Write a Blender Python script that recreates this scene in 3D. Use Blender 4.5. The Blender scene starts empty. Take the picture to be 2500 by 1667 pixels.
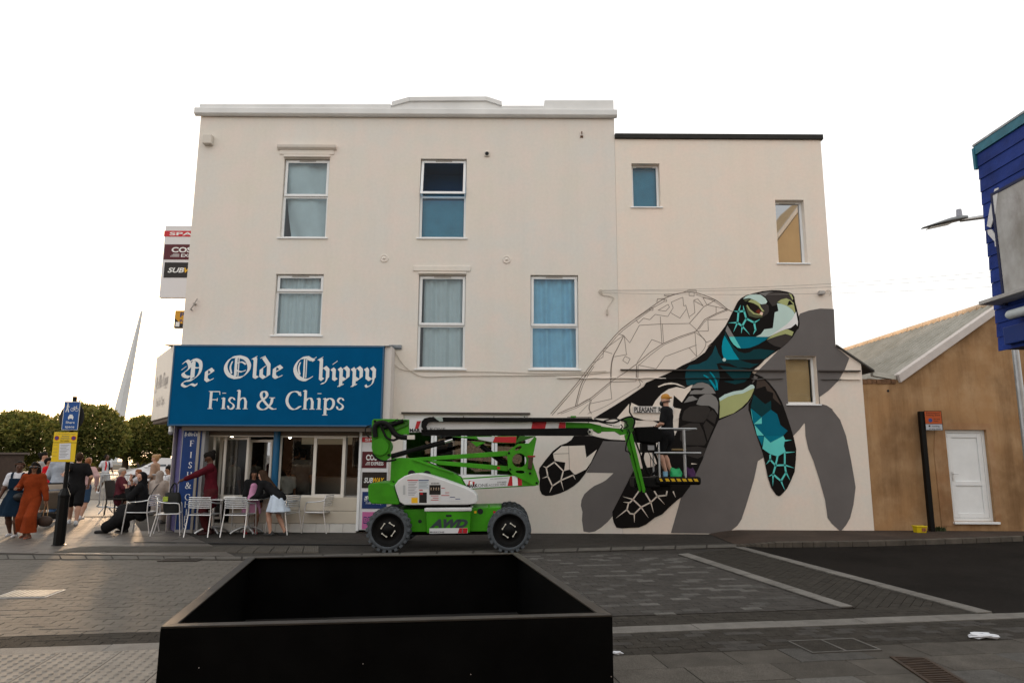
import bpy, bmesh, math, random
import numpy as np
from mathutils import Vector, Matrix, Quaternion
from mathutils.geometry import tessellate_polygon
random.seed(7)
SC = bpy.context.scene
COL = SC.collection
R = math.radians
# ---------------------------------------------------------------- camera
F = 1667.0                      # focal length in photo pixels (2500 wide)
HCAM = 1.70
PITCH, ROLL = R(9.48), R(0.30)
cam = bpy.data.cameras.new('camera')
cam.sensor_width = 36.0
cam.lens = F / 2500 * 36.0
cam.clip_start = 0.05
cam.clip_end = 6000
camo = bpy.data.objects.new('camera', cam)
COL.objects.link(camo)
CROT = Matrix.Rotation(math.pi / 2 + PITCH, 3, 'X') @ Matrix.Rotation(ROLL, 3, 'Z')
camo.matrix_world = Matrix.Translation((0, 0, HCAM)) @ CROT.to_4x4()
SC.camera = camo
# ---------------------------------------------------------------- sky and sun
SUN_AZ, SUN_EL = R(-26.0), R(6.5)          # azimuth from +Y towards +X
world = bpy.data.worlds.new('World')
SC.world = world
world.use_nodes = True
_nt = world.node_tree
_bg = _nt.nodes['Background']
_sky = _nt.nodes.new('ShaderNodeTexSky')
_sky.sky_type = 'NISHITA'
_sky.sun_disc = False
_sky.sun_elevation = SUN_EL
_sky.sun_rotation = SUN_AZ
_sky.air_density = 1.0
_sky.dust_density = 3.0
_sky.ozone_density = 1.0
_mx = _nt.nodes.new('ShaderNodeMix')
_mx.data_type = 'RGBA'
_mx.inputs[0].default_value = 0.72
_mx.inputs[7].default_value = (9.45, 9.25, 9.0, 1)      # thin bright cloud veil
_nt.links.new(_sky.outputs[0], _mx.inputs[6])
_nt.links.new(_mx.outputs[2], _bg.inputs[0])
_bg.inputs[1].default_value = 0.10
sun = bpy.data.lights.new('sun', 'SUN')
sun.energy = 2.6
sun.angle = R(3.5)
sun.color = (1.0, 0.66, 0.38)
suno = bpy.data.objects.new('sun', sun)
COL.objects.link(suno)
_sd = Vector((math.sin(SUN_AZ) * math.cos(SUN_EL), math.cos(SUN_AZ) * math.cos(SUN_EL), math.sin(SUN_EL)))
suno.rotation_euler = _sd.to_track_quat('Z', 'Y').to_euler()
suno.location = _sd * 60
SC.view_settings.view_transform = 'Standard'
SC.view_settings.look = 'None'
SC.view_settings.exposure = 0.86
SC.view_settings.gamma = 1.0
SC.view_settings.use_curve_mapping = False
SC.cycles.max_bounces = 6
SC.cycles.transparent_max_bounces = 12
SC.cycles.use_denoising = True
# ---------------------------------------------------------------- measuring helpers (photo pixel -> point on a real plane)
def ray(u, v):
 return CROT @ Vector(((u - 1250) / F, (833.5 - v) / F, -1))
def atY(u, v, Y):
 d = ray(u, v)
 t = Y / d.y
 return Vector((d.x * t, Y, HCAM + d.z * t))
def atZ(u, v, z=0.0):
 d = ray(u, v)
 t = (z - HCAM) / d.z
 return Vector((d.x * t, d.y * t, z))
def atX(u, v, X):
 d = ray(u, v)
 t = X / d.x
 return Vector((X, d.y * t, HCAM + d.z * t))
YF = 15.70                      # the painted facade's plane
def fz(u, v, Y=YF):
 p = atY(u, v, Y)
 return p.x, p.z
# ---------------------------------------------------------------- materials
MATS = {}
def rgb(r, g, b):
 def c(x):
  x /= 255.0
  return x / 12.92 if x <= 0.04045 else ((x + 0.055) / 1.055) ** 2.4
 return (c(r), c(g), c(b))
def mat(name, col, rough=0.6, metal=0.0, var=0.0, scale=4.0, bump=0.0, bscale=40.0, spec=0.3, var2=None, detail=6, coat=0.0, emit=0.0, randv=0.0, grain=0.0, gscale=160):
 if name in MATS:
  return MATS[name]
 m = bpy.data.materials.new(name)
 m.use_nodes = True
 nt = m.node_tree
 p = nt.nodes['Principled BSDF']
 p.inputs['Roughness'].default_value = rough
 p.inputs['Metallic'].default_value = metal
 p.inputs['Specular IOR Level'].default_value = spec
 if coat:
  p.inputs['Coat Weight'].default_value = coat
  p.inputs['Coat Roughness'].default_value = 0.1
 c = (*col, 1)
 p.inputs['Base Color'].default_value = c
 tc = nt.nodes.new('ShaderNodeTexCoord')
 out = None
 if var > 0:
  n = nt.nodes.new('ShaderNodeTexNoise')
  n.inputs['Scale'].default_value = scale
  n.inputs['Detail'].default_value = detail
  n.inputs['Roughness'].default_value = 0.6
  nt.links.new(tc.outputs['Object'], n.inputs['Vector'])
  cr = nt.nodes.new('ShaderNodeValToRGB')
  cr.color_ramp.elements[0].position = 0.3
  cr.color_ramp.elements[1].position = 0.7
  d = var2 if var2 else tuple(x * (1 - var) for x in col)
  e = tuple(min(1, x * (1 + var)) for x in col) if not var2 else col
  cr.color_ramp.elements[0].color = (*d, 1)
  cr.color_ramp.elements[1].color = (*e, 1)
  nt.links.new(n.outputs['Fac'], cr.inputs[0])
  out = cr.outputs[0]
 if grain > 0:
  n = nt.nodes.new('ShaderNodeTexNoise')
  n.inputs['Scale'].default_value = gscale
  n.inputs['Detail'].default_value = 2
  nt.links.new(tc.outputs['Object'], n.inputs['Vector'])
  mr = nt.nodes.new('ShaderNodeMapRange')
  mr.inputs[1].default_value, mr.inputs[2].default_value = 0.3, 0.7
  mr.inputs[3].default_value, mr.inputs[4].default_value = 1 - grain, 1 + grain
  nt.links.new(n.outputs['Fac'], mr.inputs[0])
  mm = nt.nodes.new('ShaderNodeMix')
  mm.data_type = 'RGBA'
  mm.blend_type = 'MULTIPLY'
  mm.inputs[0].default_value = 1
  if out is not None: nt.links.new(out, mm.inputs[6])
  else: mm.inputs[6].default_value = c
  nt.links.new(mr.outputs[0], mm.inputs[7])
  out = mm.outputs[2]
 if randv > 0:
  oi = nt.nodes.new('ShaderNodeObjectInfo')
  mr = nt.nodes.new('ShaderNodeMapRange')
  mr.inputs[3].default_value = 1 - randv
  mr.inputs[4].default_value = 1 + randv
  nt.links.new(oi.outputs['Random'], mr.inputs[0])
  mm = nt.nodes.new('ShaderNodeMix')
  mm.data_type = 'RGBA'
  mm.blend_type = 'MULTIPLY'
  mm.inputs[0].default_value = 1
  if out is not None:
   nt.links.new(out, mm.inputs[6])
  else:
   mm.inputs[6].default_value = c
  nt.links.new(mr.outputs[0], mm.inputs[7])
  out = mm.outputs[2]
 if out is not None:
  nt.links.new(out, p.inputs['Base Color'])
 if bump > 0:
  n2 = nt.nodes.new('ShaderNodeTexNoise')
  n2.inputs['Scale'].default_value = bscale
  n2.inputs['Detail'].default_value = 5
  nt.links.new(tc.outputs['Object'], n2.inputs['Vector'])
  b = nt.nodes.new('ShaderNodeBump')
  b.inputs['Strength'].default_value = bump
  b.inputs['Distance'].default_value = 0.02
  nt.links.new(n2.outputs['Fac'], b.inputs['Height'])
  nt.links.new(b.outputs[0], p.inputs['Normal'])
 if emit:
  p.inputs['Emission Color'].default_value = c
  p.inputs['Emission Strength'].default_value = emit
 MATS[name] = m
 return m
def glass(name, tint=(0.75, 0.85, 0.88), alpha=0.8, refl=1.0, rough=0.02):
 """thin pane: fresnel mix of tinted see-through and mirror reflection"""
 if name in MATS:
  return MATS[name]
 m = bpy.data.materials.new(name)
 m.use_nodes = True
 nt = m.node_tree
 for n in list(nt.nodes):
  nt.nodes.remove(n)
 o = nt.nodes.new('ShaderNodeOutputMaterial')
 t = nt.nodes.new('ShaderNodeBsdfTransparent')
 t.inputs[0].default_value = (*[x * alpha for x in tint], 1)
 g = nt.nodes.new('ShaderNodeBsdfGlossy')
 g.inputs['Roughness'].default_value = rough
 g.inputs['Color'].default_value = (0.95, 0.97, 1, 1)
 f = nt.nodes.new('ShaderNodeFresnel')
 f.inputs[0].default_value = 1.45
 mu = nt.nodes.new('ShaderNodeMath')
 mu.operation = 'MULTIPLY'
 mu.inputs[1].default_value = refl
 mu.use_clamp = True
 x = nt.nodes.new('ShaderNodeMixShader')
 nt.links.new(f.outputs[0], mu.inputs[0])
 nt.links.new(mu.outputs[0], x.inputs[0])
 nt.links.new(t.outputs[0], x.inputs[1])
 nt.links.new(g.outputs[0], x.inputs[2])
 nt.links.new(x.outputs[0], o.inputs[0])
 MATS[name] = m
 return m
# ---------------------------------------------------------------- mesh building
class MB:
 def __init__(s):
  s.v, s.f, s.mi, s.sm = [], [], [], []
  s.cur = 0
 def add(s, verts, faces, smooth=False):
  b = len(s.v)
  s.v += [tuple(p) for p in verts]
  for f in faces:
   s.f.append([i + b for i in f])
   s.mi.append(s.cur)
   s.sm.append(smooth)
  return s
 def box(s, x0, x1, y0, y1, z0, z1, M=None):
  vs = [Vector((x, y, z)) for z in (z0, z1) for y in (y0, y1) for x in (x0, x1)]
  if M is not None:
   vs = [M @ p for p in vs]
  return s.add(vs, [(0, 2, 3, 1), (4, 5, 7, 6), (0, 1, 5, 4), (2, 6, 7, 3), (0, 4, 6, 2), (1, 3, 7, 5)])
 def cbox(s, c, size, M=None):
  return s.box(c[0] - size[0] / 2, c[0] + size[0] / 2, c[1] - size[1] / 2, c[1] + size[1] / 2, c[2] - size[2] / 2, c[2] + size[2] / 2, M)
 def bar(s, a, b, w, h, up=(0, 0, 1)):
  """rectangular bar from a to b"""
  a, b = Vector(a), Vector(b)
  d = (b - a)
  L = d.length
  d.normalize()
  up = Vector(up)
  sd = d.cross(up)
  if sd.length < 1e-5:
   sd = d.cross(Vector((1, 0, 0)))
  sd.normalize()
  u2 = sd.cross(d)
  M = Matrix((d, sd, u2)).transposed().to_4x4()
  M.translation = a
  return s.box(0, L, -w / 2, w / 2, -h / 2, h / 2, M)
 def poly(s, pts):
  """flat polygon, concave allowed"""
  tri = tessellate_polygon([[Vector(p) for p in pts]])
  return s.add(pts, [tuple(t) for t in tri])
 def prism(s, pts, off, holes=()):
  """polygon pts (with holes) extruded by vector off"""
  off = Vector(off)
  a = [Vector(p) for p in pts]
  rings = [a] + [[Vector(p) for p in h] for h in holes]
  if holes:
   tri = tessellate_polygon(rings)
   allp = [p for r_ in rings for p in r_]
   n = len(allp)
   fs = []
   for t in tri:
    t = tuple(t)
    e = (allp[t[1]] - allp[t[0]]).cross(allp[t[2]] - allp[t[0]])
    if e.dot(off) > 0:
     t = t[::-1]
    fs.append(t)
    fs.append(tuple(i + n for i in t[::-1]))
   o = 0
   for r_ in rings:
    k = len(r_)
    for i in range(k):
     fs.append((o + i, o + (i + 1) % k, o + (i + 1) % k + n, o + i + n))
    o += k
   return s.add(allp + [p + off for p in allp], fs)
  n = len(pts)
  b = [p + off for p in a]
  tri = tessellate_polygon([a])
  nrm = Vector((0, 0, 0))
  for i in range(n):
   p, q = a[i], a[(i + 1) % n]
   nrm += p.cross(q)
  flip = nrm.dot(off) > 0
  fs = []
  for t in tri:
   t = tuple(t)
   e = (a[t[1]] - a[t[0]]).cross(a[t[2]] - a[t[0]])
   if (e.dot(off) > 0):
    t = t[::-1]
   fs.append(t)
   fs.append(tuple(i + n for i in t[::-1]))
  for i in range(n):
   j = (i + 1) % n
   q = (i, j, j + n, i + n)
   fs.append(q if flip else q[::-1])
  return s.add(a + b, fs)
 def tube(s, path, r, n=8, cap=True, closed=False):
  """round tube along a path, r a number or a list"""
  P = [Vector(p) for p in path]
  k = len(P)
  rs = r if isinstance(r, (list, tuple)) else [r] * k
  T = []
  for i in range(k):
   if closed:
    t = P[(i + 1) % k] - P[i - 1]
   else:
    t = P[min(i + 1, k - 1)] - P[max(i - 1, 0)]
   T.append(t.normalized() if t.length > 1e-9 else Vector((0, 0, 1)))
  ref = Vector((0, 0, 1)) if abs(T[0].z) < 0.9 else Vector((1, 0, 0))
  nx = (ref - T[0] * ref.dot(T[0])).normalized()
  vs, fs = [], []
  for i in range(k):
   nx = nx - T[i] * nx.dot(T[i])
   if nx.length < 1e-6:
    nx = T[i].orthogonal()
   nx.normalize()
   ny = T[i].cross(nx)
   for j in range(n):
    a = 2 * math.pi * j / n
    vs.append(P[i] + (nx * math.cos(a) + ny * math.sin(a)) * rs[i])
  m = k if closed else k - 1
  for i in range(m):
   i2 = (i + 1) % k
   for j in range(n):
    j2 = (j + 1) % n
    fs.append((i * n + j, i * n + j2, i2 * n + j2, i2 * n + j))
  s.add(vs, fs, True)
  if cap and not closed:
   s.add(vs[:n], [tuple(range(n))[::-1]])
   s.add(vs[-n:], [tuple(range(n))])
  return s
 def cyl(s, a, b, r0, r1=None, n=16):
  return s.tube([a, b], [r0, r0 if r1 is None else r1], n)
 def lathe(s, prof, M=None, n=24, smooth=True):
  """profile [(r, h)] about local Z"""
  vs, fs = [], []
  for r, h in prof:
   for j in range(n):
    a = 2 * math.pi * j / n
    p = Vector((r * math.cos(a), r * math.sin(a), h))
    vs.append(M @ p if M is not None else p)
  for i in range(len(prof) - 1):
   for j in range(n):
    j2 = (j + 1) % n
    fs.append((i * n + j, i * n + j2, (i + 1) * n + j2, (i + 1) * n + j))
  return s.add(vs, fs, smooth)
 def ball(s, c, r, n=12, m=8, M=None):
  """ellipsoid, r a number or triple"""
  if not isinstance(r, (list, tuple)):
   r = (r, r, r)
  vs, fs = [], []
  for i in range(m + 1):
   t = math.pi * i / m
   for j in range(n):
    a = 2 * math.pi * j / n
    p = Vector((r[0] * math.sin(t) * math.cos(a), r[1] * math.sin(t) * math.sin(a), r[2] * math.cos(t)))
    if M is not None:
     p = M @ p
    vs.append(p + Vector(c))
  for i in range(m):
   for j in range(n):
    j2 = (j + 1) % n
    fs.append((i * n + j, (i + 1) * n + j, (i + 1) * n + j2, i * n + j2))
  return s.add(vs, fs, True)
 def grid(s, fn, nu, nv, smooth=True):
  vs = [fn(i / nu, j / nv) for j in range(nv + 1) for i in range(nu + 1)]
  fs = [(j * (nu + 1) + i, j * (nu + 1) + i + 1, (j + 1) * (nu + 1) + i + 1, (j + 1) * (nu + 1) + i) for j in range(nv) for i in range(nu)]
  return s.add(vs, fs, smooth)
 def mesh(s, name, mats):
  me = bpy.data.meshes.new(name)
  me.from_pydata(s.v, [], s.f)
  me.polygons.foreach_set('material_index', s.mi)
  me.polygons.foreach_set('use_smooth', s.sm)
  for m in (mats if isinstance(mats, (list, tuple)) else [mats]):
   me.materials.append(m)
  me.update()
  return me
 def build(s, name, mats, parent=None, bev=0.0, org=None, seg=2):
  me = s.mesh(name, mats)
  return obj(name, me, parent, bev, org, seg)
def obj(name, me, parent=None, bev=0.0, org=None, seg=2):
 """link mesh data as one object; world coordinates in the mesh; origin moved to org or the parent's origin"""
 o = bpy.data.objects.new(name, me)
 COL.objects.link(o)
 base = Vector((0, 0, 0))
 if parent is not None:
  o.parent = parent
  b = WORG.get(parent.name, base)
  me.transform(Matrix.Translation(-b))
  WORG[o.name] = b
 elif org is not None:
  o.location = org
  me.transform(Matrix.Translation(-Vector(org)))
  WORG[o.name] = Vector(org)
 if bev:
  md = o.modifiers.new('edge', 'BEVEL')
  md.width = bev
  md.segments = seg
  md.limit_method = 'ANGLE'
  md.angle_limit = R(40)
 return o
WORG = {}
def thing(name, loc, label=None, cat=None, group=None):
 o = bpy.data.objects.new(name, None)
 o.empty_display_size = 0.2
 COL.objects.link(o)
 o.location = loc
 WORG[o.name] = Vector(loc)
 tag(o, label, cat, group)
 return o
def tag(o, label=None, cat=None, group=None, kind=None):
 if label: o['label'] = label
 if cat: o['category'] = cat
 if group: o['group'] = group
 if kind: o['kind'] = kind
 return o
def copy_tree(o, parent=None):
 c = o.copy()
 COL.objects.link(c)
 c.parent = parent
 for ch in list(o.children):
  copy_tree(ch, c)
 return c
def smooth_path(pts, n=6, closed=False):
 """Catmull-Rom through 2D/3D points"""
 P = [Vector(p) for p in pts]
 k = len(P)
 out = []
 rng = range(k) if closed else range(k - 1)
 for i in rng:
  p1, p2 = P[i], P[(i + 1) % k]
  p0 = P[i - 1] if (i > 0 or closed) else p1 * 2 - p2
  p3 = P[(i + 2) % k] if (i + 2 < k or closed) else p2 * 2 - p1
  for j in range(n):
   t = j / n
   out.append(0.5 * ((2 * p1) + (p2 - p0) * t + (2 * p0 - 5 * p1 + 4 * p2 - p3) * t * t + (3 * p1 - p0 - 3 * p2 + p3) * t ** 3))
 if not closed:
  out.append(P[-1])
 return out
# ---------------------------------------------------------------- lettering
def text_geo(s, size=1.0, align='LEFT', bold=0.0, shear=0.0, space=1.0, sx=1.0):
 cu = bpy.data.curves.new('t', 'FONT')
 cu.body = s
 cu.size = size
 cu.align_x = align
 cu.offset = bold
 cu.shear = shear
 cu.space_character = space
 cu.resolution_u = 3
 o = bpy.data.objects.new('t', cu)
 me = o.to_mesh()
 vs = [(v.co.x * sx, v.co.y) for v in me.vertices]
 fs = [tuple(p.vertices) for p in me.polygons]
 o.to_mesh_clear()
 bpy.data.objects.remove(o)
 bpy.data.curves.remove(cu)
 return vs, fs
def put_text(mb, s, org, ex, ez, height, width=None, bold=0.0, shear=0.0, space=1.0):
 """cap-height text fitted: org lower left, ex unit right vector, ez unit up vector; width fits by scaling"""
 vs, fs = text_geo(s, 1.0, 'LEFT', bold, shear, space)
 if not vs:
  return
 x0, x1 = min(v[0] for v in vs), max(v[0] for v in vs)
 y0, y1 = 0.0, 0.73
 if not any(ch.isalpha() or ch.isdigit() for ch in s):
  y1 = max(v[1] for v in vs)
 k = height / (y1 - y0)
 kx = (width / (x1 - x0)) if width else k
 org, ex, ez = Vector(org), Vector(ex), Vector(ez)
 nrm = ex.cross(ez)
 P = [org + ex * ((v[0] - x0) * kx) + ez * ((v[1] - y0) * k) for v in vs]
 mb.add(P, fs)
def nib_stroke(path, w, ang, mn):
 """broad nib: convex quads of the nib segment swept along a 2D path"""
 n = Vector((math.cos(ang), math.sin(ang))) * (w / 2)
 out = []
 for a, b in zip(path[:-1], path[1:]):
  a, b = Vector(a[:2]), Vector(b[:2])
  d = b - a
  if d.length < 1e-6:
   continue
  t = Vector((-d.y, d.x)).normalized() * (mn / 2)
  pts = [a + n + t, a + n - t, a - n + t, a - n - t, b + n + t, b + n - t, b - n + t, b - n - t]
  out.append(hull2(pts))
 return out
def hull2(pts):
 P = sorted(set((round(p.x, 6), round(p.y, 6)) for p in pts))
 def cr(o, a, b):
  return (a[0] - o[0]) * (b[1] - o[1]) - (a[1] - o[1]) * (b[0] - o[0])
 lo, up = [], []
 for p in P:
  while len(lo) > 1 and cr(lo[-2], lo[-1], p) <= 0: lo.pop()
  lo.append(p)
 for p in reversed(P):
  while len(up) > 1 and cr(up[-2], up[-1], p) <= 0: up.pop()
  up.append(p)
 return lo[:-1] + up[:-1]
# ================================================================ surfaces shared by the setting
def render_mat(name, col, col2, col3, streak=0.35, dirt=0.0, dcol=(0.1, 0.06, 0.03)):
 """painted or bare render: two blotch scales, faint run streaks, trowelled relief"""
 if name in MATS:
  return MATS[name]
 m = bpy.data.materials.new(name)
 m.use_nodes = True
 nt = m.node_tree
 L = nt.links.new
 p = nt.nodes['Principled BSDF']
 p.inputs['Roughness'].default_value = 0.85
 p.inputs['Specular IOR Level'].default_value = 0.25
 tc = nt.nodes.new('ShaderNodeTexCoord')
 def noise(scale, detail=5, mapping=None, rough=0.55):
  n = nt.nodes.new('ShaderNodeTexNoise')
  n.inputs['Scale'].default_value = scale
  n.inputs['Detail'].default_value = detail
  n.inputs['Roughness'].default_value = rough
  if mapping:
   mp = nt.nodes.new('ShaderNodeMapping')
   mp.inputs['Scale'].default_value = mapping
   L(tc.outputs['Object'], mp.inputs[0])
   L(mp.outputs[0], n.inputs['Vector'])
  else:
   L(tc.outputs['Object'], n.inputs['Vector'])
  return n
 def ramp(n, a, b, c0, c1):
  r = nt.nodes.new('ShaderNodeValToRGB')
  r.color_ramp.elements[0].position = a
  r.color_ramp.elements[1].position = b
  r.color_ramp.elements[0].color = (*c0, 1) if len(c0) == 3 else c0
  r.color_ramp.elements[1].color = (*c1, 1) if len(c1) == 3 else c1
  L(n.outputs['Fac'], r.inputs[0])
  return r
 def mix(f, a, b, blend='MIX'):
  x = nt.nodes.new('ShaderNodeMix')
  x.data_type = 'RGBA'
  x.blend_type = blend
  if isinstance(f, float): x.inputs[0].default_value = f
  else: L(f, x.inputs[0])
  for s, v in ((6, a), (7, b)):
   if isinstance(v, tuple): x.inputs[s].default_value = (*v, 1)
   else: L(v, x.inputs[s])
  return x.outputs[2]
 big = ramp(noise(0.55, 3), 0.38, 0.62, col, col2)
 mid = ramp(noise(1.7, 6), 0.42, 0.68, (0, 0, 0), (1, 1, 1))
 c = mix(mid.outputs[0], big.outputs[0], col3)
 st = ramp(noise(1.0, 6, (2.6, 2.6, 0.22), 0.7), 0.46, 0.70, (1, 1, 1), (1 - streak * 0.45, 1 - streak * 0.5, 1 - streak * 0.55))
 c = mix(1.0, c, st.outputs[0], 'MULTIPLY')
 fine = ramp(noise(14, 8), 0.35, 0.7, (0.975, 0.975, 0.975), (1.02, 1.02, 1.02))
 c = mix(1.0, c, fine.outputs[0], 'MULTIPLY')
 if dirt > 0:
  dn = ramp(noise(0.9, 9, (1, 1, 0.6), 0.72), 0.47, 0.68, (0, 0, 0), (dirt, dirt, dirt))
  c = mix(dn.outputs[0], c, dcol)
 L(c, p.inputs['Base Color'])
 b = nt.nodes.new('ShaderNodeBump')
 b.inputs['Strength'].default_value = 0.16
 b.inputs['Distance'].default_value = 0.03
 L(noise(2.2, 5, None, 0.5).outputs['Fac'], b.inputs['Height'])
 L(b.outputs[0], p.inputs['Normal'])
 MATS[name] = m
 return m
M_FAC = render_mat('cream_masonry_paint', (0.705, 0.655, 0.58), (0.68, 0.655, 0.61), (0.735, 0.655, 0.595), 0.06)
M_EXT = render_mat('warm_cream_masonry_paint', (0.765, 0.68, 0.59), (0.74, 0.685, 0.615), (0.795, 0.68, 0.595), 0.06)
M_TAN = render_mat('bare_tan_render', (0.385, 0.220, 0.102), (0.28, 0.165, 0.080), (0.44, 0.28, 0.150), 0.75, 0.6, (0.16, 0.085, 0.038))
M_WHITE = mat('white_upvc', (0.78, 0.80, 0.81), 0.35, var=0.05, scale=3)
M_PAR = mat('grey_white_masonry', (0.68, 0.685, 0.68), 0.8, var=0.09, scale=1.2, bump=0.12, bscale=4)
M_DARK = mat('dark_void', (0.012, 0.013, 0.015), 0.8)
M_BLACKP = mat('black_felt', (0.022, 0.021, 0.019), 0.8, var=0.3, scale=3, bump=0.2)
M_LEAD = mat('lead_flashing', (0.20, 0.22, 0.24), 0.6, 0.2, var=0.35, scale=5, bump=0.3, bscale=8)
M_GLASSW = glass('window_glass', (0.84, 0.94, 0.97), 0.95, 1.3)
M_GLASSS = glass('shop_glass', (0.88, 0.90, 0.88), 0.97, 0.5)
M_GLASSD = glass('dark_glass', (0.20, 0.62, 1.0), 0.95, 0.35)
M_CURT = mat('net_curtain', (0.70, 0.76, 0.78), 0.9, var=0.06, scale=3)
M_CURTB = mat('blue_curtain', (0.35, 0.70, 0.93), 0.9, var=0.12, scale=3)
M_SILV = mat('brushed_aluminium', (0.70, 0.71, 0.72), 0.36, 1.0, var=0.06, scale=8)
M_STEEL = mat('galvanised_steel', (0.40, 0.41, 0.42), 0.45, 0.9, var=0.15, scale=6)
M_SIGNBLUE = mat('sign_blue', (0.0, 0.080, 0.205), 0.5, var=0.08, scale=2, spec=0.03)
M_SIGNWHITE = mat('sign_white', (0.72, 0.74, 0.74), 0.45)
M_BLK = mat('black_paint', (0.010, 0.010, 0.010), 0.4)
def cells(xs, zs, holes):
 out = []
 xs = sorted(set([round(x, 5) for x in xs] + [round(h[k], 5) for h in holes for k in (0, 1)]))
 zs = sorted(set([round(z, 5) for z in zs] + [round(h[k], 5) for h in holes for k in (2, 3)]))
 for i in range(len(xs) - 1):
  for j in range(len(zs) - 1):
   cx, cz = (xs[i] + xs[i + 1]) / 2, (zs[j] + zs[j + 1]) / 2
   if not any(h[0] < cx < h[1] and h[2] < cz < h[3] for h in holes):
    out.append((xs[i], xs[i + 1], zs[j], zs[j + 1]))
 return out
def wall_front(mb, x0, x1, z0, z1, holes, Y, depth):
 """front sheet with real openings and their reveals"""
 hs = [h for h in holes]
 xs = sorted(set([x0, x1] + [v for h in hs for v in h[:2]]))
 zs = sorted(set([z0, z1] + [v for h in hs for v in h[2:4]]))
 idx = {}
 V, Fc = [], []
 def vi(x, z):
  k = (x, z)
  if k not in idx:
   idx[k] = len(V)
   V.append((x, Y, z))
  return idx[k]
 for i in range(len(xs) - 1):
  for j in range(len(zs) - 1):
   cx, cz = (xs[i] + xs[i + 1]) / 2, (zs[j] + zs[j + 1]) / 2
   if cx < x0 or cx > x1 or cz < z0 or cz > z1 or any(h[0] < cx < h[1] and h[2] < cz < h[3] for h in hs):
    continue
   Fc.append((vi(xs[i], zs[j]), vi(xs[i + 1], zs[j]), vi(xs[i + 1], zs[j + 1]), vi(xs[i], zs[j + 1])))
 mb.add(V, Fc)
 for h in hs:
  a, b, c, d = h[:4]
  mb.add([(a, Y, c), (b, Y, c), (b, Y, d), (a, Y, d), (a, Y + depth, c), (b, Y + depth, c), (b, Y + depth, d), (a, Y + depth, d)],
               [(0, 4, 5, 1), (1, 5, 6, 2), (2, 6, 7, 3), (3, 7, 4, 0)])
def pxrect(tl, tr, bl, br, Y=YF):
 a, b, c, d = [fz(*p, Y=Y) for p in (tl, tr, bl, br)]
 return ((a[0] + c[0]) / 2, (b[0] + d[0]) / 2, (c[1] + d[1]) / 2, (a[1] + b[1]) / 2)
WIN = {
 'W1': pxrect((695, 387), (805, 388), (682, 580), (796, 580)),
 'W2': pxrect((1027, 388), (1139, 388), (1022, 581), (1137, 581)),
 'W3': pxrect((674, 669), (790, 669), (665, 818), (784, 818)),
 'W4': pxrect((1022, 671), (1137, 671), (1017, 900), (1135, 900)),
 'W5': pxrect((1295, 671), (1411, 672), (1295, 901), (1414, 901)),
 'W6': pxrect((1542, 399), (1609, 399), (1544, 505), (1614, 505)),
 'W7': pxrect((1892, 488), (1961, 488), (1902, 642), (1974, 642)),
 'W8': pxrect((1917, 869), (1991, 869), (1925, 986), (2000, 986)),
 'SHOP': pxrect((983, 1012), (1289, 1012), (983, 1166), (1289, 1166)),
}
SPLIT = {'W1': 479, 'W2': 477, 'W3': 712, 'W4': 793, 'W5': 794}
XL, XJ, XR, XR2 = -7.70, 2.49, 7.545, 8.10
ZC = fz(1000, 287)[1]            # underside of the cornice
ZEXT = fz(1750, 341)[1]
SHOPX0, SHOPX1, SHOPZ = fz(424, 1045)[0], fz(938, 1045)[0], fz(700, 850)[1]
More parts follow.
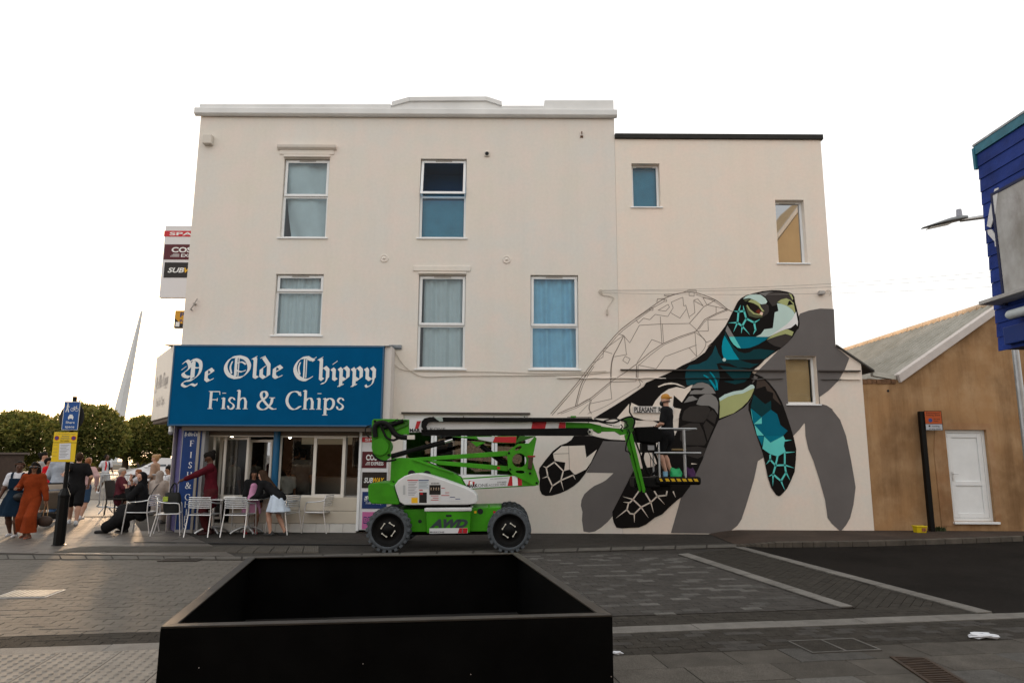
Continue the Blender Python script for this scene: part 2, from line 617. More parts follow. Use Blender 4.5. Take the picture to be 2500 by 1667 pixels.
def window(parent, key, split=None, curtain='net', recess=0.10, Y=YF, opened=False, blind=None, glassm=None, vent=True):
 x0, x1, z0, z1 = WIN[key]
 fw = 0.055
 y0, y1 = Y + recess, Y + recess + 0.06
 w = MB()
 for (a, b, c, d) in ((x0, x0 + fw, z0, z1), (x1 - fw, x1, z0, z1), (x0 + fw, x1 - fw, z0, z0 + fw), (x0 + fw, x1 - fw, z1 - fw, z1)):
  w.box(a, b, y0, y1, c, d)
 fr = w.build('window', M_WHITE, parent, bev=0.006)
 zs = fz(900, SPLIT[key])[1] if split else None
 s = MB()
 s.box(x0 - 0.05, x1 + 0.05, Y - 0.035, Y + recess + 0.02, z0 - 0.035, z0 - 0.002)
 s.build('sill', M_WHITE, fr, bev=0.006)
 panes = [(x0 + fw, x1 - fw, z0 + fw, z1 - fw)]
 if zs:
  t = MB()
  t.box(x0 + fw, x1 - fw, y0 + 0.005, y1 - 0.005, zs - 0.03, zs + 0.03)
  t.build('transom', M_WHITE, fr, bev=0.005)
  panes = [(x0 + fw, x1 - fw, z0 + fw, zs - 0.03)]
  # the opening light: its own raised sash
  sa = MB()
  q = 0.06
  a, b, c, d = x0 + 0.02, x1 - 0.02, zs + 0.012, z1 - 0.025
  piv = Vector((0, y0 - 0.02, d))
  Mx = Matrix.Translation(piv) @ Matrix.Rotation(R(-9 if opened else 0), 4, 'X') @ Matrix.Translation(-piv)
  for bb in ((a, a + q, c, d), (b - q, b, c, d), (a + q, b - q, c, c + q), (a + q, b - q, d - q, d)):
   sa.box(bb[0], bb[1], y0 - 0.035, y0 - 0.002, bb[2], bb[3], Mx)
  sash = sa.build('sash', M_WHITE, fr, bev=0.006)
  g = MB()
  g.add([Mx @ Vector(p) for p in ((a + q, y0 - 0.015, c + q), (b - q, y0 - 0.015, c + q), (b - q, y0 - 0.015, d - q), (a + q, y0 - 0.015, d - q))], [(0, 1, 2, 3)])
  g.build('pane', M_GLASSD if opened else (glassm or M_GLASSW), sash if False else fr)
 for (a, b, c, d) in panes:
  g = MB()
  g.add([(a, y0 + 0.03, c), (b, y0 + 0.03, c), (b, y0 + 0.03, d), (a, y0 + 0.03, d)], [(0, 1, 2, 3)])
  g.build('pane', glassm or M_GLASSW, fr)
 if vent:
  t = MB()
  xm = (x0 + x1) / 2
  t.box(xm - 0.2, xm + 0.2, y0 - 0.05 if zs else y0 - 0.012, y0 - 0.036 if zs else y0 - 0.001, z1 - 0.055, z1 - 0.035)
  t.build('trickle_vent', mat('vent_grey', (0.35, 0.33, 0.30), 0.5), fr)
 # room behind: dark box so the curtain has depth behind it
 bk = MB()
 yb = Y + recess + 0.9
 bk.add([(x0, yb, z0), (x1, yb, z0), (x1, yb, z1), (x0, yb, z1), (x0, y1, z0), (x1, y1, z0), (x1, y1, z1), (x0, y1, z1)],
           [(0, 1, 2, 3), (0, 4, 5, 1), (1, 5, 6, 2), (2, 6, 7, 3), (3, 7, 4, 0)])
 bk.build('room_recess', mat('room_dim', (0.12, 0.17, 0.20), 0.9), fr)
 yc = y1 + 0.10
 rnd = random.Random(key)
 ph = rnd.random() * 6
 if curtain in ('net', 'blue', 'drape'):
  c = MB()
  f1, f2 = rnd.uniform(5, 8), rnd.uniform(12, 19)
  w_ = x1 - x0
  lx0 = x0 + (0.10 if key == 'W4' else 0.0)
  def fn(u, v):
   x = lx0 + (x1 - lx0) * u
   z = z0 + (z1 - z0) * v
   y = yc + 0.030 * math.sin(f1 * u * 3.1 + ph + 0.7 * math.sin(v * 2.2)) + 0.016 * math.sin(f2 * u * 3.1 + ph * 2 + v)
   if curtain == 'drape':
    x = max(x0, x + (0.22 * (1 - v) ** 2) * (1 - u) - 0.02)
    y = yc + 0.05 * math.sin(5 * (u + 0.55 * v) + ph) + 0.02 * math.sin(13 * (u + 0.4 * v))
   return (x, y, z)
  c.grid(fn, 60, 14)
  c.build('curtain', M_CURTB if curtain == 'blue' else M_CURT, fr)
 elif curtain == 'flat':
  zt_ = (zs - 0.03) if zs else z1
  c = MB()
  c.grid(lambda u, v: (x0 + (x1 - x0) * u, yc + 0.006 * math.sin(u * 20), z0 + (zt_ - z0) * v), 24, 2)
  c.build('blind', mat('blue_blind', (0.05, 0.30, 0.45), 0.7, var=0.10, scale=3), fr)
 elif curtain == 'blind':
  c = MB()
  c.grid(lambda u, v: (x0 + (x1 - x0 - 0.07) * u, yc - 0.05 + 0.008 * math.sin(v * 9) , z0 + 0.05 + (z1 - z0) * v), 4, 20)
  c.build('roller_blind', mat('tan_blind', (0.50, 0.37, 0.20), 0.85, var=0.08, scale=3), fr)
 return fr
# ================================================================ main rendered building
bld = thing('rendered_building', (XL, YF, 0), 'tall three-storey cream rendered building with white parapet above the chip shop', 'building')
ZTOP = ZC + 0.25
mb = MB()
holes = [WIN[k] for k in ('W1', 'W2', 'W3', 'W4', 'W5', 'SHOP')] + [(SHOPX0 + 0.02, SHOPX1 - 0.02, -0.01, fz(700, 1000)[1])]
holes = [(h[0], h[1], max(h[2], 0.0), h[3]) for h in holes]
wall_front(mb, XL, XJ, 0, ZTOP, holes, YF, 0.14)
D = 9.0
mb.add([(XL, YF, 0), (XL, YF + D, 0), (XL, YF + D, ZTOP), (XL, YF, ZTOP), (XJ, YF, 0), (XJ, YF + D, 0), (XJ, YF + D, ZTOP), (XJ, YF, ZTOP)],
       [(0, 3, 2, 1), (4, 5, 6, 7), (1, 2, 6, 5), (3, 7, 6, 2)])
mb.build('wall', M_FAC, bld)
for k, cur, op in (('W1', 'drape', False), ('W2', 'flat', True), ('W3', 'net', False), ('W4', 'net', False), ('W5', 'blue', False)):
 window(bld, k, True, cur, recess=0.10, opened=op)
# parapet and cornice
def px_top(pts, Y):
 return [fz(u, v, Y) for u, v in pts]
pp = px_top([(955, 257), (957, 251), (1000, 239), (1188, 238), (1225, 250), (1227, 261), (1327, 261), (1329, 245)], YF - 0.03)
zr = fz(1500, 245, YF - 0.03)[1]
zl = fz(490, 257, YF - 0.03)[1]
prof = [(XL, ZC + 0.12), (XL, zl)] + pp + [(XJ - 0.01, zr), (XJ - 0.01, ZC + 0.12)]
mb = MB()
mb.prism([(x, YF - 0.03, z) for x, z in prof], (0, 0.34, 0))
mb.build('parapet', M_PAR, bld, bev=0.015)
mb = MB()
cp = [(XL - 0.02, zl)] + pp[:7]
for (xa, za), (xb, zb) in zip(cp[:-1], cp[1:]):
 if abs(xb - xa) < 0.06:
  continue
 th = 0.11 if xa < 0 or xb < 0.6 else 0.04
 mb.prism([(xa, YF - 0.075, za - th), (xb, YF - 0.075, zb - th), (xb, YF - 0.075, zb + 0.005), (xa, YF - 0.075, za + 0.005)], (0, 0.40, 0))
mb.build('coping', M_PAR, bld, bev=0.01)
mb = MB()
sec = [(-0.13, 0.03), (-0.13, 0.17), (-0.03, 0.21), (-0.03, -0.02), (-0.08, -0.01)]
mb.prism([(XL - 0.12, YF + y, ZC + z) for y, z in sec], (XJ - XL + 0.18, 0, 0))
mb.build('cornice', M_PAR, bld, bev=0.012)
# hood mouldings over two windows, blocked panels
for key, px in (('W1', (679, 823)), ('W4', (1009, 1149))):
 x0, x1, z0, z1 = WIN[key]
 xa, xb = fz(px[0], 360 if key == 'W1' else 650)[0], fz(px[1], 360 if key == 'W1' else 650)[0]
 zt = fz(760, 357 if key == 'W1' else 648)[1]
 mb = MB()
 if key == 'W1':
  mb.prism([(xa, YF - y, zt - z) for y, z in ((0.0, 0.0), (0.11, 0.0), (0.09, 0.07), (0.03, 0.11), (0.0, 0.11))], (xb - xa, 0, 0))
  mb.box(xa + 0.05, xb - 0.06, YF - 0.022, YF, z1 + 0.10, zt - 0.112)
  mb.box(x0 - 0.01, x1 + 0.01, YF - 0.06, YF, z1 + 0.02, z1 + 0.08)
 else:
  mb.box(xa, xb, YF - 0.03, YF, zt - 0.13, zt)
  mb.box(x0 - 0.01, x1 + 0.01, YF - 0.05, YF, z1 + 0.015, z1 + 0.06)
 mb.build('hood_moulding', M_FAC, bld, bev=0.012)
# wall furniture
def on_wall(u, v, Y=YF):
 x, z = fz(u, v, Y)
 return Vector((x, Y, z))
p = on_wall(511, 345)
mb = MB(); mb.cbox((p.x, YF - 0.07, p.z), (0.22, 0.14, 0.24))
tag(mb.build('alarm_box', mat('box_cream', (0.60, 0.56, 0.50), 0.6), None, bev=0.02, org=(p.x, YF, p.z)), 'small cream alarm box high on the wall near the left corner', 'alarm box')
p = on_wall(1189, 377)
t = thing('extractor_vent', (p.x, YF, p.z), 'small square extractor vent with round dark opening beside the top window', 'vent')
mb = MB(); mb.cbox((p.x, YF - 0.02, p.z), (0.125, 0.04, 0.125)); mb.build('plate', mat('box_cream', (0.6, 0.56, 0.5)), t, bev=0.01)
mb = MB(); mb.cyl((p.x, YF - 0.052, p.z), (p.x, YF - 0.03, p.z), 0.045); mb.build('duct', M_DARK, t)
for u, v, w in ((938, 631, 'left'), (1237, 634, 'right')):
 p = on_wall(u, v)
 mb = MB()
 Mx = Matrix.Translation((p.x, YF, p.z)) @ Matrix.Rotation(R(90), 4, 'X')
 mb.lathe([(0.0, 0.045), (0.025, 0.04), (0.03, 0.018), (0.07, 0.016), (0.075, 0.024), (0.095, 0.02), (0.10, 0.0)], Mx, 20)
 tag(mb.build('wall_tie_plate', M_FAC, None, org=(p.x, YF, p.z)), 'round painted wall-tie plate, the %s one of two between the upper windows' % w, 'tie plate', 'round wall-tie plates on the facade')
p = on_wall(1420, 328)
mb = MB(); mb.tube([(p.x, YF, p.z + .05), (p.x, YF - .06, p.z + .04), (p.x, YF - .06, p.z - .04)], 0.012, 6); mb.cbox((p.x, YF - 0.01, p.z - .07), (0.07, 0.02, 0.05))
tag(mb.build('wall_hook', mat('rust_bracket', (0.10, 0.05, 0.03), 0.8), None, org=(p.x, YF, p.z)), 'tiny rusty hook fixed below the parapet', 'hook')
p = on_wall(477, 742)
mb = MB()
mb.tube([on_wall(484, 730) + Vector((0, -.05, 0)), on_wall(478, 746) + Vector((0, -.10, 0)), on_wall(470, 758) + Vector((0, -.10, 0)), on_wall(469, 757) + Vector((0, 0, 0))], 0.014, 6)
mb.cyl(on_wall(477, 743) + Vector((0, -.09, 0)), on_wall(477, 743), 0.022, 0.03, 8)
tag(mb.build('wall_bracket', mat('bracket_grey', (0.35, 0.32, 0.29), 0.7), None, org=p), 'bent metal bracket on the wall left of the curtained window', 'bracket')
# ================================================================ rear extension
ext = thing('rendered_extension', (XJ, YF, 0), 'lower cream rendered extension with black roof edge behind the turtle head', 'building')
ZL = fz(1800, 906)[1]
mb = MB()
Y2 = YF + 0.004
wall_front(mb, XJ + 0.004, XR, 0, ZEXT, [WIN[k] for k in ('W6', 'W7', 'W8')], Y2, 0.18)
mb.add([(XR, Y2, ZL), (XR, Y2 + D, ZL), (XR, Y2 + D, ZEXT), (XR, Y2, ZEXT), (XJ, Y2 + D, ZL), (XJ, Y2 + D, ZEXT), (XJ, Y2, ZEXT)],
       [(0, 1, 2, 3), (1, 4, 5, 2), (3, 2, 5, 6)])
# low side part with the sloping roof
zs0, zs1 = fz(2040, 843)[1], fz(2133, 905)[1]
xs1 = fz(2133, 905)[0]
mb.add([(XR, Y2, 0), (XR2, Y2, 0), (XR2, Y2, zs0 - (zs0 - zs1) * (XR2 - XR) / (xs1 - XR) - 0.02), (XR, Y2, zs0 - 0.02)], [(0, 1, 2, 3)])
mb.add([(XR2, Y2, 0), (XR2, Y2 + D, 0), (XR2, Y2 + D, ZL), (XR2, Y2, ZL)], [(0, 1, 2, 3)])
mb.build('wall', M_EXT, ext)
window(ext, 'W6', None, 'flat', recess=0.15, Y=Y2)
window(ext, 'W7', None, None, recess=0.15, Y=Y2, glassm=glass('clear_dark_pane2', (0.30, 0.42, 0.48), 0.4, 9.0))
window(ext, 'W8', None, 'blind', recess=0.15, Y=Y2, glassm=glass('blind_pane', (0.95, 0.97, 0.97), 0.95, 0.6))
mb = MB()
mb.box(XJ + 0.006, XR + 0.05, YF - 0.05, YF + 0.4, ZEXT + 0.001, ZEXT + 0.13)
mb.build('roof_edge', M_BLACKP, ext, bev=0.01)
mb = MB()
mb.prism([(XR + 0.003, YF - 0.05, zs0 + 0.02), (XR + 0.003, YF - 0.05, zs0 - 0.03), (xs1, YF - 0.05, zs1 - 0.035), (xs1, YF - 0.05, zs1 + 0.015)], (0, 4.0, 0))
mb.build('lean_to_roof', mat('slate_edge', (0.075, 0.07, 0.065), 0.7, var=0.3, scale=4), ext, bev=0.008)
mb = MB()
mb.box(XJ + 0.02, WIN['W8'][0] - 0.03, YF - 0.060, YF - 0.001, ZL, ZL + 0.028)
mb.box(WIN['W8'][1] + 0.03, XR2 - 0.05, YF - 0.060, YF - 0.001, ZL, ZL + 0.028)
mb.build('shadow_line_strip', mat('dark_strip', (0.055, 0.045, 0.04), 0.8), ext)  # dark strips stand in for the shadow line below the upper wall
rn = random.Random(3)
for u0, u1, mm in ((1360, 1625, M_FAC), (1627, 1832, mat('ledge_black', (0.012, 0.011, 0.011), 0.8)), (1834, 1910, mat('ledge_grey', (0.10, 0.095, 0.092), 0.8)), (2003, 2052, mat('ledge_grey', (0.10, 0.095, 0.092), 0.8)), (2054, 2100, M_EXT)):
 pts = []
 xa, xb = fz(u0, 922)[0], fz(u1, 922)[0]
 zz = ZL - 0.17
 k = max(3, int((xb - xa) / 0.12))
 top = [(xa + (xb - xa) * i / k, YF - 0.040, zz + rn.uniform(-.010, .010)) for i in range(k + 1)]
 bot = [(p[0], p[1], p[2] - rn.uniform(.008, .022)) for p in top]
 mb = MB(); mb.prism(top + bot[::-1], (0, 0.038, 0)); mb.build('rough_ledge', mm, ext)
# ================================================================ tan warehouse on the right
wh = thing('tan_warehouse', (XR2, YF, 0), 'low tan rendered warehouse with grey corrugated roof on the right', 'building')
YW = YF + 0.05
A = atY(2195, 921, YW)                         # foot of the gable's bargeboard
rid = atY(2436, 748, YW)
slope = (rid.z - A.z) / (rid.x - A.x)
XRG, ZRG = rid.x + 0.10, A.z + slope * (rid.x + 0.10 - A.x)
XFAR, YBK = 2 * XRG - A.x, YW + 9.0
dz_l, dz_r = atY(2322, 1049, YW), atY(2430, 1271, YW)
DO = (atY(2335, 1271, YW).x - 0.06, atY(2420, 1271, YW).x + 0.10, atY(2380, 1273, YW).z, atY(2370, 1049, YW).z)
mb = MB()
zflat = A.z - 0.06
wall_front(mb, XR2 + 0.004, XFAR, 0, zflat, [DO], YW, 0.14)
mb.poly([(A.x, YW, zflat), (XFAR, YW, zflat), (XRG, YW, ZRG - 0.05)])
mb.add([(XFAR, YW, 0), (XFAR, YBK, 0), (XFAR, YBK, zflat), (XFAR, YW, zflat), (XR2, YBK, 0), (XR2, YBK, zflat)], [(0, 1, 2, 3), (1, 4, 5, 2)])
mb.build('wall', M_TAN, wh)
# corrugated sheets: six per slope, each its own part
M_CORR = mat('fibre_cement', (0.40, 0.385, 0.345), 0.85, var=0.28, scale=2.2, bump=0.2, bscale=12, var2=(0.27, 0.26, 0.22))
nsh, dy = 9, (YBK - YW - 0.1) / 9
for sgn in (-1, 1):
 for i in range(nsh):
  y0 = YW + 0.12 + i * dy
  s = MB()
  x_e = A.x - 0.12 if sgn < 0 else XFAR + 0.12
  def fn(u, v, y0=y0, x_e=x_e):
   y = y0 + dy * 1.03 * v
   x = x_e + (XRG - x_e) * u
   z = A.z + slope * (XRG - abs(x - XRG) - A.x) + 0.05 + 0.055 * math.sin(y / 0.25 * 2 * math.pi)
   return (x, y, z)
  s.grid(fn, 2, 56)
  s.build('roof_sheet', M_CORR, wh)
mb = MB()
for i in range(12):
 y0 = YW - 0.02 + i * (YBK - YW) / 12
 mb.tube([(XRG, y0, ZRG + 0.05), (XRG, y0 + (YBK - YW) / 12 * 0.97, ZRG + 0.05)], 0.11, 8)
mb.build('ridge_capping', mat('ridge_cap', (0.50, 0.40, 0.30), 0.85, var=0.2), wh)
mb = MB()
mb.prism([(A.x - 0.02, YW - 0.10, A.z - 0.13), (XRG, YW - 0.10, ZRG - 0.13), (XRG, YW - 0.10, ZRG + 0.05), (A.x - 0.06, YW - 0.10, A.z + 0.06)], (0, 0.25, 0))
mb.prism([(XFAR + 0.02, YW - 0.10, A.z - 0.13), (XRG, YW - 0.10, ZRG - 0.13), (XRG, YW - 0.10, ZRG + 0.05), (XFAR + 0.06, YW - 0.10, A.z + 0.06)], (0, 0.25, 0))
mb.build('bargeboard', mat('bargeboard_paint', (0.55, 0.50, 0.47), 0.6, var=0.08, scale=2), wh, bev=0.01)
g0, g1 = atY(2130, 907, YW), atY(2192, 915, YW)
mb = MB()
mb.prism([(g0.x, YW - 0.02, g0.z - 0.10), (A.x - 0.08, YW - 0.02, A.z - 0.06), (A.x - 0.08, YW - 0.02, A.z + 0.05), (g0.x, YW - 0.02, g0.z + 0.01)], (0, 0.12, 0))
mb.build('gutter', mat('gutter_grey', (0.46, 0.45, 0.40), 0.6, var=0.1), wh, bev=0.008)
mb = MB()
rn = random.Random(9)
for x0 in np.arange(XR2 + 0.02, A.x - 0.1, 0.11):
 mb.box(x0, x0 + 0.10, YW - 0.015 - rn.random() * 0.02, YW + 0.02, zflat - 0.09, zflat + 0.005 + rn.random() * 0.02)
mb.build('exposed_brick_course', mat('old_brick', (0.16, 0.085, 0.045), 0.9, var=0.4, scale=9), wh)
p = atY(2168, 954, YW)
mb = MB(); mb.cyl((p.x, YW - 0.006, p.z), (p.x, YW + 0.05, p.z), 0.028, n=14)
mb.build('vent_hole', M_DARK, wh)
# door
dx0, dx1, dz0, dz1 = DO
dr = MB()
fw = 0.07
for bb in ((dx0, dx0 + fw, dz0, dz1), (dx1 - fw, dx1, dz0, dz1), (dx0 + fw, dx1 - fw, dz1 - fw, dz1), (dx0 + fw, dx1 - fw, dz0, dz0 + fw)):
 dr.box(bb[0], bb[1], YW + 0.07, YW + 0.14, bb[2], bb[3])
door = dr.build('door', M_WHITE, wh, bev=0.006)
lx0, lx1, lz0, lz1 = dx0 + fw + .005, dx1 - fw - .005, dz0 + fw + .005, dz1 - fw - .005
zm = atY(2380, 1180, YW).z
lf = MB()
for bb in ((lx0, lx0 + .10, lz0, lz1), (lx1 - .10, lx1, lz0, lz1), (lx0 + .10, lx1 - .10, lz1 - .10, lz1), (lx0 + .10, lx1 - .10, lz0, lz0 + .10), (lx0 + .10, lx1 - .10, zm - .05, zm + .05)):
 lf.box(bb[0], bb[1], YW + 0.075, YW + 0.13, bb[2], bb[3])
lf.build('door_leaf', M_WHITE, door, bev=0.006)
for c, d in ((lz0 + .10, zm - .05), (zm + .05, lz1 - .10)):
 pn = MB(); pn.box(lx0 + .10, lx1 - .10, YW + 0.098, YW + 0.115, c, d)
 pn.build('door_panel', M_WHITE, door, bev=0.004)
hd = MB(); hd.cbox((lx0 + .05, YW + 0.065, (lz0 + lz1) / 2 - 0.02), (0.03, 0.015, 0.2)); hd.tube([(lx0 + .05, YW + .06, (lz0 + lz1) / 2 + .03), (lx0 + .05, YW + .02, (lz0 + lz1) / 2 + .03), (lx0 + .15, YW + .02, (lz0 + lz1) / 2 + .03)], 0.009, 6)
hd.build('door_handle', M_SILV, door)
st = MB(); st.box(dx0 - 0.02, dx1 + 0.06, YW - 0.07, YW + 0.10, dz0 - 0.05, dz0 - 0.002)
st.build('door_step', M_WHITE, wh, bev=0.006)
# patched render round the door
pm = MB()
pm.prism([(dx0 - .28, YW - .012, dz0 - .1), (dx0 - .30, YW - .012, dz1 - .5), (dx0 - .22, YW - .012, dz1 + .12), (dx0 + .3, YW - .012, dz1 + .17), (dx1 + .12, YW - .012, dz1 + .14), (dx1 + .16, YW - .012, dz1 - 1.0), (dx1 + .13, YW - .012, dz0), (dx1 + .001, YW - .012, dz0), (dx1 + .001, YW - .012, dz1 + .001), (dx0 - .001, YW - .012, dz1 + .001), (dx0 - .001, YW - .012, dz0 - .1)], (0, 0.012, 0))
pm.build('render_patch', render_mat('patched_render', (0.36, 0.20, 0.10), (0.30, 0.16, 0.075), (0.42, 0.27, 0.15), 0.6, 0.6, (0.15, 0.075, 0.03)), wh)
# ================================================================ ground
def paving_mat(name, col, rough=0.75, speck=0.25, blot=0.25):
 m = mat(name, col, rough, var=blot, scale=0.6, bump=0.35, bscale=60, detail=10)
 return m
M_GND = mat('worn_paving', (0.15, 0.13, 0.105), 0.6, spec=0.5, var=0.25, scale=0.8, bump=0.3, bscale=30, detail=10)
M_ASPH = mat('asphalt', (0.0150, 0.0130, 0.0115), 0.95, var=0.35, scale=0.7, bump=0.8, bscale=120, detail=12, spec=0.05, grain=0.5, gscale=90)
M_GRAN = mat('granite_kerb', (0.15, 0.142, 0.130), 0.8, var=0.2, scale=5, bump=0.25, bscale=60, randv=0.10, spec=0.1, grain=0.25)
M_SLAB = mat('granite_slab', (0.078, 0.071, 0.062), 0.9, var=0.22, scale=4, bump=0.35, bscale=90, randv=0.20, detail=10, spec=0.08, grain=0.5)
M_SETT = mat('granite_sett', (0.053, 0.049, 0.045), 0.8, var=0.2, scale=7, bump=0.3, bscale=60, randv=0.10, detail=8, spec=0.08, grain=0.35)
M_SETTL = mat('pale_granite_sett', (0.088, 0.084, 0.078), 0.85, var=0.2, scale=7, bump=0.3, bscale=60, randv=0.25, detail=8, spec=0.08, grain=0.45)
M_SETTD = mat('dark_sett', (0.042, 0.038, 0.033), 0.95, var=0.2, scale=7, bump=0.4, bscale=60, randv=0.08, detail=8, spec=0.05, grain=0.6)
M_TACT = mat('tactile_slab', (0.20, 0.180, 0.155), 0.8, var=0.18, scale=5, bump=0.25, bscale=80, randv=0.06)
M_JOINT = mat('dark_joint', (0.030, 0.026, 0.022), 0.9, var=0.3, scale=3, bump=0.5, bscale=80)
M_PAVR = mat('worn_red_asphalt', (0.045, 0.030, 0.022), 0.9, var=0.35, scale=1.3, bump=0.6, bscale=90, detail=10)
mb = MB()
mb.add([(-2500, -400, -0.06), (2500, -400, -0.06), (2500, 5000, -0.06), (-2500, 5000, -0.06)], [(0, 1, 2, 3)])
tag(mb.build('ground', M_GND), kind='structure')
# street frame: kerb line measured in the photograph
K0, K1 = atZ(0, 1582), atZ(2500, 1494)
KD = (K1 - K0).normalized()
KN = Vector((-KD.y, KD.x, 0))                # away from the camera
KO = K0.copy()
def gk(s, t, z=0.0):
 return KO + KD * s + KN * t + Vector((0, 0, z))
def to_k(p):
 q = Vector((p[0], p[1], 0)) - KO
 return q.dot(KD), q.dot(KN)
def clip_poly(poly, a, b):
 """keep the part of a 2D polygon left of the line a->b"""
 out = []
 n = len(poly)
 d = lambda p: (b[0] - a[0]) * (p[1] - a[1]) - (b[1] - a[1]) * (p[0] - a[0])
 for i in range(n):
  p, q = poly[i], poly[(i + 1) % n]
  dp, dq = d(p), d(q)
  if dp >= 0: out.append(p)
  if (dp >= 0) != (dq >= 0):
   t = dp / (dp - dq)
   out.append((p[0] + (q[0] - p[0]) * t, p[1] + (q[1] - p[1]) * t))
 return out
def inside_clip(rect, region):
 for i in range(len(region)):
  rect = clip_poly(rect, region[i], region[(i + 1) % len(region)])
  if len(rect) < 3: return []
 return rect
def area(poly):
 return 0.5 * sum(poly[i][0] * poly[(i + 1) % len(poly)][1] - poly[(i + 1) % len(poly)][0] * poly[i][1] for i in range(len(poly)))
def ccw(poly):
 return poly if area(poly) > 0 else poly[::-1]
def piece(mb, poly, ztop, zbot=-0.03, cham=0.0025):
 """one paver: top face with a small chamfer and sides"""
 n = len(poly)
 c = Vector((sum(p[0] for p in poly) / n, sum(p[1] for p in poly) / n))
 ins = []
 for p in poly:
  d = c - Vector(p)
  L = d.length
  ins.append(Vector(p) + d * min(0.4, cham * 1.6 / max(L, 1e-4)))
 V = [(p[0], p[1], zbot) for p in poly] + [(p[0], p[1], ztop - cham) for p in poly] + [(p[0], p[1], ztop) for p in ins]
 Fc = [tuple(range(2 * n, 3 * n))]
 for i in range(n):
  j = (i + 1) % n
  Fc.append((i, j, j + n, i + n))
  Fc.append((i + n, j + n, j + 2 * n, i + 2 * n))
 mb.add(V, Fc)
def sheet(name, pts, z, m, kind='structure'):
 mb = MB()
 mb.prism([(p[0], p[1], z - 0.05) for p in pts], (0, 0, 0.05))
 o = mb.build(name, m)
 tag(o, kind=kind)
 return o
def shrink(poly, g):
 n = len(poly)
 c = Vector((sum(p[0] for p in poly) / n, sum(p[1] for p in poly) / n))
 out = []
 for p in poly:
  d = Vector(p) - c
  out.append(tuple(c + Vector((math.copysign(max(0, abs(d.x) - g), d.x), math.copysign(max(0, abs(d.y) - g), d.y)))))
 return out
def lay(parent, region, du, dv, ang, name, mats, weights, z, jit=0.002, gap=0.002, bond=0.5, maxn=300, seed=1, origin=None, vary=0.0):
 """lay pavers over a ground region; the nearest maxn become parts, the rest one joined part"""
 rn = random.Random(seed)
 region = ccw([(p[0], p[1]) for p in region])
 o = Vector(origin[:2]) if origin is not None else Vector(region[0])
 ca, sa = math.cos(ang), math.sin(ang)
 loc = [((p[0] - o.x) * ca + (p[1] - o.y) * sa, -(p[0] - o.x) * sa + (p[1] - o.y) * ca) for p in region]
 u0, u1 = min(p[0] for p in loc), max(p[0] for p in loc)
 v0, v1 = min(p[1] for p in loc), max(p[1] for p in loc)
 pcs = []
 v = math.floor(v0 / dv) * dv
 row = int(round(v / dv))
 while v < v1:
  u = math.floor(u0 / du) * du - du + (bond * du * (row % 2)) + (rn.uniform(-.3, .3) * du if vary else 0)
  while u < u1:
   w = du * (1 + (rn.uniform(-vary, vary) if vary else 0))
   rect = [(u + gap, v + gap), (u + w - gap, v + gap), (u + w - gap, v + dv - gap), (u + gap, v + dv - gap)]
   q = inside_clip(rect, loc)
   if len(q) >= 3 and area(q) > 0.12 * du * dv * 0.3:
    wq = [(o.x + x * ca - y * sa, o.y + x * sa + y * ca) for x, y in q]
    k = rn.choices(range(len(mats)), weights)[0]
    pcs.append((sum(p[1] for p in wq) / len(wq), wq, z + rn.uniform(-jit, jit), k))
   u += w
  v += dv
  row += 1
 # the pieces that show largest are the nearest in view
 def inview(q):
  x, y = q[1][0]
  return abs(x / max(y, 0.3)) < 0.80 and y > 2.0
 vis = sorted([q for q in pcs if inview(q)], key=lambda q: q[0])
 rest = [q for q in pcs if not inview(q)]
 for q in vis[:maxn]:
  m1 = MB()
  piece(m1, ccw(q[1]), q[2])
  m1.build(name, mats[q[3]], parent)
 m2 = MB()
 for q in vis[maxn:] + rest:
  m2.cur = q[3]
  piece(m2, ccw(q[1]), q[2])
 if m2.f:
  tag(m2.build(name + 's_beyond', mats, parent), kind='stuff')
kang = math.atan2(KD.y, KD.x)
# --- carriageway between the near kerb line and the shop: paved table on the left and centre
backL, backR = atZ(0, 1356), atZ(1800, 1331)
roadbed = sheet('street', [gk(-14, 0.0), gk(30, 0.0), gk(30, 14), gk(-14, 14)], -0.012, M_JOINT)
# near granite strip (flush kerb) in single stones
strip = sheet('kerb_strip', [gk(-12, -0.26), gk(24, -0.26), gk(24, 0.0), gk(-12, 0.0)], -0.006, M_JOINT)
lay(strip, [gk(-5, -0.255), gk(16, -0.255), gk(16, -0.005), gk(-5, -0.005)], 0.92, 0.25, kang, 'kerb_stone', [M_GRAN], [1], 0.004, bond=0, seed=5, origin=gk(0, -0.255))
# dark sett band just beyond the strip
band1 = 0.42
lay(roadbed, [gk(-8, 0.01), gk(13.5, 0.01), gk(13.5, band1), gk(-8, band1)], 0.20, 0.105, kang, 'dark_sett', [M_SETTD], [1], 0.0, seed=6, origin=gk(0, 0.01), maxn=200)
# left block paving
L0 = [gk(-9, band1 + .01), gk(4.6, band1 + .01), Vector((-1.5, 11.6, 0)), atZ(590, 1366), atZ(300, 1366), atZ(-300, 1362), ]
lay(roadbed, L0, 0.24, 0.12, kang + R(0), 'block_paver', [mat('brown_paver', (0.082, 0.072, 0.060), 0.8, var=0.2, scale=3, bump=0.3, bscale=60, randv=0.10, spec=0.4, grain=0.35)], [1], 0.002, seed=7, origin=gk(0, band1), maxn=300)
# centre-right table with scattered pale setts
TR = [atZ(1470, 1504), atZ(2050, 1485), atZ(1655, 1352), atZ(1240, 1349), atZ(900, 1352)]
lay(roadbed, TR, 0.24, 0.12, kang + R(0), 'table_sett', [M_SETT, M_SETTL], [0.84, 0.16], 0.004, seed=8, origin=gk(0, band1), maxn=300)
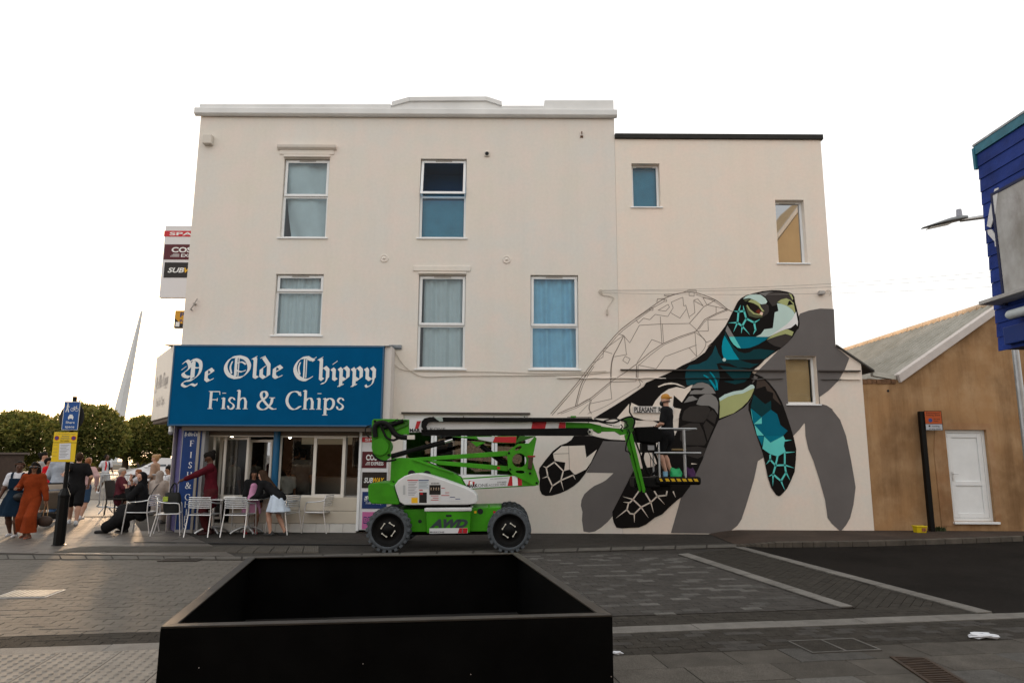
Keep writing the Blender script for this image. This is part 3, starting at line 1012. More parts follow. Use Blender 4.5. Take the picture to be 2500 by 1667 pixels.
# edging strips of the table and of the asphalt
def strip_between(name, a0, a1, b0, b1, n, m, z=0.012):
 par = sheet(name, [a0, a1, b1, b0], z - 0.012, M_JOINT)
 for i in range(n):
  t0, t1 = i / n + 0.002, (i + 1) / n - 0.002
  q = [tuple((a0.lerp(a1, t0))[:2]), tuple((a0.lerp(a1, t1))[:2]), tuple((b0.lerp(b1, t1))[:2]), tuple((b0.lerp(b1, t0))[:2])]
  m1 = MB(); piece(m1, ccw(q), z); m1.build('kerb_stone', m, par)
 return par
strip_between('table_edging', atZ(1656, 1355), atZ(2053, 1486), atZ(1680, 1353), atZ(2083, 1484), 8, M_GRAN, 0.026)
strip_between('road_edging', atZ(1794, 1337), atZ(2388, 1499), atZ(1816, 1337), atZ(2424, 1497), 10, M_GRAN, 0.02)
CH = [atZ(2086, 1484), atZ(2388, 1499), atZ(1794, 1337), atZ(1684, 1353)]
lay(roadbed, CH, 0.20, 0.10, kang + R(45), 'channel_sett', [M_SETTD], [1], 0.0, seed=9, maxn=160)
CH2 = [atZ(1500, 1506), atZ(2388, 1500), atZ(2088, 1487), atZ(2050, 1488)]
# asphalt road to the right
sheet('asphalt_road', [atZ(2424, 1498), gk(30, 0.02), Vector((34, 15.2, 0)), Vector((9, 15.0, 0)), atZ(2137, 1327), atZ(1816, 1335)], 0.006, M_ASPH)
# far kerb of the street and the strip under the lift
strip_between('far_kerb', atZ(-300, 1366), atZ(590, 1366), atZ(-300, 1354), atZ(590, 1360), 14, mat('far_kerb_stone', (0.095, 0.088, 0.078), 0.8, var=0.25, scale=4, spec=0.15, randv=0.1), 0.014)
strip_between('far_kerb', atZ(590, 1366), atZ(1800, 1336), atZ(590, 1360), atZ(1800, 1329), 14, mat('far_kerb_stone', (0.095, 0.088, 0.078), 0.8, var=0.25, scale=4, spec=0.15, randv=0.1), 0.014)
# shop forecourt, dark slabs
FC = [atZ(-300, 1353), atZ(590, 1359), atZ(1800, 1328), atZ(1800, 1300), atZ(1300, 1299), atZ(441, 1297), Vector((-10.5, 19, 0)), Vector((-22, 19, 0))]
fore = sheet('forecourt', FC, -0.004, M_JOINT)
M_FORE = mat('forecourt_slab', (0.070, 0.060, 0.050), 0.55, var=0.3, scale=4, bump=0.2, bscale=60, randv=0.15, spec=0.5)
lay(fore, [Vector((-16, 12.55, 0)), atZ(590, 1359), atZ(1800, 1328), atZ(1800, 1300), atZ(1300, 1299), atZ(441, 1297), Vector((-9.6, 18.8, 0)), Vector((-16, 18.8, 0))], 0.60, 0.40, 0.02, 'forecourt_slab', [M_FORE], [1], 0.012, seed=10, maxn=230, jit=0.003)
lay(fore, [Vector((-18, 15.3, 0)), Vector((-8.0, 15.3, 0)), Vector((-10.2, 18.9, 0)), Vector((-18, 18.9, 0))], 0.60, 0.40, 0.02, 'forecourt_slab', [M_FORE], [1], 0.008, seed=16, maxn=60, jit=0.002)
# ribbed tactile strip on the forecourt edge
cord = tag(MB().box(0, 0.01, 0, 0.01, -0.1, -0.09).build('tactile_strip', M_JOINT), kind='structure')
c0, c1, c2, c3 = atZ(130, 1350), atZ(780, 1349), atZ(780, 1335), atZ(200, 1336)
for i in range(16):
 m1 = MB()
 a, b = c0.lerp(c1, i / 16), c0.lerp(c1, (i + 1) / 16 - 0.004)
 d, e = c3.lerp(c2, i / 16), c3.lerp(c2, (i + 1) / 16 - 0.004)
 piece(m1, ccw([tuple(p[:2]) for p in (a, b, e, d)]), 0.018)
 for k in range(8):
  t = (k + 0.5) / 8
  m1.tube([a.lerp(b, t) + Vector((0, 0.02, 0.016)), d.lerp(e, t) + Vector((0, -0.02, 0.016))], 0.012, 6)
 m1.build('ribbed_slab', mat('ribbed_slab_grey', (0.085, 0.076, 0.064), 0.75, var=0.2, scale=5, randv=0.1), cord)
# slot drain in front of the tables
sd = MB()
q0, q1 = atZ(330, 1325), atZ(905, 1331)
sd.bar(q0 + Vector((0, 0, 0.011)), q1 + Vector((0, 0, 0.011)), 0.09, 0.02)
tag(sd.build('slot_drain', mat('drain_iron', (0.02, 0.02, 0.02), 0.6, 0.3)), 'long dark slot drain running along the forecourt in front of the chairs', 'drain')
# raised pavement on the right, in front of the warehouse
kx0 = atZ(1816, 1334)
def kerb_pt(u, v): return atZ(u, v, 0.0)
kp = smooth_path([kerb_pt(1800, 1331), kerb_pt(1860, 1336), kerb_pt(1960, 1336), kerb_pt(2120, 1334), kerb_pt(2350, 1327), kerb_pt(2500, 1321)], 5) + [Vector((30, 14.6, 0))]
pav = MB()
kz = [0.006 + 0.089 * min(1, i / 7) for i in range(len(kp))]
n_ = len(kp)
pav.add([(p.x, p.y + 0.13, z) for p, z in zip(kp, kz)] + [(p.x, 15.9, z) for p, z in zip(kp, kz)], [(i, i + 1, n_ + i + 1, n_ + i) for i in range(n_ - 1)])
pavo = tag(pav.build('pavement', M_PAVR), kind='structure')
M_KERB = mat('concrete_kerb', (0.075, 0.064, 0.052), 0.85, var=0.3, scale=4, bump=0.4, bscale=40, randv=0.15)
ln = 0
for i_, (a, b) in enumerate(zip(kp[:-2], kp[1:-1])):
 m1 = MB()
 a2, b2 = a.lerp(b, 0.01), a.lerp(b, 0.99)
 m1.prism([(a2.x, a2.y, -0.05), (b2.x, b2.y, -0.05), (b2.x, b2.y + 0.125, -0.05), (a2.x, a2.y + 0.125, -0.05)], (0, 0, 0.06 + kz[i_]))
 m1.build('kerb_stone', M_KERB, pavo, bev=0.015)
# near pavement on the camera side: slabs right, blister tactile left
near = sheet('near_pavement', [gk(-12, -8), gk(24, -8), gk(24, -0.27), gk(-12, -0.27)], -0.006, M_JOINT)
lay(near, [gk(2.5, -1.0), gk(16, -1.0), gk(16, -0.275), gk(2.5, -0.275)], 0.20, 0.10, kang, 'edge_sett', [M_SETTD, M_SETT], [0.75, 0.25], 0.002, seed=12, origin=gk(0, -0.275), maxn=300)
s0 = to_k(atZ(1500, 1600))[1]
lay(near, [gk(-6, -6), gk(16, -6), gk(16, s0), gk(5.0, s0)], 0.62, 0.40, kang, 'paving_slab', [M_SLAB, M_SETTL], [0.88, 0.12], 0.002, seed=13, origin=gk(0, s0), maxn=220, vary=0.25, gap=0.004)
# blister slabs
tl0, tl1 = to_k(atZ(0, 1600))[1], to_k(atZ(0, 1676))[1]
blister = MB()
N = 6
sz = 0.50
piece(blister, [(0, 0), (sz - .006, 0), (sz - .006, sz - .006), (0, sz - .006)], 0.0, -0.04)
for i in range(N):
 for j in range(N):
  x, y = (i + .5) * sz / N, (j + .5) * sz / N
  Mx = Matrix.Translation((x, y, -0.001))
  blister.lathe([(0.021, 0.0), (0.018, 0.005), (0.011, 0.008), (0.0, 0.009)], Mx, 8)
bme = blister.mesh('tactile_slab', M_TACT)
tact = sheet('tactile_paving', [gk(-3, tl1), gk(2.2, tl1), gk(2.2, tl0), gk(-3, tl0)], -0.004, M_JOINT)
rows = max(1, int(round((tl0 - tl1) / sz)))
for r_ in range(rows):
 for i in range(8):
  o = bpy.data.objects.new('tactile_slab', bme)
  COL.objects.link(o)
  o.parent = tact
  pos = gk(-1.9 + i * sz, tl0 - (r_ + 1) * sz, 0.008)
  o.location = pos
  o.rotation_euler = (0, 0, kang)
lay(near, [gk(-6, tl1 - 1.2), gk(2.4, tl1 - 1.2), gk(2.4, tl1 - 0.01), gk(-6, tl1 - 0.01)], 0.62, 0.40, kang, 'paving_slab', [M_SLAB], [1], 0.002, seed=14, origin=gk(0, tl1), maxn=60, vary=0.2)
lay(near, [gk(-6, tl0), gk(2.4, tl0), gk(2.4, -0.275), gk(-6, -0.275)], 0.20, 0.10, kang, 'edge_sett', [M_GRAN], [1], 0.003, seed=15, maxn=80)
# covers and grates
def grate(name, c, w, l, ang, label, slots=9, m=None, frame=True, z=0.014):
 t = thing(name, c, label, 'drain cover')
 Mz = Matrix.Translation(c) @ Matrix.Rotation(ang, 4, 'Z')
 b = MB(); b.box(-w / 2, w / 2, -l / 2, l / 2, -0.04, 0.002, Mz); b.build('pit', M_DARK, t)
 f = MB()
 for bb in ((-w / 2, w / 2, -l / 2, -l / 2 + .03), (-w / 2, w / 2, l / 2 - .03, l / 2), (-w / 2, -w / 2 + .03, -l / 2 + .03, l / 2 - .03), (w / 2 - .03, w / 2, -l / 2 + .03, l / 2 - .03)):
  f.box(bb[0], bb[1], bb[2], bb[3], 0.0025, z, Mz)
 f.build('frame', m or M_STEEL, t)
 for i in range(slots):
  y = -l / 2 + .03 + (l - .06) * (i + .5) / slots
  s = MB(); s.bar(Mz @ Vector((-w / 2 + .03, y, z - 0.006)), Mz @ Vector((w / 2 - .03, y, z - 0.006)), (l - .06) / slots * 0.5, 0.008)
  s.build('bar', m or M_STEEL, t)
 return t
M_IRON = mat('cast_iron', (0.045, 0.038, 0.032), 0.55, 0.6, var=0.3, scale=9)
gc = (atZ(407, 1367) + atZ(476, 1368)) / 2
grate('drain_grate', gc, 0.62, 0.30, 0.02, 'brown iron drain grate in the street left of the black planter', 7, M_IRON, z=0.016)
ga, gb = atZ(2217, 1606), atZ(2312, 1667)
gd = (gb - ga)
GL = 1.7
gm = ga + gd.normalized() * GL / 2
grate('drainage_channel', gm, 0.30, GL, math.atan2(gd.y, gd.x) - math.pi / 2, 'long rusty slotted drainage grate in the slabs at bottom right', 34, mat('rusty_iron', (0.045, 0.028, 0.018), 0.7, 0.4, var=0.35, scale=12))
mc = atZ(73, 1450)
t = thing('access_cover', mc, 'pale metal access cover set in the paving at the left', 'access cover')
Mz = Matrix.Translation(mc) @ Matrix.Rotation(kang - R(2), 4, 'Z')
b = MB(); b.box(-.30, .30, -.24, .24, -.02, .008, Mz); b.build('frame', M_STEEL, t)
b = MB()
b.box(-.27, .27, -.21, .21, .0085, .014, Mz)
for i in range(9):
 for j in range(7):
  b.cbox((-.24 + i * .06, -.18 + j * .06, .0155), (.03, .012, .003), Mz @ Matrix.Translation((0, 0, 0)))
b.build('plate', mat('pale_cover', (0.34, 0.31, 0.26), 0.5, 0.5, var=0.25, scale=9), t)
uc = atZ(2035, 1577)
t = thing('inspection_cover', uc, 'recessed paved inspection cover in the slabs near bottom right', 'access cover')
Mz = Matrix.Translation(uc) @ Matrix.Rotation(kang, 4, 'Z')
b = MB()
for bb in ((-.34, .34, -.20, -.18), (-.34, .34, .18, .20), (-.34, -.32, -.18, .18), (.32, .34, -.18, .18), (-.01, .01, -.18, .18)):
 b.box(bb[0], bb[1], bb[2], bb[3], 0.0, 0.013, Mz)
b.build('frame', mat('worn_frame', (0.10, 0.095, 0.088), 0.6, 0.5, var=0.3), t)
b = MB(); b.box(-.315, -.015, -.175, .175, 0.0, 0.010, Mz); b.box(.015, .315, -.175, .175, 0.0, 0.010, Mz); b.build('infill', M_SETTD, t)
# litter
def crumple(name, c, r, label, seed, flat=0.4):
 rn = random.Random(seed)
 b = MB()
 vs = []
 n, m = 14, 7
 for i in range(m + 1):
  tt = math.pi * i / m
  for j in range(n):
   a = 2 * math.pi * j / n
   k = rn.uniform(0.65, 1.15)
   vs.append((c[0] + r * k * math.sin(tt) * math.cos(a), c[1] + r * 0.55 * k * math.sin(tt) * math.sin(a), c[2] + r * flat * (k * math.cos(tt) * 0.5 + 0.5)))
 b.add(vs, [(i * n + j, (i + 1) * n + j, (i + 1) * n + (j + 1) % n, i * n + (j + 1) % n) for i in range(m) for j in range(n)])
 tag(b.build(name, mat('white_tissue', (0.62, 0.64, 0.68), 0.8), None, org=c), label, 'litter')
crumple('crumpled_tissue', atZ(2401, 1557), 0.16, 'crumpled white tissue lying on the paving at lower right', 4, 0.30)
crumple('crumpled_tissue', atZ(1507, 1596), 0.055, 'scrap of white paper beside the black planter corner', 5, 0.45)
# ================================================================ painted turtle mural: thin coats of paint laid on the wall
KEY = {'A': (1640, 700, 6.5333), 'B': (1320, 690, 4.9), 'C': (1560, 890, 4.9), 'D': (1300, 1000, 5.057), 'E': (1700, 1000, 4.9), 'G': (1300, 680, 2.45)}
def nat(k, pts):
 ox, oy, s = KEY[k]
 return [(ox + x / s, oy + y / s) for x, y in pts]
mural = thing('turtle_mural', (XJ, YF, 0), 'unfinished giant sea turtle mural painted in black, grey and turquoise on the wall', 'mural')
def paint(name, col, rough=0.6):
 m = mat('paint_' + name, rgb(*col), 0.75, var=0.07, scale=1.6, bump=0.12, bscale=4, spec=0.12)
 return m
P_BLACK, P_GREY, P_DGREY = paint('black', (21, 18, 17)), paint('shadow_grey', (104, 100, 99)), paint('charcoal', (62, 57, 55))
P_MGREY, P_TEAL, P_AQUA = paint('mid_grey', (128, 126, 124)), paint('deep_teal', (20, 72, 82)), paint('aqua', (98, 205, 200))
P_BLUE, P_BRIGHT, P_PALE = paint('petrol_blue', (0, 112, 134)), paint('bright_teal', (0, 146, 168)), paint('pale_mint', (190, 214, 208))
P_OLIVE, P_LIGHT, P_DOLIVE = paint('olive_green', (168, 174, 120)), paint('near_white', (228, 228, 228)), paint('dark_olive', (84, 88, 66))
P_BROWN, P_PENCIL, P_EYE, P_RED = paint('umber', (70, 60, 54)), paint('pencil_grey', (132, 122, 114)), paint('eye_dark', (34, 25, 22)), paint('iris_red', (110, 44, 28))
P_PRIME = M_EXT
def lay_paint(name, shapes, layer, m, parent=None, label=None):
 """shapes: list of pixel polygons (photo pixels) on the facade"""
 mb = MB()
 y = YF - 0.003 - layer * 0.0024
 for poly in shapes:
  mb.poly([(lambda q: (q[0], y, q[1]))(fz(u, v)) for u, v in poly])
 o = mb.build(name, m, parent or mural)
 if label: o['label'] = label
 return o
def curve(k, pts, closed=True, n=4):
 return [tuple(p) for p in smooth_path([Vector((x, y)) for x, y in nat(k, pts)], n, closed)]
def stroke(pts, w0, w1=None):
 """tapered stroke polygon along pixel points, widths in photo pixels"""
 P = [Vector(p) for p in pts]
 w1 = w0 if w1 is None else w1
 L, Rr = [], []
 for i, p in enumerate(P):
  t = (P[min(i + 1, len(P) - 1)] - P[max(i - 1, 0)]).normalized()
  nn = Vector((-t.y, t.x))
  w = (w0 + (w1 - w0) * i / max(1, len(P) - 1)) / 2
  L.append(p + nn * w); Rr.append(p - nn * w)
 return [tuple(p) for p in L + Rr[::-1]]
def lines(k, segs, w, taper=0.4):
 out = []
 for s in segs:
  tp = s[-1] == 't'
  pts = nat(k, [q for q in s if q != 't'])
  for i, (a, b) in enumerate(zip(pts[:-1], pts[1:])):
   last = i == len(pts) - 2
   d = (Vector(b) - Vector(a)).normalized() * (0 if tp and last else w * 0.3)
   out.append(stroke([Vector(a) - d, Vector(b) + d], w, (taper if tp and last else w)))
 return out
# --- cast shadow of the turtle (painted grey)
sh = nat('G', [(905, 1250), (828, 1520)]) + nat('E', [(370, 1480), (490, 1385), (540, 1310), (600, 1130), (690, 830), (735, 615), (800, 570), (1000, 430), (1155, 315), (1230, 240), (1290, 160), (1300, 170), (1305, 310), (1340, 470), (1400, 610), (1470, 830), (1540, 1080), (1570, 1290), (1620, 1360), (1725, 1455), (1790, 1380), (1840, 1290), (1880, 1130), (1905, 925), (1890, 830), (1850, 600), (1790, 310), (1720, 120), (1625, 0)]) + \
     nat('G', [(1800, 785), (1760, 758), (1720, 748), (1716, 708), (1770, 670), (1830, 610), (1870, 540), (1895, 475), (1812, 405), (1803, 182), (1720, 179), (1650, 192), (1600, 210), (1500, 400), (1300, 600), (1100, 850), (1000, 1000)])
x8 = WIN['W8']
def cut(poly, x0, x1, z0, z1):
 """remove a window's rectangle from a polygon given in pixels; returns wall polygons"""
 w = ccw([fz(u, v) for u, v in poly])
 big = 99
 L_ = clip_poly(w, (x0, -big), (x0, big))
 R_ = clip_poly(w, (x1, big), (x1, -big))
 mid = clip_poly(clip_poly(w, (x1, -big), (x1, big)), (x0, big), (x0, -big))
 T_ = clip_poly(mid, (-big, z1), (big, z1))
 B_ = clip_poly(mid, (big, z0), (-big, z0))
 return [q for q in (L_, R_, T_, B_) if len(q) > 2]
mb = MB()
for q in cut(sh, x8[0] - 0.004, x8[1] + 0.004, x8[2] - 0.004, x8[3] + 0.004):
 mb.poly([(x, YF - 0.003, z) for x, z in q])
mb.build('painted_shadow', P_GREY, mural)
lay_paint('painted_shadow', [nat('D', [(870, 385), (800, 520), (665, 775), (1000, 780), (970, 810), (910, 865), (860, 895), (760, 940), (700, 985), (640, 1040), (605, 1110), (597, 1180), (617, 1260), (610, 1360), (630, 1500), (700, 1512), (770, 1500), (850, 1450), (930, 1380), (990, 1310), (1000, 1240), (1250, 740), (1200, 390)])], 0, P_GREY)
# --- body, neck and head in black
body = nat('G', [(365, 835), (480, 765), (580, 702), (665, 645), (680, 622), (740, 597), (820, 562), (900, 517), (970, 485), (1030, 442), (1052, 408), (1075, 395)]) + nat('A', [(560, 960), (650, 880), (760, 750), (850, 630), (920, 500), (990, 360), (1050, 240), (1100, 185), (1180, 140), (1300, 105), (1450, 70), (1600, 55), (1720, 58), (1840, 80), (1920, 110), (1955, 160), (1965, 240), (2000, 370), (2030, 500), (2040, 590), (2025, 668), (1995, 690), (1930, 800), (1840, 900), (1730, 990), (1600, 1075), (1480, 1165), (1400, 1250), (1320, 1310), (1290, 1340)]) + \
 nat('C', [(1355, 90), (1380, 115), (1355, 220), (1400, 240), (1385, 330), (1330, 430), (1260, 510), (1160, 575), (950, 668), (700, 700), (500, 560), (230, 700), (150, 660)]) + nat('G', [(590, 850), (500, 838)])
lay_paint('painted_body', [body], 1, P_BLACK, label='black painted head, neck and body of the turtle')
# rear flipper
rf = nat('D', [(510, 322), (480, 370), (420, 410), (340, 440), (250, 510), (160, 620), (85, 720), (78, 770), (92, 840), (84, 920), (90, 990), (115, 1042), (160, 1062), (240, 1058), (340, 1030), (430, 990), (510, 940), (580, 880), (650, 790), (720, 670), (800, 520), (872, 385), (1150, 390), (1150, 376), (950, 365), (830, 342), (740, 318)])
o_rf = lay_paint('painted_rear_flipper', [rf], 1, P_BLACK)
lay_paint('bare_patch', [nat('D', [(255, 540), (360, 450), (645, 440), (665, 590), (795, 490), (720, 650), (660, 735), (540, 795), (520, 800), (460, 735), (390, 755), (405, 650), (275, 630), (262, 590)])], 2, P_PRIME, o_rf)
lay_paint('crack_lines', lines('D', [[(270, 645), (170, 715), (190, 820), (245, 940), (350, 870), (380, 755), (270, 645)], [(170, 715), (130, 695), 't'], [(190, 820), (120, 845), 't'], [(245, 940), (210, 1025), 't'], [(350, 870), (385, 995), 't'], [(350, 870), (500, 805)], [(500, 800), (530, 860), 't']], 3.2), 2, P_PRIME, o_rf)
lay_paint('pencil_lines', lines('D', [[(447, 450), (455, 730)], [(262, 545), (447, 538)]], 1.2), 3, P_PENCIL, o_rf)
# front flipper nearest the lift
ff = nat('C', [(960, 650), (950, 560), (955, 430), (930, 360), (880, 270), (820, 222), (760, 206), (690, 215), (640, 245), (600, 340), (530, 450), (480, 600), (470, 760)]) + nat('D', [(1640, 560), (1500, 700), (1250, 740), (1150, 940), (985, 1260), (990, 1340), (1003, 1390), (1035, 1452), (1100, 1462), (1200, 1455), (1310, 1452), (1400, 1415), (1510, 1330), (1600, 1290), (1690, 1200), (1790, 1110), (1850, 1070), (1940, 950), (2040, 740), (2124, 560)]) + nat('C', [(760, 1120), (850, 890), (940, 690)])
o_ff = lay_paint('painted_front_flipper', [ff], 2, P_BLACK)
lay_paint('flipper_scale', [nat('C', [(605, 355), (640, 252), (700, 218), (760, 212), (830, 235), (880, 280), (917, 345)])], 3, P_MGREY, o_ff)
lay_paint('scale_gap', [nat('C', [(615, 282), (785, 278), (745, 305), (660, 302), (625, 318)])], 4, P_BLACK, o_ff)
lay_paint('flipper_scale', [nat('C', [(535, 457), (595, 380), (640, 373), (705, 415), (620, 440)])], 3, P_MGREY, o_ff)
lay_paint('flipper_scale', [nat('C', [(685, 475), (720, 392), (790, 352), (860, 350), (920, 390), (947, 450), (943, 595), (900, 530), (840, 492), (740, 488)])], 3, P_MGREY, o_ff)
for s in ([(513, 630), (540, 550), (610, 502), (730, 490), (820, 500), (852, 532), (830, 620), (770, 690), (640, 686), (518, 665)], [(808, 642), (850, 560), (880, 540), (932, 605), (905, 710), (860, 680)], [(500, 740), (600, 700), (720, 700), (770, 800), (805, 930), (780, 965), (560, 960), (490, 900)], [(768, 725), (800, 668), (892, 742), (820, 912)], [(560, 985), (700, 975), (802, 1000), (770, 1090), (700, 1122), (580, 1090)]):
 lay_paint('flipper_scale', [nat('C', s)], 3, paint('slate_scale', (54, 50, 48)), o_ff)
lay_paint('crack_lines', lines('D', [[(1310, 1005), (1240, 1105)], [(1240, 1105), (1115, 1070), 't'], [(1240, 1105), (1200, 1145), (1120, 1138), 't'], [(1240, 1105), (1340, 1200), (1460, 1140), (1540, 1065), (1650, 1055), (1660, 1005)], [(1395, 1030), (1460, 1140)], [(1460, 1140), (1495, 1270), 't'], [(1340, 1200), (1430, 1330), 't'], [(1340, 1200), (1255, 1285), (1205, 1280), (1165, 1230)], [(1165, 1230), (1030, 1335), 't'], [(1165, 1230), (1185, 1150)], [(1255, 1280), (1258, 1390), 't'], [(1540, 1065), (1630, 1165), 't'], [(1735, 1005), (1765, 1080), 't'], [(1505, 1005), (1540, 1065)], [(1295, 885), (1240, 872), 't'], [(1330, 950), (1265, 942), 't'], [(1960, 665), (2030, 668), 't']], 3.4), 3, P_PRIME, o_ff)
# far front flipper
fr_ = nat('C', [(1340, 100), (1400, 113), (1480, 148), (1560, 218), (1640, 320), (1710, 450), (1760, 590), (1810, 740), (1850, 870), (1880, 1010), (1876, 1130), (1860, 1280), (1815, 1390), (1770, 1480), (1700, 1558), (1672, 1572), (1640, 1556), (1580, 1470), (1540, 1350), (1510, 1200), (1480, 1060), (1440, 950), (1370, 740), (1330, 600), (1308, 540), (1310, 470), (1350, 400), (1385, 320), (1400, 240), (1355, 225), (1425, 150), (1375, 122)])
o_fr = lay_paint('painted_far_flipper', [fr_], 2, P_BLACK)
def sub(par, layer, k, m, *polys, name='colour_patch'):
 for p in polys:
  lay_paint(name, [nat(k, p)], layer, m, par)
sub(o_fr, 3, 'C', P_BROWN, [(1410, 175), (1480, 165), (1540, 230), (1620, 330), (1700, 490), (1600, 400), (1605, 340), (1530, 312), (1510, 258), (1400, 290)])
sub(o_fr, 3, 'C', paint('dark_teal', (12, 58, 64)), [(1370, 355), (1480, 450), (1510, 472), (1577, 430), (1582, 540), (1470, 632), (1335, 505)])
sub(o_fr, 4, 'C', P_BLUE, [(1338, 520), (1462, 625), (1368, 712)], [(1415, 850), (1495, 853), (1470, 972)], [(1495, 849), (1722, 850), (1570, 932)])
sub(o_fr, 5, 'C', P_AQUA, [(1370, 712), (1465, 628), (1467, 706)], [(1378, 718), (1492, 847), (1410, 846)], [(1334, 520), (1345, 560), (1362, 690), (1350, 640)])
sub(o_fr, 4, 'C', paint('deep_blue', (0, 98, 122)), [(1376, 716), (1467, 706), (1465, 626), (1575, 538), (1650, 590), (1690, 722), (1777, 790), (1722, 849), (1494, 848)])
sub(o_fr, 4, 'C', P_AQUA, [(1496, 856), (1570, 932), (1724, 851), (1745, 890), (1730, 970), (1752, 1040), (1660, 1097), (1570, 1070), (1475, 1003)])
lay_paint('crack_lines', lines('E', [[(880, 540), (880, 595)], [(880, 595), (835, 650), 't'], [(880, 595), (945, 665), (970, 550)], [(945, 665), (1055, 660), (1055, 515)], [(1055, 512), (1180, 503), 't'], [(1055, 660), (1165, 695), 't'], [(945, 665), (915, 770)], [(915, 770), (862, 795), 't'], [(915, 770), (912, 910), 't'], [(915, 770), (1010, 850), (1070, 750), (1055, 660)], [(1070, 750), (1118, 840), 't'], [(1010, 850), (1055, 960), 't']], 4.2), 5, P_AQUA, o_fr)
lay_paint('crack_line', lines('E', [[(1050, 370), (1135, 362), 't']], 4.2), 5, P_AQUA, o_fr)
# chest
lay_paint('painted_chest', [nat('C', [(960, 420), (1010, 370), (1120, 325), (1230, 310), (1300, 270), (1350, 240), (1380, 260), (1370, 310), (1340, 380), (1300, 440), (1230, 510), (1130, 580), (960, 642), (967, 500)])], 3, P_OLIVE)
lay_paint('painted_chest_light', [nat('C', [(955, 402), (1020, 358), (1130, 320), (1240, 303), (1335, 240), (1360, 238), (1380, 262), (1378, 280), (1330, 300), (1240, 345), (1140, 360), (1060, 385), (966, 438)])], 4, P_PALE)
# bare areas inside the body
o_b = mural
sub(o_b, 2, 'B', P_PRIME, [(1400, 1240), (1480, 1205), (1560, 1193), (1640, 1207), (1700, 1235), (1735, 1255), (1690, 1243), (1600, 1215), (1520, 1217), (1450, 1235), (1410, 1252)], name='bare_patch')
sub(o_b, 2, 'G', P_PRIME, [(712, 772), (735, 730), (770, 690), (815, 660), (860, 648), (910, 658), (962, 630), (948, 665), (925, 690), (893, 740), (845, 698), (838, 770), (890, 780), (885, 830), (840, 852), (745, 850), (665, 845), (605, 828), (586, 800), (584, 770), (592, 742), (655, 772)], [(505, 833), (578, 748), (576, 800), (600, 840), (650, 858), (560, 870)], name='bare_patch')
# --- head detail
TEALD = paint('dark_teal', (12, 58, 64))
sub(o_b, 2, 'A', P_TEAL, [(230, 1310), (280, 1252), (430, 1230), (560, 1170), (640, 1070), (695, 930), (740, 1060), (790, 1140), (830, 1200), (712, 1228), (740, 1300), (768, 1450), (730, 1568), (240, 1568), (212, 1440)])
sub(o_b, 2, 'A', TEALD, [(770, 1215), (900, 1215), (1050, 1285), (1250, 1298), (1395, 1222), (1300, 1228), (1180, 1200), (1080, 1166), (1480, 1152), (1650, 1020), (1400, 990), (1310, 1000), (1240, 1045), (1160, 1060), (1060, 1030), (980, 950), (900, 830), (850, 715), (845, 780), (930, 930), (1000, 1050), (1070, 1160), (870, 1168)])
sub(o_b, 2, 'C', TEALD, [(965, 10), (1040, 90), (1140, 190), (1010, 200), (1150, 235), (1260, 210), (1320, 150), (1350, 70), (1200, 40)])
sub(o_b, 3, 'A', P_BRIGHT, [(840, 780), (930, 930), (990, 1040), (1075, 1162), (860, 1165), (830, 1140), (803, 1060), (797, 950), (812, 860)])
sub(o_b, 3, 'A', P_BLUE, [(990, 799), (1545, 799), (1495, 850), (1380, 920), (1260, 970), (1170, 984), (1095, 985)])
sub(o_b, 4, 'A', P_AQUA, [(910, 799), (995, 799), (1100, 982), (1040, 970), (985, 920), (940, 860)])
sub(o_b, 3, 'A', P_MGREY, [(885, 615), (993, 798), (910, 798), (855, 700)])
sub(o_b, 3, 'A', P_PALE, [(1675, 265), (1760, 275), (1850, 315), (1920, 370), (1960, 430), (1978, 400), (2010, 560), (2005, 630), (1975, 592), (1900, 655), (1780, 690), (1650, 750), (1540, 803), (1340, 797), (1420, 755), (1475, 680), (1610, 660), (1640, 410), (1700, 385)])
sub(o_b, 4, 'A', P_LIGHT, [(1960, 430), (1980, 400), (2010, 560), (2005, 630), (1975, 592), (1900, 655), (1780, 690), (1620, 760), (1545, 800), (1700, 690), (1830, 600), (1920, 510)])
sub(o_b, 4, 'A', P_OLIVE, [(1680, 250), (1740, 205), (1825, 185), (1890, 215), (1942, 262), (1968, 400), (1960, 422), (1900, 350), (1830, 305), (1740, 272)], [(1510, 845), (1600, 775), (1780, 690), (1850, 680), (1940, 720), (1915, 785), (1810, 753), (1680, 788)], [(1862, 105), (1905, 125), (1935, 190), (1925, 215)])
sub(o_b, 5, 'A', P_BLACK, [(1838, 302), (1860, 235), (1882, 220), (1925, 275), (1950, 292), (1915, 285)])
sub(o_b, 3, 'A', P_DGREY, [(1512, 851), (1680, 790), (1810, 755), (1915, 787), (1860, 880), (1740, 970), (1640, 945), (1560, 900)], [(1380, 105), (1500, 88), (1700, 80), (1850, 108), (1915, 190), (1940, 255), (1880, 208), (1820, 182), (1740, 200), (1680, 248), (1655, 300), (1600, 310), (1540, 225), (1480, 160)], [(1430, 292), (1500, 270), (1540, 300), (1550, 390), (1520, 440), (1450, 480), (1450, 410), (1480, 400), (1420, 320)])
sub(o_b, 4, 'A', paint('ash_grey', (110, 108, 106)), [(1380, 108), (1500, 85), (1620, 80), (1530, 110), (1490, 155), (1440, 130)])
sub(o_b, 4, 'A', P_PALE, [(1135, 198), (1180, 152), (1260, 125), (1340, 118), (1420, 135), (1490, 185), (1522, 240), (1500, 270), (1430, 285), (1390, 265), (1330, 220), (1230, 182)])
sub(o_b, 5, 'A', P_DOLIVE, [(1180, 310), (1205, 285), (1235, 360), (1290, 420), (1370, 450), (1440, 462), (1445, 490), (1340, 500), (1230, 470), (1200, 400)], [(1142, 215), (1225, 187), (1245, 200), (1180, 240)])
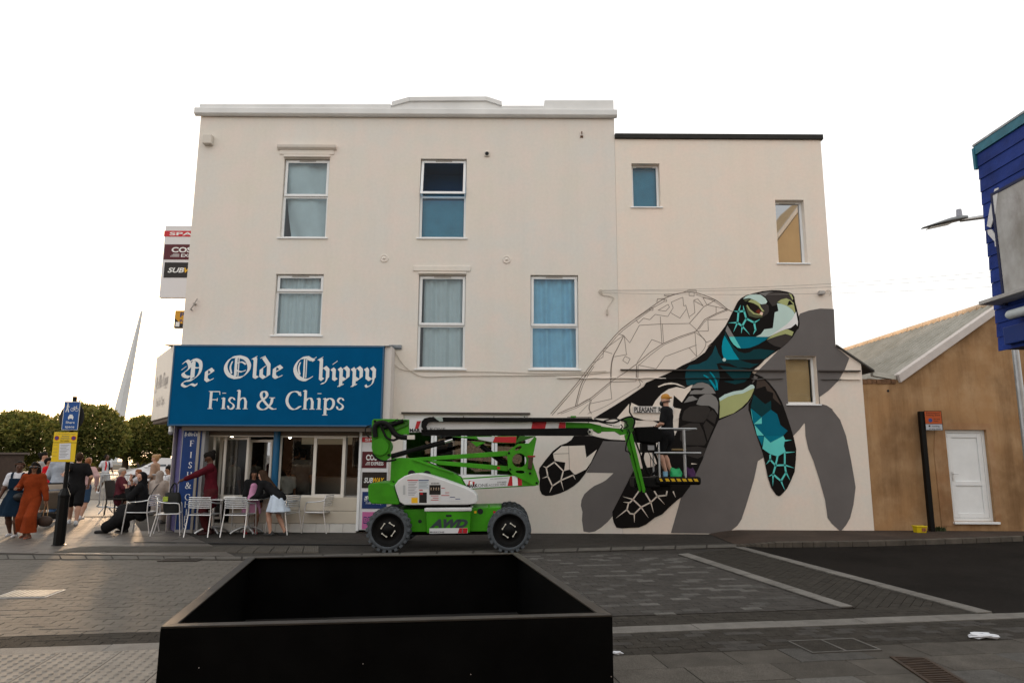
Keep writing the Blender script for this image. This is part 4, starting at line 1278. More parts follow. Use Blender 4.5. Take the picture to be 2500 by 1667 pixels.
sub(o_b, 6, 'A', P_OLIVE, [(1210, 242), (1260, 205), (1340, 225), (1400, 270), (1420, 330), (1475, 395), (1440, 400), (1380, 310), (1300, 265)], [(1188, 300), (1205, 292), (1245, 360), (1310, 415), (1440, 445), (1440, 466), (1300, 440), (1225, 375)])
sub(o_b, 7, 'A', P_EYE, [(1225, 270), (1300, 265), (1370, 310), (1440, 400), (1400, 437), (1320, 422), (1260, 372)])
sub(o_b, 8, 'A', P_RED, [(1330, 395), (1385, 358), (1418, 398), (1380, 437)])
sub(o_b, 8, 'A', paint('eye_white', (236, 205, 184)), [(1392, 437), (1418, 402), (1450, 415), (1440, 462)])
lay_paint('crack_lines', lines('A', [[(1060, 400), (1095, 295), 't'], [(1060, 400), (985, 390), 't'], [(1060, 400), (1150, 388)], [(1150, 388), (1135, 302), 't'], [(1060, 400), (1045, 575)], [(1045, 575), (905, 578), 't'], [(1045, 575), (980, 722), 't'], [(1045, 575), (1120, 630), (1185, 510), (1150, 388)], [(1185, 510), (1310, 575)], [(1310, 575), (1405, 520), 't'], [(1310, 575), (1332, 690)], [(1332, 690), (1295, 762), 't'], [(1120, 630), (1105, 747), 't'], [(1120, 630), (1240, 765), 't']], 4.4), 6, P_AQUA)
cx, cy = nat('A', [(833, 1165)])[0]
lay_paint('painted_dot', [[(cx + 4.3 * math.cos(a), cy + 4.3 * math.sin(a)) for a in np.linspace(0, 2 * math.pi, 17)[:-1]]], 6, P_PALE)
for seg in ([(770, 125), (820, 155), (870, 215), (925, 305)], [(845, 88), (890, 140), (925, 215), (930, 305)]):
 lay_paint('painted_stripe', [stroke([tuple(p) for p in smooth_path([Vector(q) for q in nat('C', seg)], 4)], 3.0, 5.5)], 5, P_BRIGHT)
# --- pencil sketch of the shell
SK = []
def pencil(k, pts, w=1.3, smooth=False):
 q = nat(k, pts)
 if smooth: q = [tuple(p) for p in smooth_path([Vector(p) for p in q], 4)]
 for a, b in zip(q[:-1], q[1:]):
  SK.append(stroke([a, b], w))
OUT = [(120, 1568), (250, 1420), (420, 1220), (520, 1090), (620, 960), (750, 800), (930, 590), (1120, 440), (1300, 310), (1480, 190), (1640, 132), (1760, 115), (1860, 122), (1990, 165), (2110, 220), (2230, 315), (2290, 345)]
pencil('B', OUT, 2.0, True)
pencil('B', [(x + 14, y + 18) for x, y in OUT[:9]], 1.3, True)
pencil('B', [(x - 4, y + 22) for x, y in OUT[12:16]], 1.2, True)
pencil('B', [(620, 990), (540, 1110), (480, 1230), (440, 1370), (415, 1480)], 2.2, True)
pencil('B', [(640, 1000), (560, 1120), (500, 1240), (455, 1380), (432, 1480)], 1.2, True)
pencil('B', [(200, 1568), (330, 1510), (430, 1475), (600, 1380), (830, 1190), (1000, 1080), (1150, 970), (1300, 840), (1460, 730), (1650, 650), (1860, 580), (1960, 440), (2100, 370), (2230, 318)], 1.8)
pencil('B', [(240, 1568), (430, 1495), (620, 1390), (845, 1200)], 1.2)
pencil('B', [(1175, 985), (1320, 860), (1475, 742), (1650, 668), (1850, 596)], 1.2)
pencil('B', [(990, 640), (920, 780), (860, 900), (838, 1040), (835, 1180)], 2.0, True)
pencil('B', [(880, 850), (850, 990), (848, 1160)], 1.2, True)
pencil('B', [(750, 805), (990, 630), (1065, 720), (1180, 510), (1430, 495), (1780, 488), (1860, 560), (1930, 650), (1985, 715), (2040, 690)])
pencil('B', [(930, 615), (990, 630)]); pencil('B', [(1000, 640), (1025, 855)]); pencil('B', [(880, 885), (1035, 858)])
pencil('B', [(750, 815), (855, 850)]); pencil('B', [(750, 815), (745, 890), (625, 960)])
pencil('B', [(1430, 405), (1450, 720)], 1.4); pencil('B', [(1455, 495), (1470, 720)], 1.2)
pencil('B', [(1150, 960), (1330, 680), (1460, 730)]); pencil('B', [(1010, 880), (1070, 910), (1040, 970), (980, 930), (1010, 880)])
pencil('B', [(1145, 980), (1140, 1180), (830, 1190), (850, 1390), (600, 1445)]); pencil('B', [(1165, 985), (1165, 1140), (1195, 1215), (1160, 1260)])
pencil('B', [(1150, 1000), (1150, 1130), (1220, 1190)], 1.2)
pencil('B', [(1165, 985), (1380, 1030), (1485, 885), (1865, 745)]); pencil('B', [(1845, 590), (1865, 880), (1775, 778)])
pencil('B', [(1860, 600), (1960, 680), (1970, 760), (1900, 860), (1800, 930)], 1.3, True)
pencil('B', [(1780, 485), (1950, 290), (2090, 210)], 1.6); pencil('B', [(1990, 265), (2230, 318)]); pencil('B', [(2098, 290), (2098, 365)])
pencil('B', [(1890, 560), (1980, 450), (2110, 380), (2240, 330)], 1.2, True)
pencil('B', [(2240, 438), (2000, 445), (2005, 578), (1880, 582)]); pencil('B', [(1940, 180), (1985, 260)]); pencil('B', [(1940, 180), (2085, 205)])
pencil('B', [(1140, 445), (1170, 485), (1230, 425), (1305, 443), (1370, 380), (1520, 405), (1585, 300), (1560, 235), (1700, 175), (1710, 280), (1735, 270), (1780, 430)])
pencil('B', [(1555, 360), (1665, 425), (1740, 320)]); pencil('B', [(1780, 405), (1845, 360), (1830, 210), (1880, 195), (1945, 280), (1830, 215)])
pencil('B', [(1405, 330), (1525, 260), (1540, 295), (1495, 340), (1405, 330)]); pencil('B', [(1135, 430), (1300, 325), (1480, 225)], 1.4)
for (x, y, s) in ((1775, 112, 60), (1475, 200, 32), (1305, 300, 38)):
 pencil('B', [(x, y), (x + s, y + 5), (x + s, y + s * 0.85), (x, y + s * 0.75), (x, y)])
pencil('B', [(1390, 235), (1395, 195), (1480, 190)]); pencil('B', [(1700, 120), (1770, 88), (1860, 90), (1860, 120)]); pencil('B', [(1640, 135), (1480, 140), (1482, 158), (1560, 160)])
pencil('B', [(430, 1475), (585, 1390), (575, 1500), (610, 1568)], 1.3, True); pencil('B', [(610, 1400), (585, 1480), (590, 1560)], 1.2, True)
pencil('B', [(460, 1568), (570, 1455)], 1.0); pencil('B', [(150, 1568), (250, 1450), (345, 1345)], 1.2)
pencil('B', [(560, 1568), (770, 1480), (990, 1350), (1200, 1225)], 1.0, True)
lay_paint('primed_shell', [[tuple(p) for p in smooth_path([Vector(q) for q in nat('B', OUT)], 3)] + nat('A', [(920, 500), (850, 630), (760, 750), (650, 880), (560, 960)]) + nat('G', [(1052, 408), (1030, 442), (970, 485), (900, 517), (820, 562), (740, 597), (680, 622), (580, 702), (480, 765), (365, 835), (100, 835)])], 0, mat('primer', (0.76, 0.675, 0.60), 0.85, var=0.04, scale=1.5))
lay_paint('pencil_shell_sketch', SK, 1, P_PENCIL)
mb = MB()
for a, b in ((1, 2),):
 pass
# street nameplate
n0, n1 = nat('B', [(1115, 1486), (1590, 1552)])
x0, z1 = fz(*n0); x1, z0 = fz(*n1)
t = thing('street_nameplate', (x0, YF, z0), 'white street nameplate with black letters half hidden by the painter', 'sign')
mb = MB(); mb.box(x0 - 0.02, x1, YF - 0.045, YF - 0.024, z0 - 0.015, z1 + 0.015)
mb.build('plate', mat('plate_white', (0.6, 0.57, 0.54), 0.5), t, bev=0.004)
mb = MB(); put_text(mb, 'PLEASANT', (x0, YF - 0.047, z0), (1, 0, 0), (0, 0, 1), z1 - z0, (x1 - x0) * 0.56, bold=0.035)
put_text(mb, 'ROW', (x0 + (x1 - x0) * 0.61, YF - 0.047, z0), (1, 0, 0), (0, 0, 1), z1 - z0, (x1 - x0) * 0.27, bold=0.035)
mb.build('lettering', M_BLK, t)
# ================================================================ lettering drawn with a broad nib
def glyph_line(text, G, w, ang, mn, track, font):
 """returns quads (2D) and advance; G maps char -> (advance, [strokes]); strokes are point lists, 's:' prefix = smooth"""
 x = 0.0
 out = []
 for ch in text:
  if ch == ' ':
   x += font.get('space', 0.35); continue
  adv, strokes = G[ch]
  for st in strokes:
   kw = dict(w=w, ang=ang, mn=mn)
   pts = st
   if isinstance(st, tuple):
    pts, opt = st
    kw.update(opt)
   sm = kw.pop('sm', False)
   p = [Vector(q) for q in pts]
   if sm: p = smooth_path(p, 8)
   for q in nib_stroke(p, kw['w'], kw['ang'], kw['mn']):
    out.append([(a + x, b) for a, b in q])
  x += adv + track
 return out, x
S = dict(sm=True)
BLACKLETTER = {   # x-height 0.55, cap 0.95
 'Y': (0.86, [([(0.05, 0.80), (0.16, 0.90), (0.26, 0.82), (0.30, 0.62), (0.20, 0.48)], S), ([(0.12, 0.62), (0.03, 0.54)], S), ([(0.20, 0.48), (0.06, 0.36), (0.14, 0.24), (0.32, 0.20)], S),
              ([(0.36, 0.92), (0.52, 0.95), (0.70, 0.84), (0.74, 0.55), (0.66, 0.30), (0.46, 0.10), (0.30, 0.06)], S), [(0.42, 0.88), (0.42, 0.16)], ([(0.50, 0.86), (0.50, 0.2)], dict(w=0.02)),
              ([(0.42, 0.66), (0.56, 0.60), (0.70, 0.62)], dict(sm=True, w=0.05)), ([(0.30, 0.06), (0.12, 0.0), (0.06, -0.12), (0.22, -0.20), (0.42, -0.10), (0.58, -0.16), (0.62, -0.08)], dict(sm=True, w=0.09))]),
 'e': (0.42, [[(0.10, 0.46), (0.10, 0.12), (0.20, 0.04)], [(0.10, 0.46), (0.24, 0.56), (0.35, 0.44), (0.14, 0.30)], ([(0.20, 0.04), (0.38, 0.14)], dict(w=0.07))]),
 'O': (1.00, [([(0.52, 0.96), (0.26, 0.90), (0.10, 0.66), (0.08, 0.40), (0.22, 0.14), (0.46, 0.03)], S), ([(0.46, 0.03), (0.72, 0.10), (0.90, 0.34), (0.92, 0.60), (0.78, 0.86), (0.52, 0.96)], S),
              ([(0.44, 0.90), (0.44, 0.10)], dict(w=0.10)), ([(0.54, 0.90), (0.54, 0.1)], dict(w=0.022)), ([(0.30, 0.74), (0.24, 0.5), (0.30, 0.22)], dict(sm=True, w=0.05)), ([(0.46, 0.66), (0.64, 0.72), (0.80, 0.62)], dict(sm=True, w=0.05)), ([(0.46, 0.36), (0.64, 0.30), (0.80, 0.36)], dict(sm=True, w=0.05))]),
 'l': (0.24, [[(0.06, 0.90), (0.12, 0.84), (0.12, 0.10), (0.22, 0.04)], ([(0.0, 0.86), (0.16, 0.96)], dict(w=0.06))]),
 'd': (0.46, [[(0.10, 0.42), (0.10, 0.14), (0.22, 0.04), (0.36, 0.14)], [(0.10, 0.42), (0.24, 0.55)], [(0.16, 0.92), (0.36, 0.60), (0.37, 0.14)], ([(0.06, 0.90), (0.2, 0.98)], dict(w=0.06))]),
 'C': (0.92, [([(0.54, 0.96), (0.28, 0.90), (0.11, 0.66), (0.09, 0.40), (0.24, 0.13), (0.50, 0.03), (0.72, 0.14)], S), ([(0.54, 0.94), (0.70, 0.86), (0.82, 0.93)], S), ([(0.42, 0.88), (0.42, 0.12)], dict(w=0.05)), ([(0.50, 0.90), (0.50, 0.12)], dict(w=0.022)), ([(0.62, 0.90), (0.78, 0.82)], dict(w=0.10)), ([(0.26, 0.74), (0.21, 0.5), (0.27, 0.24)], dict(sm=True, w=0.05))]),
 'h': (0.48, [[(0.06, 0.90), (0.12, 0.84), (0.12, 0.10), (0.20, 0.04)], ([(0.0, 0.86), (0.16, 0.96)], dict(w=0.06)), [(0.12, 0.44), (0.27, 0.56), (0.38, 0.44), (0.38, 0.10)], ([(0.38, 0.14), (0.30, -0.06), (0.16, -0.12)], dict(sm=True, w=0.07))]),
 'i': (0.25, [[(0.04, 0.50), (0.12, 0.42), (0.12, 0.10), (0.21, 0.04)], ([(0.07, 0.68), (0.22, 0.80)], dict(w=0.05))]),
 'p': (0.48, [[(0.04, 0.52), (0.12, 0.42), (0.12, -0.20)], ([(0.02, -0.22), (0.22, -0.14)], dict(w=0.06)), [(0.12, 0.44), (0.27, 0.56), (0.38, 0.44), (0.38, 0.14), (0.26, 0.04), (0.13, 0.12)]]),
 'y': (0.46, [[(0.04, 0.52), (0.11, 0.42), (0.11, 0.14), (0.22, 0.05), (0.36, 0.14)], [(0.27, 0.56), (0.37, 0.44), (0.37, 0.10)], ([(0.37, 0.14), (0.30, -0.12), (0.12, -0.24), (0.06, -0.16)], dict(sm=True, w=0.07))]),
}
V_, H_ = dict(w=0.085, ang=0.0, mn=0.02), dict(w=0.01, ang=0.0, mn=0.035)
SR = lambda x, y, l=0.10: ([(x - l, y + 0.012), (x + l, y + 0.012)], dict(w=0.0, ang=0, mn=0.026))
SERIF = {   # cap height 0.70, x-height 0.44
 'F': (0.50, [([(0.12, 0.0), (0.12, 0.68)], V_), SR(0.12, 0.0), SR(0.10, 0.665, 0.08), ([(0.12, 0.67), (0.46, 0.67)], H_), ([(0.46, 0.67), (0.47, 0.55)], dict(w=0.0, ang=0, mn=0.03)), ([(0.12, 0.36), (0.38, 0.36)], H_), ([(0.38, 0.42), (0.38, 0.30)], dict(w=0.0, ang=0, mn=0.03))]),
 'i': (0.25, [([(0.13, 0.0), (0.13, 0.43)], V_), SR(0.13, 0.0), ([(0.04, 0.40), (0.13, 0.44)], dict(w=0.02, ang=0, mn=0.03)), ([(0.125, 0.60), (0.125, 0.625)], dict(w=0.09, ang=0, mn=0.06))]),
 's': (0.34, [([(0.29, 0.36), (0.24, 0.43), (0.14, 0.43), (0.08, 0.34), (0.13, 0.26), (0.24, 0.19), (0.28, 0.10), (0.20, 0.01), (0.09, 0.02), (0.05, 0.12)], dict(sm=True, w=0.055, ang=R(-20), mn=0.03))]),
 'h': (0.51, [([(0.11, 0.0), (0.11, 0.73)], V_), SR(0.11, 0.0), ([(0.02, 0.70), (0.11, 0.74)], dict(w=0.02, ang=0, mn=0.03)), ([(0.13, 0.32), (0.22, 0.42), (0.33, 0.42), (0.385, 0.30)], dict(sm=True, w=0.06, ang=R(10), mn=0.03)), ([(0.39, 0.32), (0.39, 0.0)], V_), SR(0.39, 0.0)]),
 'C': (0.66, [([(0.58, 0.54), (0.50, 0.65), (0.36, 0.69), (0.18, 0.62), (0.08, 0.42), (0.10, 0.22), (0.24, 0.04), (0.42, 0.005), (0.60, 0.12)], dict(sm=True, w=0.085, ang=R(8), mn=0.028)), ([(0.585, 0.68), (0.60, 0.50)], dict(w=0.0, ang=0, mn=0.03))]),
 'p': (0.50, [([(0.11, -0.22), (0.11, 0.42)], V_), SR(0.11, -0.22), ([(0.02, 0.40), (0.11, 0.44)], dict(w=0.02, ang=0, mn=0.03)), ([(0.13, 0.33), (0.25, 0.43), (0.39, 0.37), (0.43, 0.21), (0.36, 0.05), (0.24, 0.0), (0.13, 0.06)], dict(sm=True, w=0.075, ang=R(5), mn=0.028))]),
 '&': (0.74, [([(0.58, 0.44), (0.54, 0.22), (0.36, 0.02), (0.18, 0.0), (0.07, 0.12), (0.12, 0.28), (0.30, 0.42), (0.38, 0.55), (0.32, 0.68), (0.21, 0.68), (0.16, 0.56), (0.24, 0.38), (0.42, 0.16), (0.60, 0.02), (0.72, 0.02)], dict(sm=True, w=0.07, ang=R(8), mn=0.03)), ([(0.47, 0.45), (0.68, 0.45)], dict(w=0.0, ang=0, mn=0.028))]),
 'I': (0.28, [([(0.14, 0.0), (0.14, 0.68)], V_), SR(0.14, 0.0), SR(0.14, 0.665)]),
 'S': (0.44, [([(0.38, 0.56), (0.32, 0.67), (0.19, 0.68), (0.09, 0.56), (0.15, 0.42), (0.31, 0.30), (0.36, 0.16), (0.26, 0.02), (0.11, 0.02), (0.05, 0.16)], dict(sm=True, w=0.07, ang=R(-15), mn=0.03))]),
 'H': (0.66, [([(0.12, 0.0), (0.12, 0.68)], V_), ([(0.54, 0.0), (0.54, 0.68)], V_), SR(0.12, 0.0), SR(0.54, 0.0), SR(0.12, 0.665), SR(0.54, 0.665), ([(0.12, 0.35), (0.54, 0.35)], H_)]),
 'P': (0.50, [([(0.12, 0.0), (0.12, 0.68)], V_), SR(0.12, 0.0), SR(0.10, 0.665, 0.08), ([(0.12, 0.67), (0.30, 0.67), (0.43, 0.58), (0.42, 0.40), (0.28, 0.32), (0.13, 0.33)], dict(sm=True, w=0.07, ang=R(5), mn=0.03))]),
}
def put_glyphs(mb, text, G, org, ex, ez, xl, scale, w, ang, mn, track=0.03, space=0.35, sx=None):
 quads, adv = glyph_line(text, G, w, ang, mn, track, dict(space=space))
 org, ex, ez = Vector(org), Vector(ex), Vector(ez)
 k = scale
 kx = sx if sx else k
 nrm = ex.cross(ez)
 lo = min(p[0] for q in quads for p in q)
 for i, q in enumerate(quads):
  mb.add([org + ex * ((p[0] - lo) * kx) + ez * (p[1] * k) + nrm * (0.00002 * (i % 60)) for p in q], [tuple(range(len(q)))])
def glyph_width(text, G, w, ang, mn, track, space):
 quads, adv = glyph_line(text, G, w, ang, mn, track, dict(space=space))
 return min(p[0] for q in quads for p in q), max(p[0] for q in quads for p in q)
EX, EZ = Vector((1, 0, 0)), Vector((0, 0, 1))
# ================================================================ fascia sign
YS = YF - 0.50                                  # face of the sign box
sx0, sx1 = fz(417, 940, YS)[0], fz(935, 940, YS)[0]
sz1, sz0 = (fz(424, 841, YS)[1] + fz(940, 846, YS)[1]) / 2, (fz(408, 1038, YS)[1] + fz(928, 1043, YS)[1]) / 2
sg = thing('fascia_sign', (sx0, YF, sz0), 'large blue shop fascia with white blackletter and serif lettering', 'shop sign')
mb = MB(); mb.box(sx0 + 0.03, sx1 - 0.03, YS, YF - 0.008, sz0 + 0.035, sz1 - 0.035); mb.build('panel', M_SIGNBLUE, sg)
mb = MB()
for bb in ((sx0, sx1, sz1 - 0.034, sz1), (sx0, sx1, sz0, sz0 + 0.034), (sx0, sx0 + 0.029, sz0 + 0.034, sz1 - 0.034), (sx1 - 0.029, sx1, sz0 + 0.034, sz1 - 0.034)):
 mb.box(bb[0], bb[1], YS - 0.012, YF - 0.006, bb[2], bb[3])
mb.build('frame', mat('sign_edge', (0.03, 0.10, 0.19), 0.4), sg, bev=0.004)
mb = MB(); mb.box(sx1 + 0.002, sx1 + 0.16, YF - 0.44, YF - 0.003, sz0 + 0.0, sz1 + 0.0); mb.build('end_cheek', mat('cheek_paint', (0.62, 0.58, 0.55), 0.6), sg, bev=0.006)
def word(text, G, u0, u1, v_base, cap, w, ang, mn, track, space, capu):
 xa, za = fz(u0, v_base, YS); xb, _ = fz(u1, v_base, YS)
 lo, hi = glyph_width(text, G, w, ang, mn, track, space)
 zt = fz((u0 + u1) / 2, cap, YS)[1]
 m1 = MB()
 put_glyphs(m1, text, G, (xa, YS - 0.006, za), EX, EZ, 0, (zt - za) / capu, w, ang, mn, track, space, sx=(xb - xa) / (hi - lo))
 return m1
BL = dict(w=0.15, ang=R(40), mn=0.022)
for text, u0, u1, vb, cp in (('Ye', 440, 522, 932, 878), ('Olde', 545, 690, 924, 871), ('Chippy', 715, 917, 929, 873)):
 word(text, BLACKLETTER, u0, u1, vb, cp, 0.135, R(40), 0.022, 0.02, 0.3, 0.95).build('lettering', M_SIGNWHITE, sg)
for text, u0, u1, vb, cp in (('Fish', 507, 605, 998, 954), ('&', 626, 675, 999, 955), ('Chips', 696, 840, 999, 955)):
 word(text, SERIF, u0, u1, vb, cp, 0.08, 0, 0.03, 0.015, 0.3, 0.70).build('lettering', M_SIGNWHITE, sg)
# lead flashing above
mb = MB()
fa, fb = fz(428, 833)[0], fz(981, 843)[0]
rn = random.Random(21)
x = fa
while x < fb:
 w = min(rn.uniform(0.8, 1.3), fb - x)
 mb.prism([(x, YF - 0.50 if x < sx1 else YF - 0.03, sz1 + 0.012), (x, YF - 0.004, sz1 + 0.09), (x, YF - 0.004, sz1 + 0.002), (x, YF - 0.50 if x < sx1 else YF - 0.03, sz1 + 0.002)], (w, 0, 0))
 x += w + 0.002
mb.build('lead_flashing', M_LEAD, sg)
mb = MB(); mb.box(sx1 + 0.02, fb, YF - 0.06, YF - 0.004, sz1 + 0.03, sz1 + 0.10); mb.build('flashing_end', M_LEAD, sg)
# the pale return sign on the oblique side street
SDIR = Vector((-0.571, 0.821, 0))
SNRM = Vector((-0.821, -0.571, 0))
a0 = Vector((sx0 - 0.01, YS - 0.01, 0))
sl = 2.55
ss = thing('side_fascia', (a0.x, a0.y, sz0), 'pale side fascia receding from the left end of the blue sign', 'shop sign')
mb = MB()
b0 = a0 + SDIR * sl
inn = -SNRM * 0.25
mb.prism([a0 + Vector((0, 0, sz0 + .20)), b0 + Vector((0, 0, sz0 + .20)), b0 + Vector((0, 0, sz1)), a0 + Vector((0, 0, sz1))], inn)
mb.build('panel', mat('side_sign_white', (0.66, 0.60, 0.53), 0.5), ss, bev=0.01)
mb = MB()
mb.prism([a0 + Vector((0, 0, sz0 + .12)) - SNRM * 0.05, b0 + Vector((0, 0, sz0 + .12)) - SNRM * 0.05, b0 + Vector((0, 0, sz0 + .198)) - SNRM * 0.05, a0 + Vector((0, 0, sz0 + .198)) - SNRM * 0.05], inn)
mb.build('underside_trim', mat('brown_trim', (0.08, 0.05, 0.035), 0.7), ss)
for text, G, t0, t1, zb, cap, w, ang in (('Ye Olde Chippy', BLACKLETTER, 0.35, 2.2, 0.95, 0.30, 0.135, R(40)), ('Fish & Chips', SERIF, 0.6, 1.9, 0.52, 0.25, 0.08, 0)):
 lo, hi = glyph_width(text, G, w, ang, 0.03, 0.02, 0.3)
 o_ = a0 + SDIR * t1 + SNRM * 0.004 + Vector((0, 0, sz0 + zb))
 kx_ = (t1 - t0) / (hi - lo)
 for wi, wd in enumerate(text.split()):
  pre = ' '.join(text.split()[:wi]) + (' ' if wi else '')
  off = glyph_line(pre, G, w, ang, 0.03, 0.02, dict(space=0.3))[1]
  l2 = glyph_width(wd, G, w, ang, 0.03, 0.02, 0.3)[0]
  m1 = MB()
  put_glyphs(m1, wd, G, o_ - SDIR * ((off + l2 - lo) * kx_), -SDIR, EZ, 0, cap / 0.9, w, ang, 0.03, 0.02, 0.3, sx=kx_)
  m1.build('lettering', mat('faded_grey_print', (0.45, 0.41, 0.38), 0.6), ss)
# ================================================================ shopfront below the sign
YP = YF - 0.06
shop = thing('shopfront', (sx0, YF, 0), 'chip shop front with folding glass doors under the blue fascia', 'shopfront')
M_CREAM = mat('cream_panel', (0.52, 0.47, 0.39), 0.45, var=0.05, scale=2)
M_TILE = mat('white_tile', (0.58, 0.57, 0.54), 0.3, var=0.08, scale=5, randv=0.06)
M_BLUEC = mat('blue_column', (0.006, 0.09, 0.20), 0.35)
def sxz(u, v, Y=YP): return fz(u, v, Y)
zsof = sxz(700, 1052)[1]
# soffit board and shutter housing
mb = MB(); mb.box(sx0 + 0.3, sx1 - 0.25, YF - 0.44, YF - 0.12, sz0 - 0.10, sz0 - 0.002); mb.build('soffit', mat('shutter_box', (0.10, 0.085, 0.07), 0.5, 0.3), shop)
mb = MB(); mb.box(sx0 + 0.3, sx1 - 0.25, YF - 0.10, YF + 0.25, zsof - 0.10, sz0 + 0.06); mb.build('shutter_box', mat('shutter_box', (0.10, 0.085, 0.07)), shop, bev=0.01)
# stall riser, right hand: two cream boards over tiles
xA, xB = sxz(690, 1250)[0], sxz(872, 1250)[0]
xA0 = sxz(472, 1250)[0]
zt = sxz(700, 1213)[1]; zm_ = sxz(700, 1246)[1]; zb_ = sxz(700, 1277)[1]
for c, d in ((zb_ + .004, zm_ - .004), (zm_ + .004, zt)):
 mb = MB(); mb.box(sxz(560, 1250)[0], xB, YP - 0.02, YF + 0.10, c, d); mb.build('riser_board', M_CREAM, shop, bev=0.006)
nt_ = 12
xt0 = sxz(478, 1290)[0]
for i in range(nt_):
 a, b = xt0 + (xB - xt0) * i / nt_ + .003, xt0 + (xB - xt0) * (i + 1) / nt_ - .003
 mb = MB(); mb.box(a, b, YP - 0.03, YF + 0.1, 0.0, zb_ - .004); mb.build('tile', M_TILE, shop, bev=0.004)
# window frames
def framed(u0, u1, v0, v1, Y, name='glazed_leaf', fw=0.06, ang=0.0, pivot='L', gm=None, m=None):
 x0, z1 = fz(u0, v0, YP); x1, z0 = fz(u1, v1, YP)
 z1 = fz((u0 + u1) / 2, v0, YP)[1]; z0 = fz((u0 + u1) / 2, v1, YP)[1]
 px_ = x0 if pivot == 'L' else x1
 Mx = Matrix.Translation((px_, Y, 0)) @ Matrix.Rotation(ang, 4, 'Z') @ Matrix.Translation((-px_, -Y, 0))
 m1 = MB()
 for bb in ((x0, x0 + fw, z0, z1), (x1 - fw, x1, z0, z1), (x0 + fw, x1 - fw, z0, z0 + fw), (x0 + fw, x1 - fw, z1 - fw, z1)):
  m1.box(bb[0], bb[1], Y, Y + 0.05, bb[2], bb[3], Mx)
 o = m1.build(name, m or M_WHITE, shop, bev=0.005)
 g = MB(); g.add([Mx @ Vector(p) for p in ((x0 + fw, Y + .025, z0 + fw), (x1 - fw, Y + .025, z0 + fw), (x1 - fw, Y + .025, z1 - fw), (x0 + fw, Y + .025, z1 - fw))], [(0, 1, 2, 3)])
 g.build('pane', gm or M_GLASSS, o)
 return o
M_FRC = mat('cream_frame', (0.70, 0.66, 0.60), 0.4)
framed(515, 532, 1062, 1268, YF + 0.1, m=M_FRC, fw=0.05)
framed(512, 594, 1066, 1216, YF + 0.05, m=M_FRC, ang=R(-22), pivot='R', gm=glass('lit_glass', (0.9, 0.86, 0.78), 0.8, 8.0))
framed(584, 650, 1072, 1216, YF + 0.12, m=M_FRC, ang=R(-24), pivot='R', gm=glass('lit_glass', (0.9, 0.86, 0.78), 0.8, 8.0))
framed(683, 766, 1062, 1214, YF - 0.02, m=M_FRC, fw=0.05)
framed(767, 838, 1063, 1214, YF - 0.05, m=M_FRC, fw=0.07)
framed(843, 874, 1060, 1214, YF + 0.02, m=mat('grey_frame', (0.25, 0.24, 0.23), 0.4), fw=0.04)
mb = MB(); mb.box(sxz(512, 1060)[0], sxz(874, 1060)[0], YF - 0.03, YF + 0.05, zsof - 0.13, zsof - 0.06); mb.build('head_rail', M_FRC, shop, bev=0.005)
# blue round column
cx_ = sxz(675, 1130)[0]
mb = MB(); mb.cyl((cx_, YP - 0.06, zt - 0.02), (cx_, YP - 0.06, sz0 - 0.02), 0.075, n=20); mb.build('column', M_BLUEC, shop)
# left jamb and recess
mb = MB(); mb.box(sxz(488, 1150)[0], sxz(494, 1150)[0], YP - 0.26, YF + 0.6, 0.0, sz0 - 0.1); mb.build('door_jamb', mat('jamb_grey', (0.30, 0.28, 0.25), 0.5), shop)
# interior
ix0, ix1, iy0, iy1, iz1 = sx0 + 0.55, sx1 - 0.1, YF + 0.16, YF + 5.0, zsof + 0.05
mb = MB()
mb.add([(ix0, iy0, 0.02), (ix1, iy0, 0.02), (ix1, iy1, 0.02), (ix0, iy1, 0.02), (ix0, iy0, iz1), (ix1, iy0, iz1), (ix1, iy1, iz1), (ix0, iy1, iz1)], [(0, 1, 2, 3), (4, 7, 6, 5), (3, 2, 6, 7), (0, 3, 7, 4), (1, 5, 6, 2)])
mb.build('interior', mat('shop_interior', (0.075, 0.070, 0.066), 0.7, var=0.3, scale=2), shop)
mb = MB(); mb.box(ix0 + 0.3, ix1 - 0.3, YF + 3.2, YF + 3.8, 0.02, 1.1); mb.build('counter', mat('counter_steel', (0.35, 0.34, 0.33), 0.35, 0.6), shop, bev=0.01)
mb = MB(); mb.box(ix0 + 0.8, ix0 + 2.3, YF + 4.9, YF + 4.95, 2.0, 2.3)
mb.build('menu_board', mat('menu_lit', (0.75, 0.62, 0.42), 0.6, emit=0.05), shop)
for k, (u, v) in enumerate(((527, 1066), (548, 1068), (566, 1069), (708, 1066))):
 q = fz(u, v, YF + 1.2)
 mb = MB(); mb.ball((q[0], YF + 1.2, q[1]), 0.045, 10, 6); mb.build('ceiling_lamp', mat('lamp_glow', (1.0, 0.85, 0.62), 0.5, emit=9.0), shop)
# oblique side wall of the shop
sw0 = Vector((sx0 + 0.35, YF, 0))
mb = MB(); mb.prism([sw0, sw0 + SDIR * 1.5, sw0 + SDIR * 1.5 + Vector((0, 0, sz0 + 0.12)), sw0 + Vector((0, 0, sz0 + 0.12))], -SNRM * 0.2)
mb.build('side_wall', mat('side_wall_white', (0.62, 0.60, 0.58), 0.5), shop)
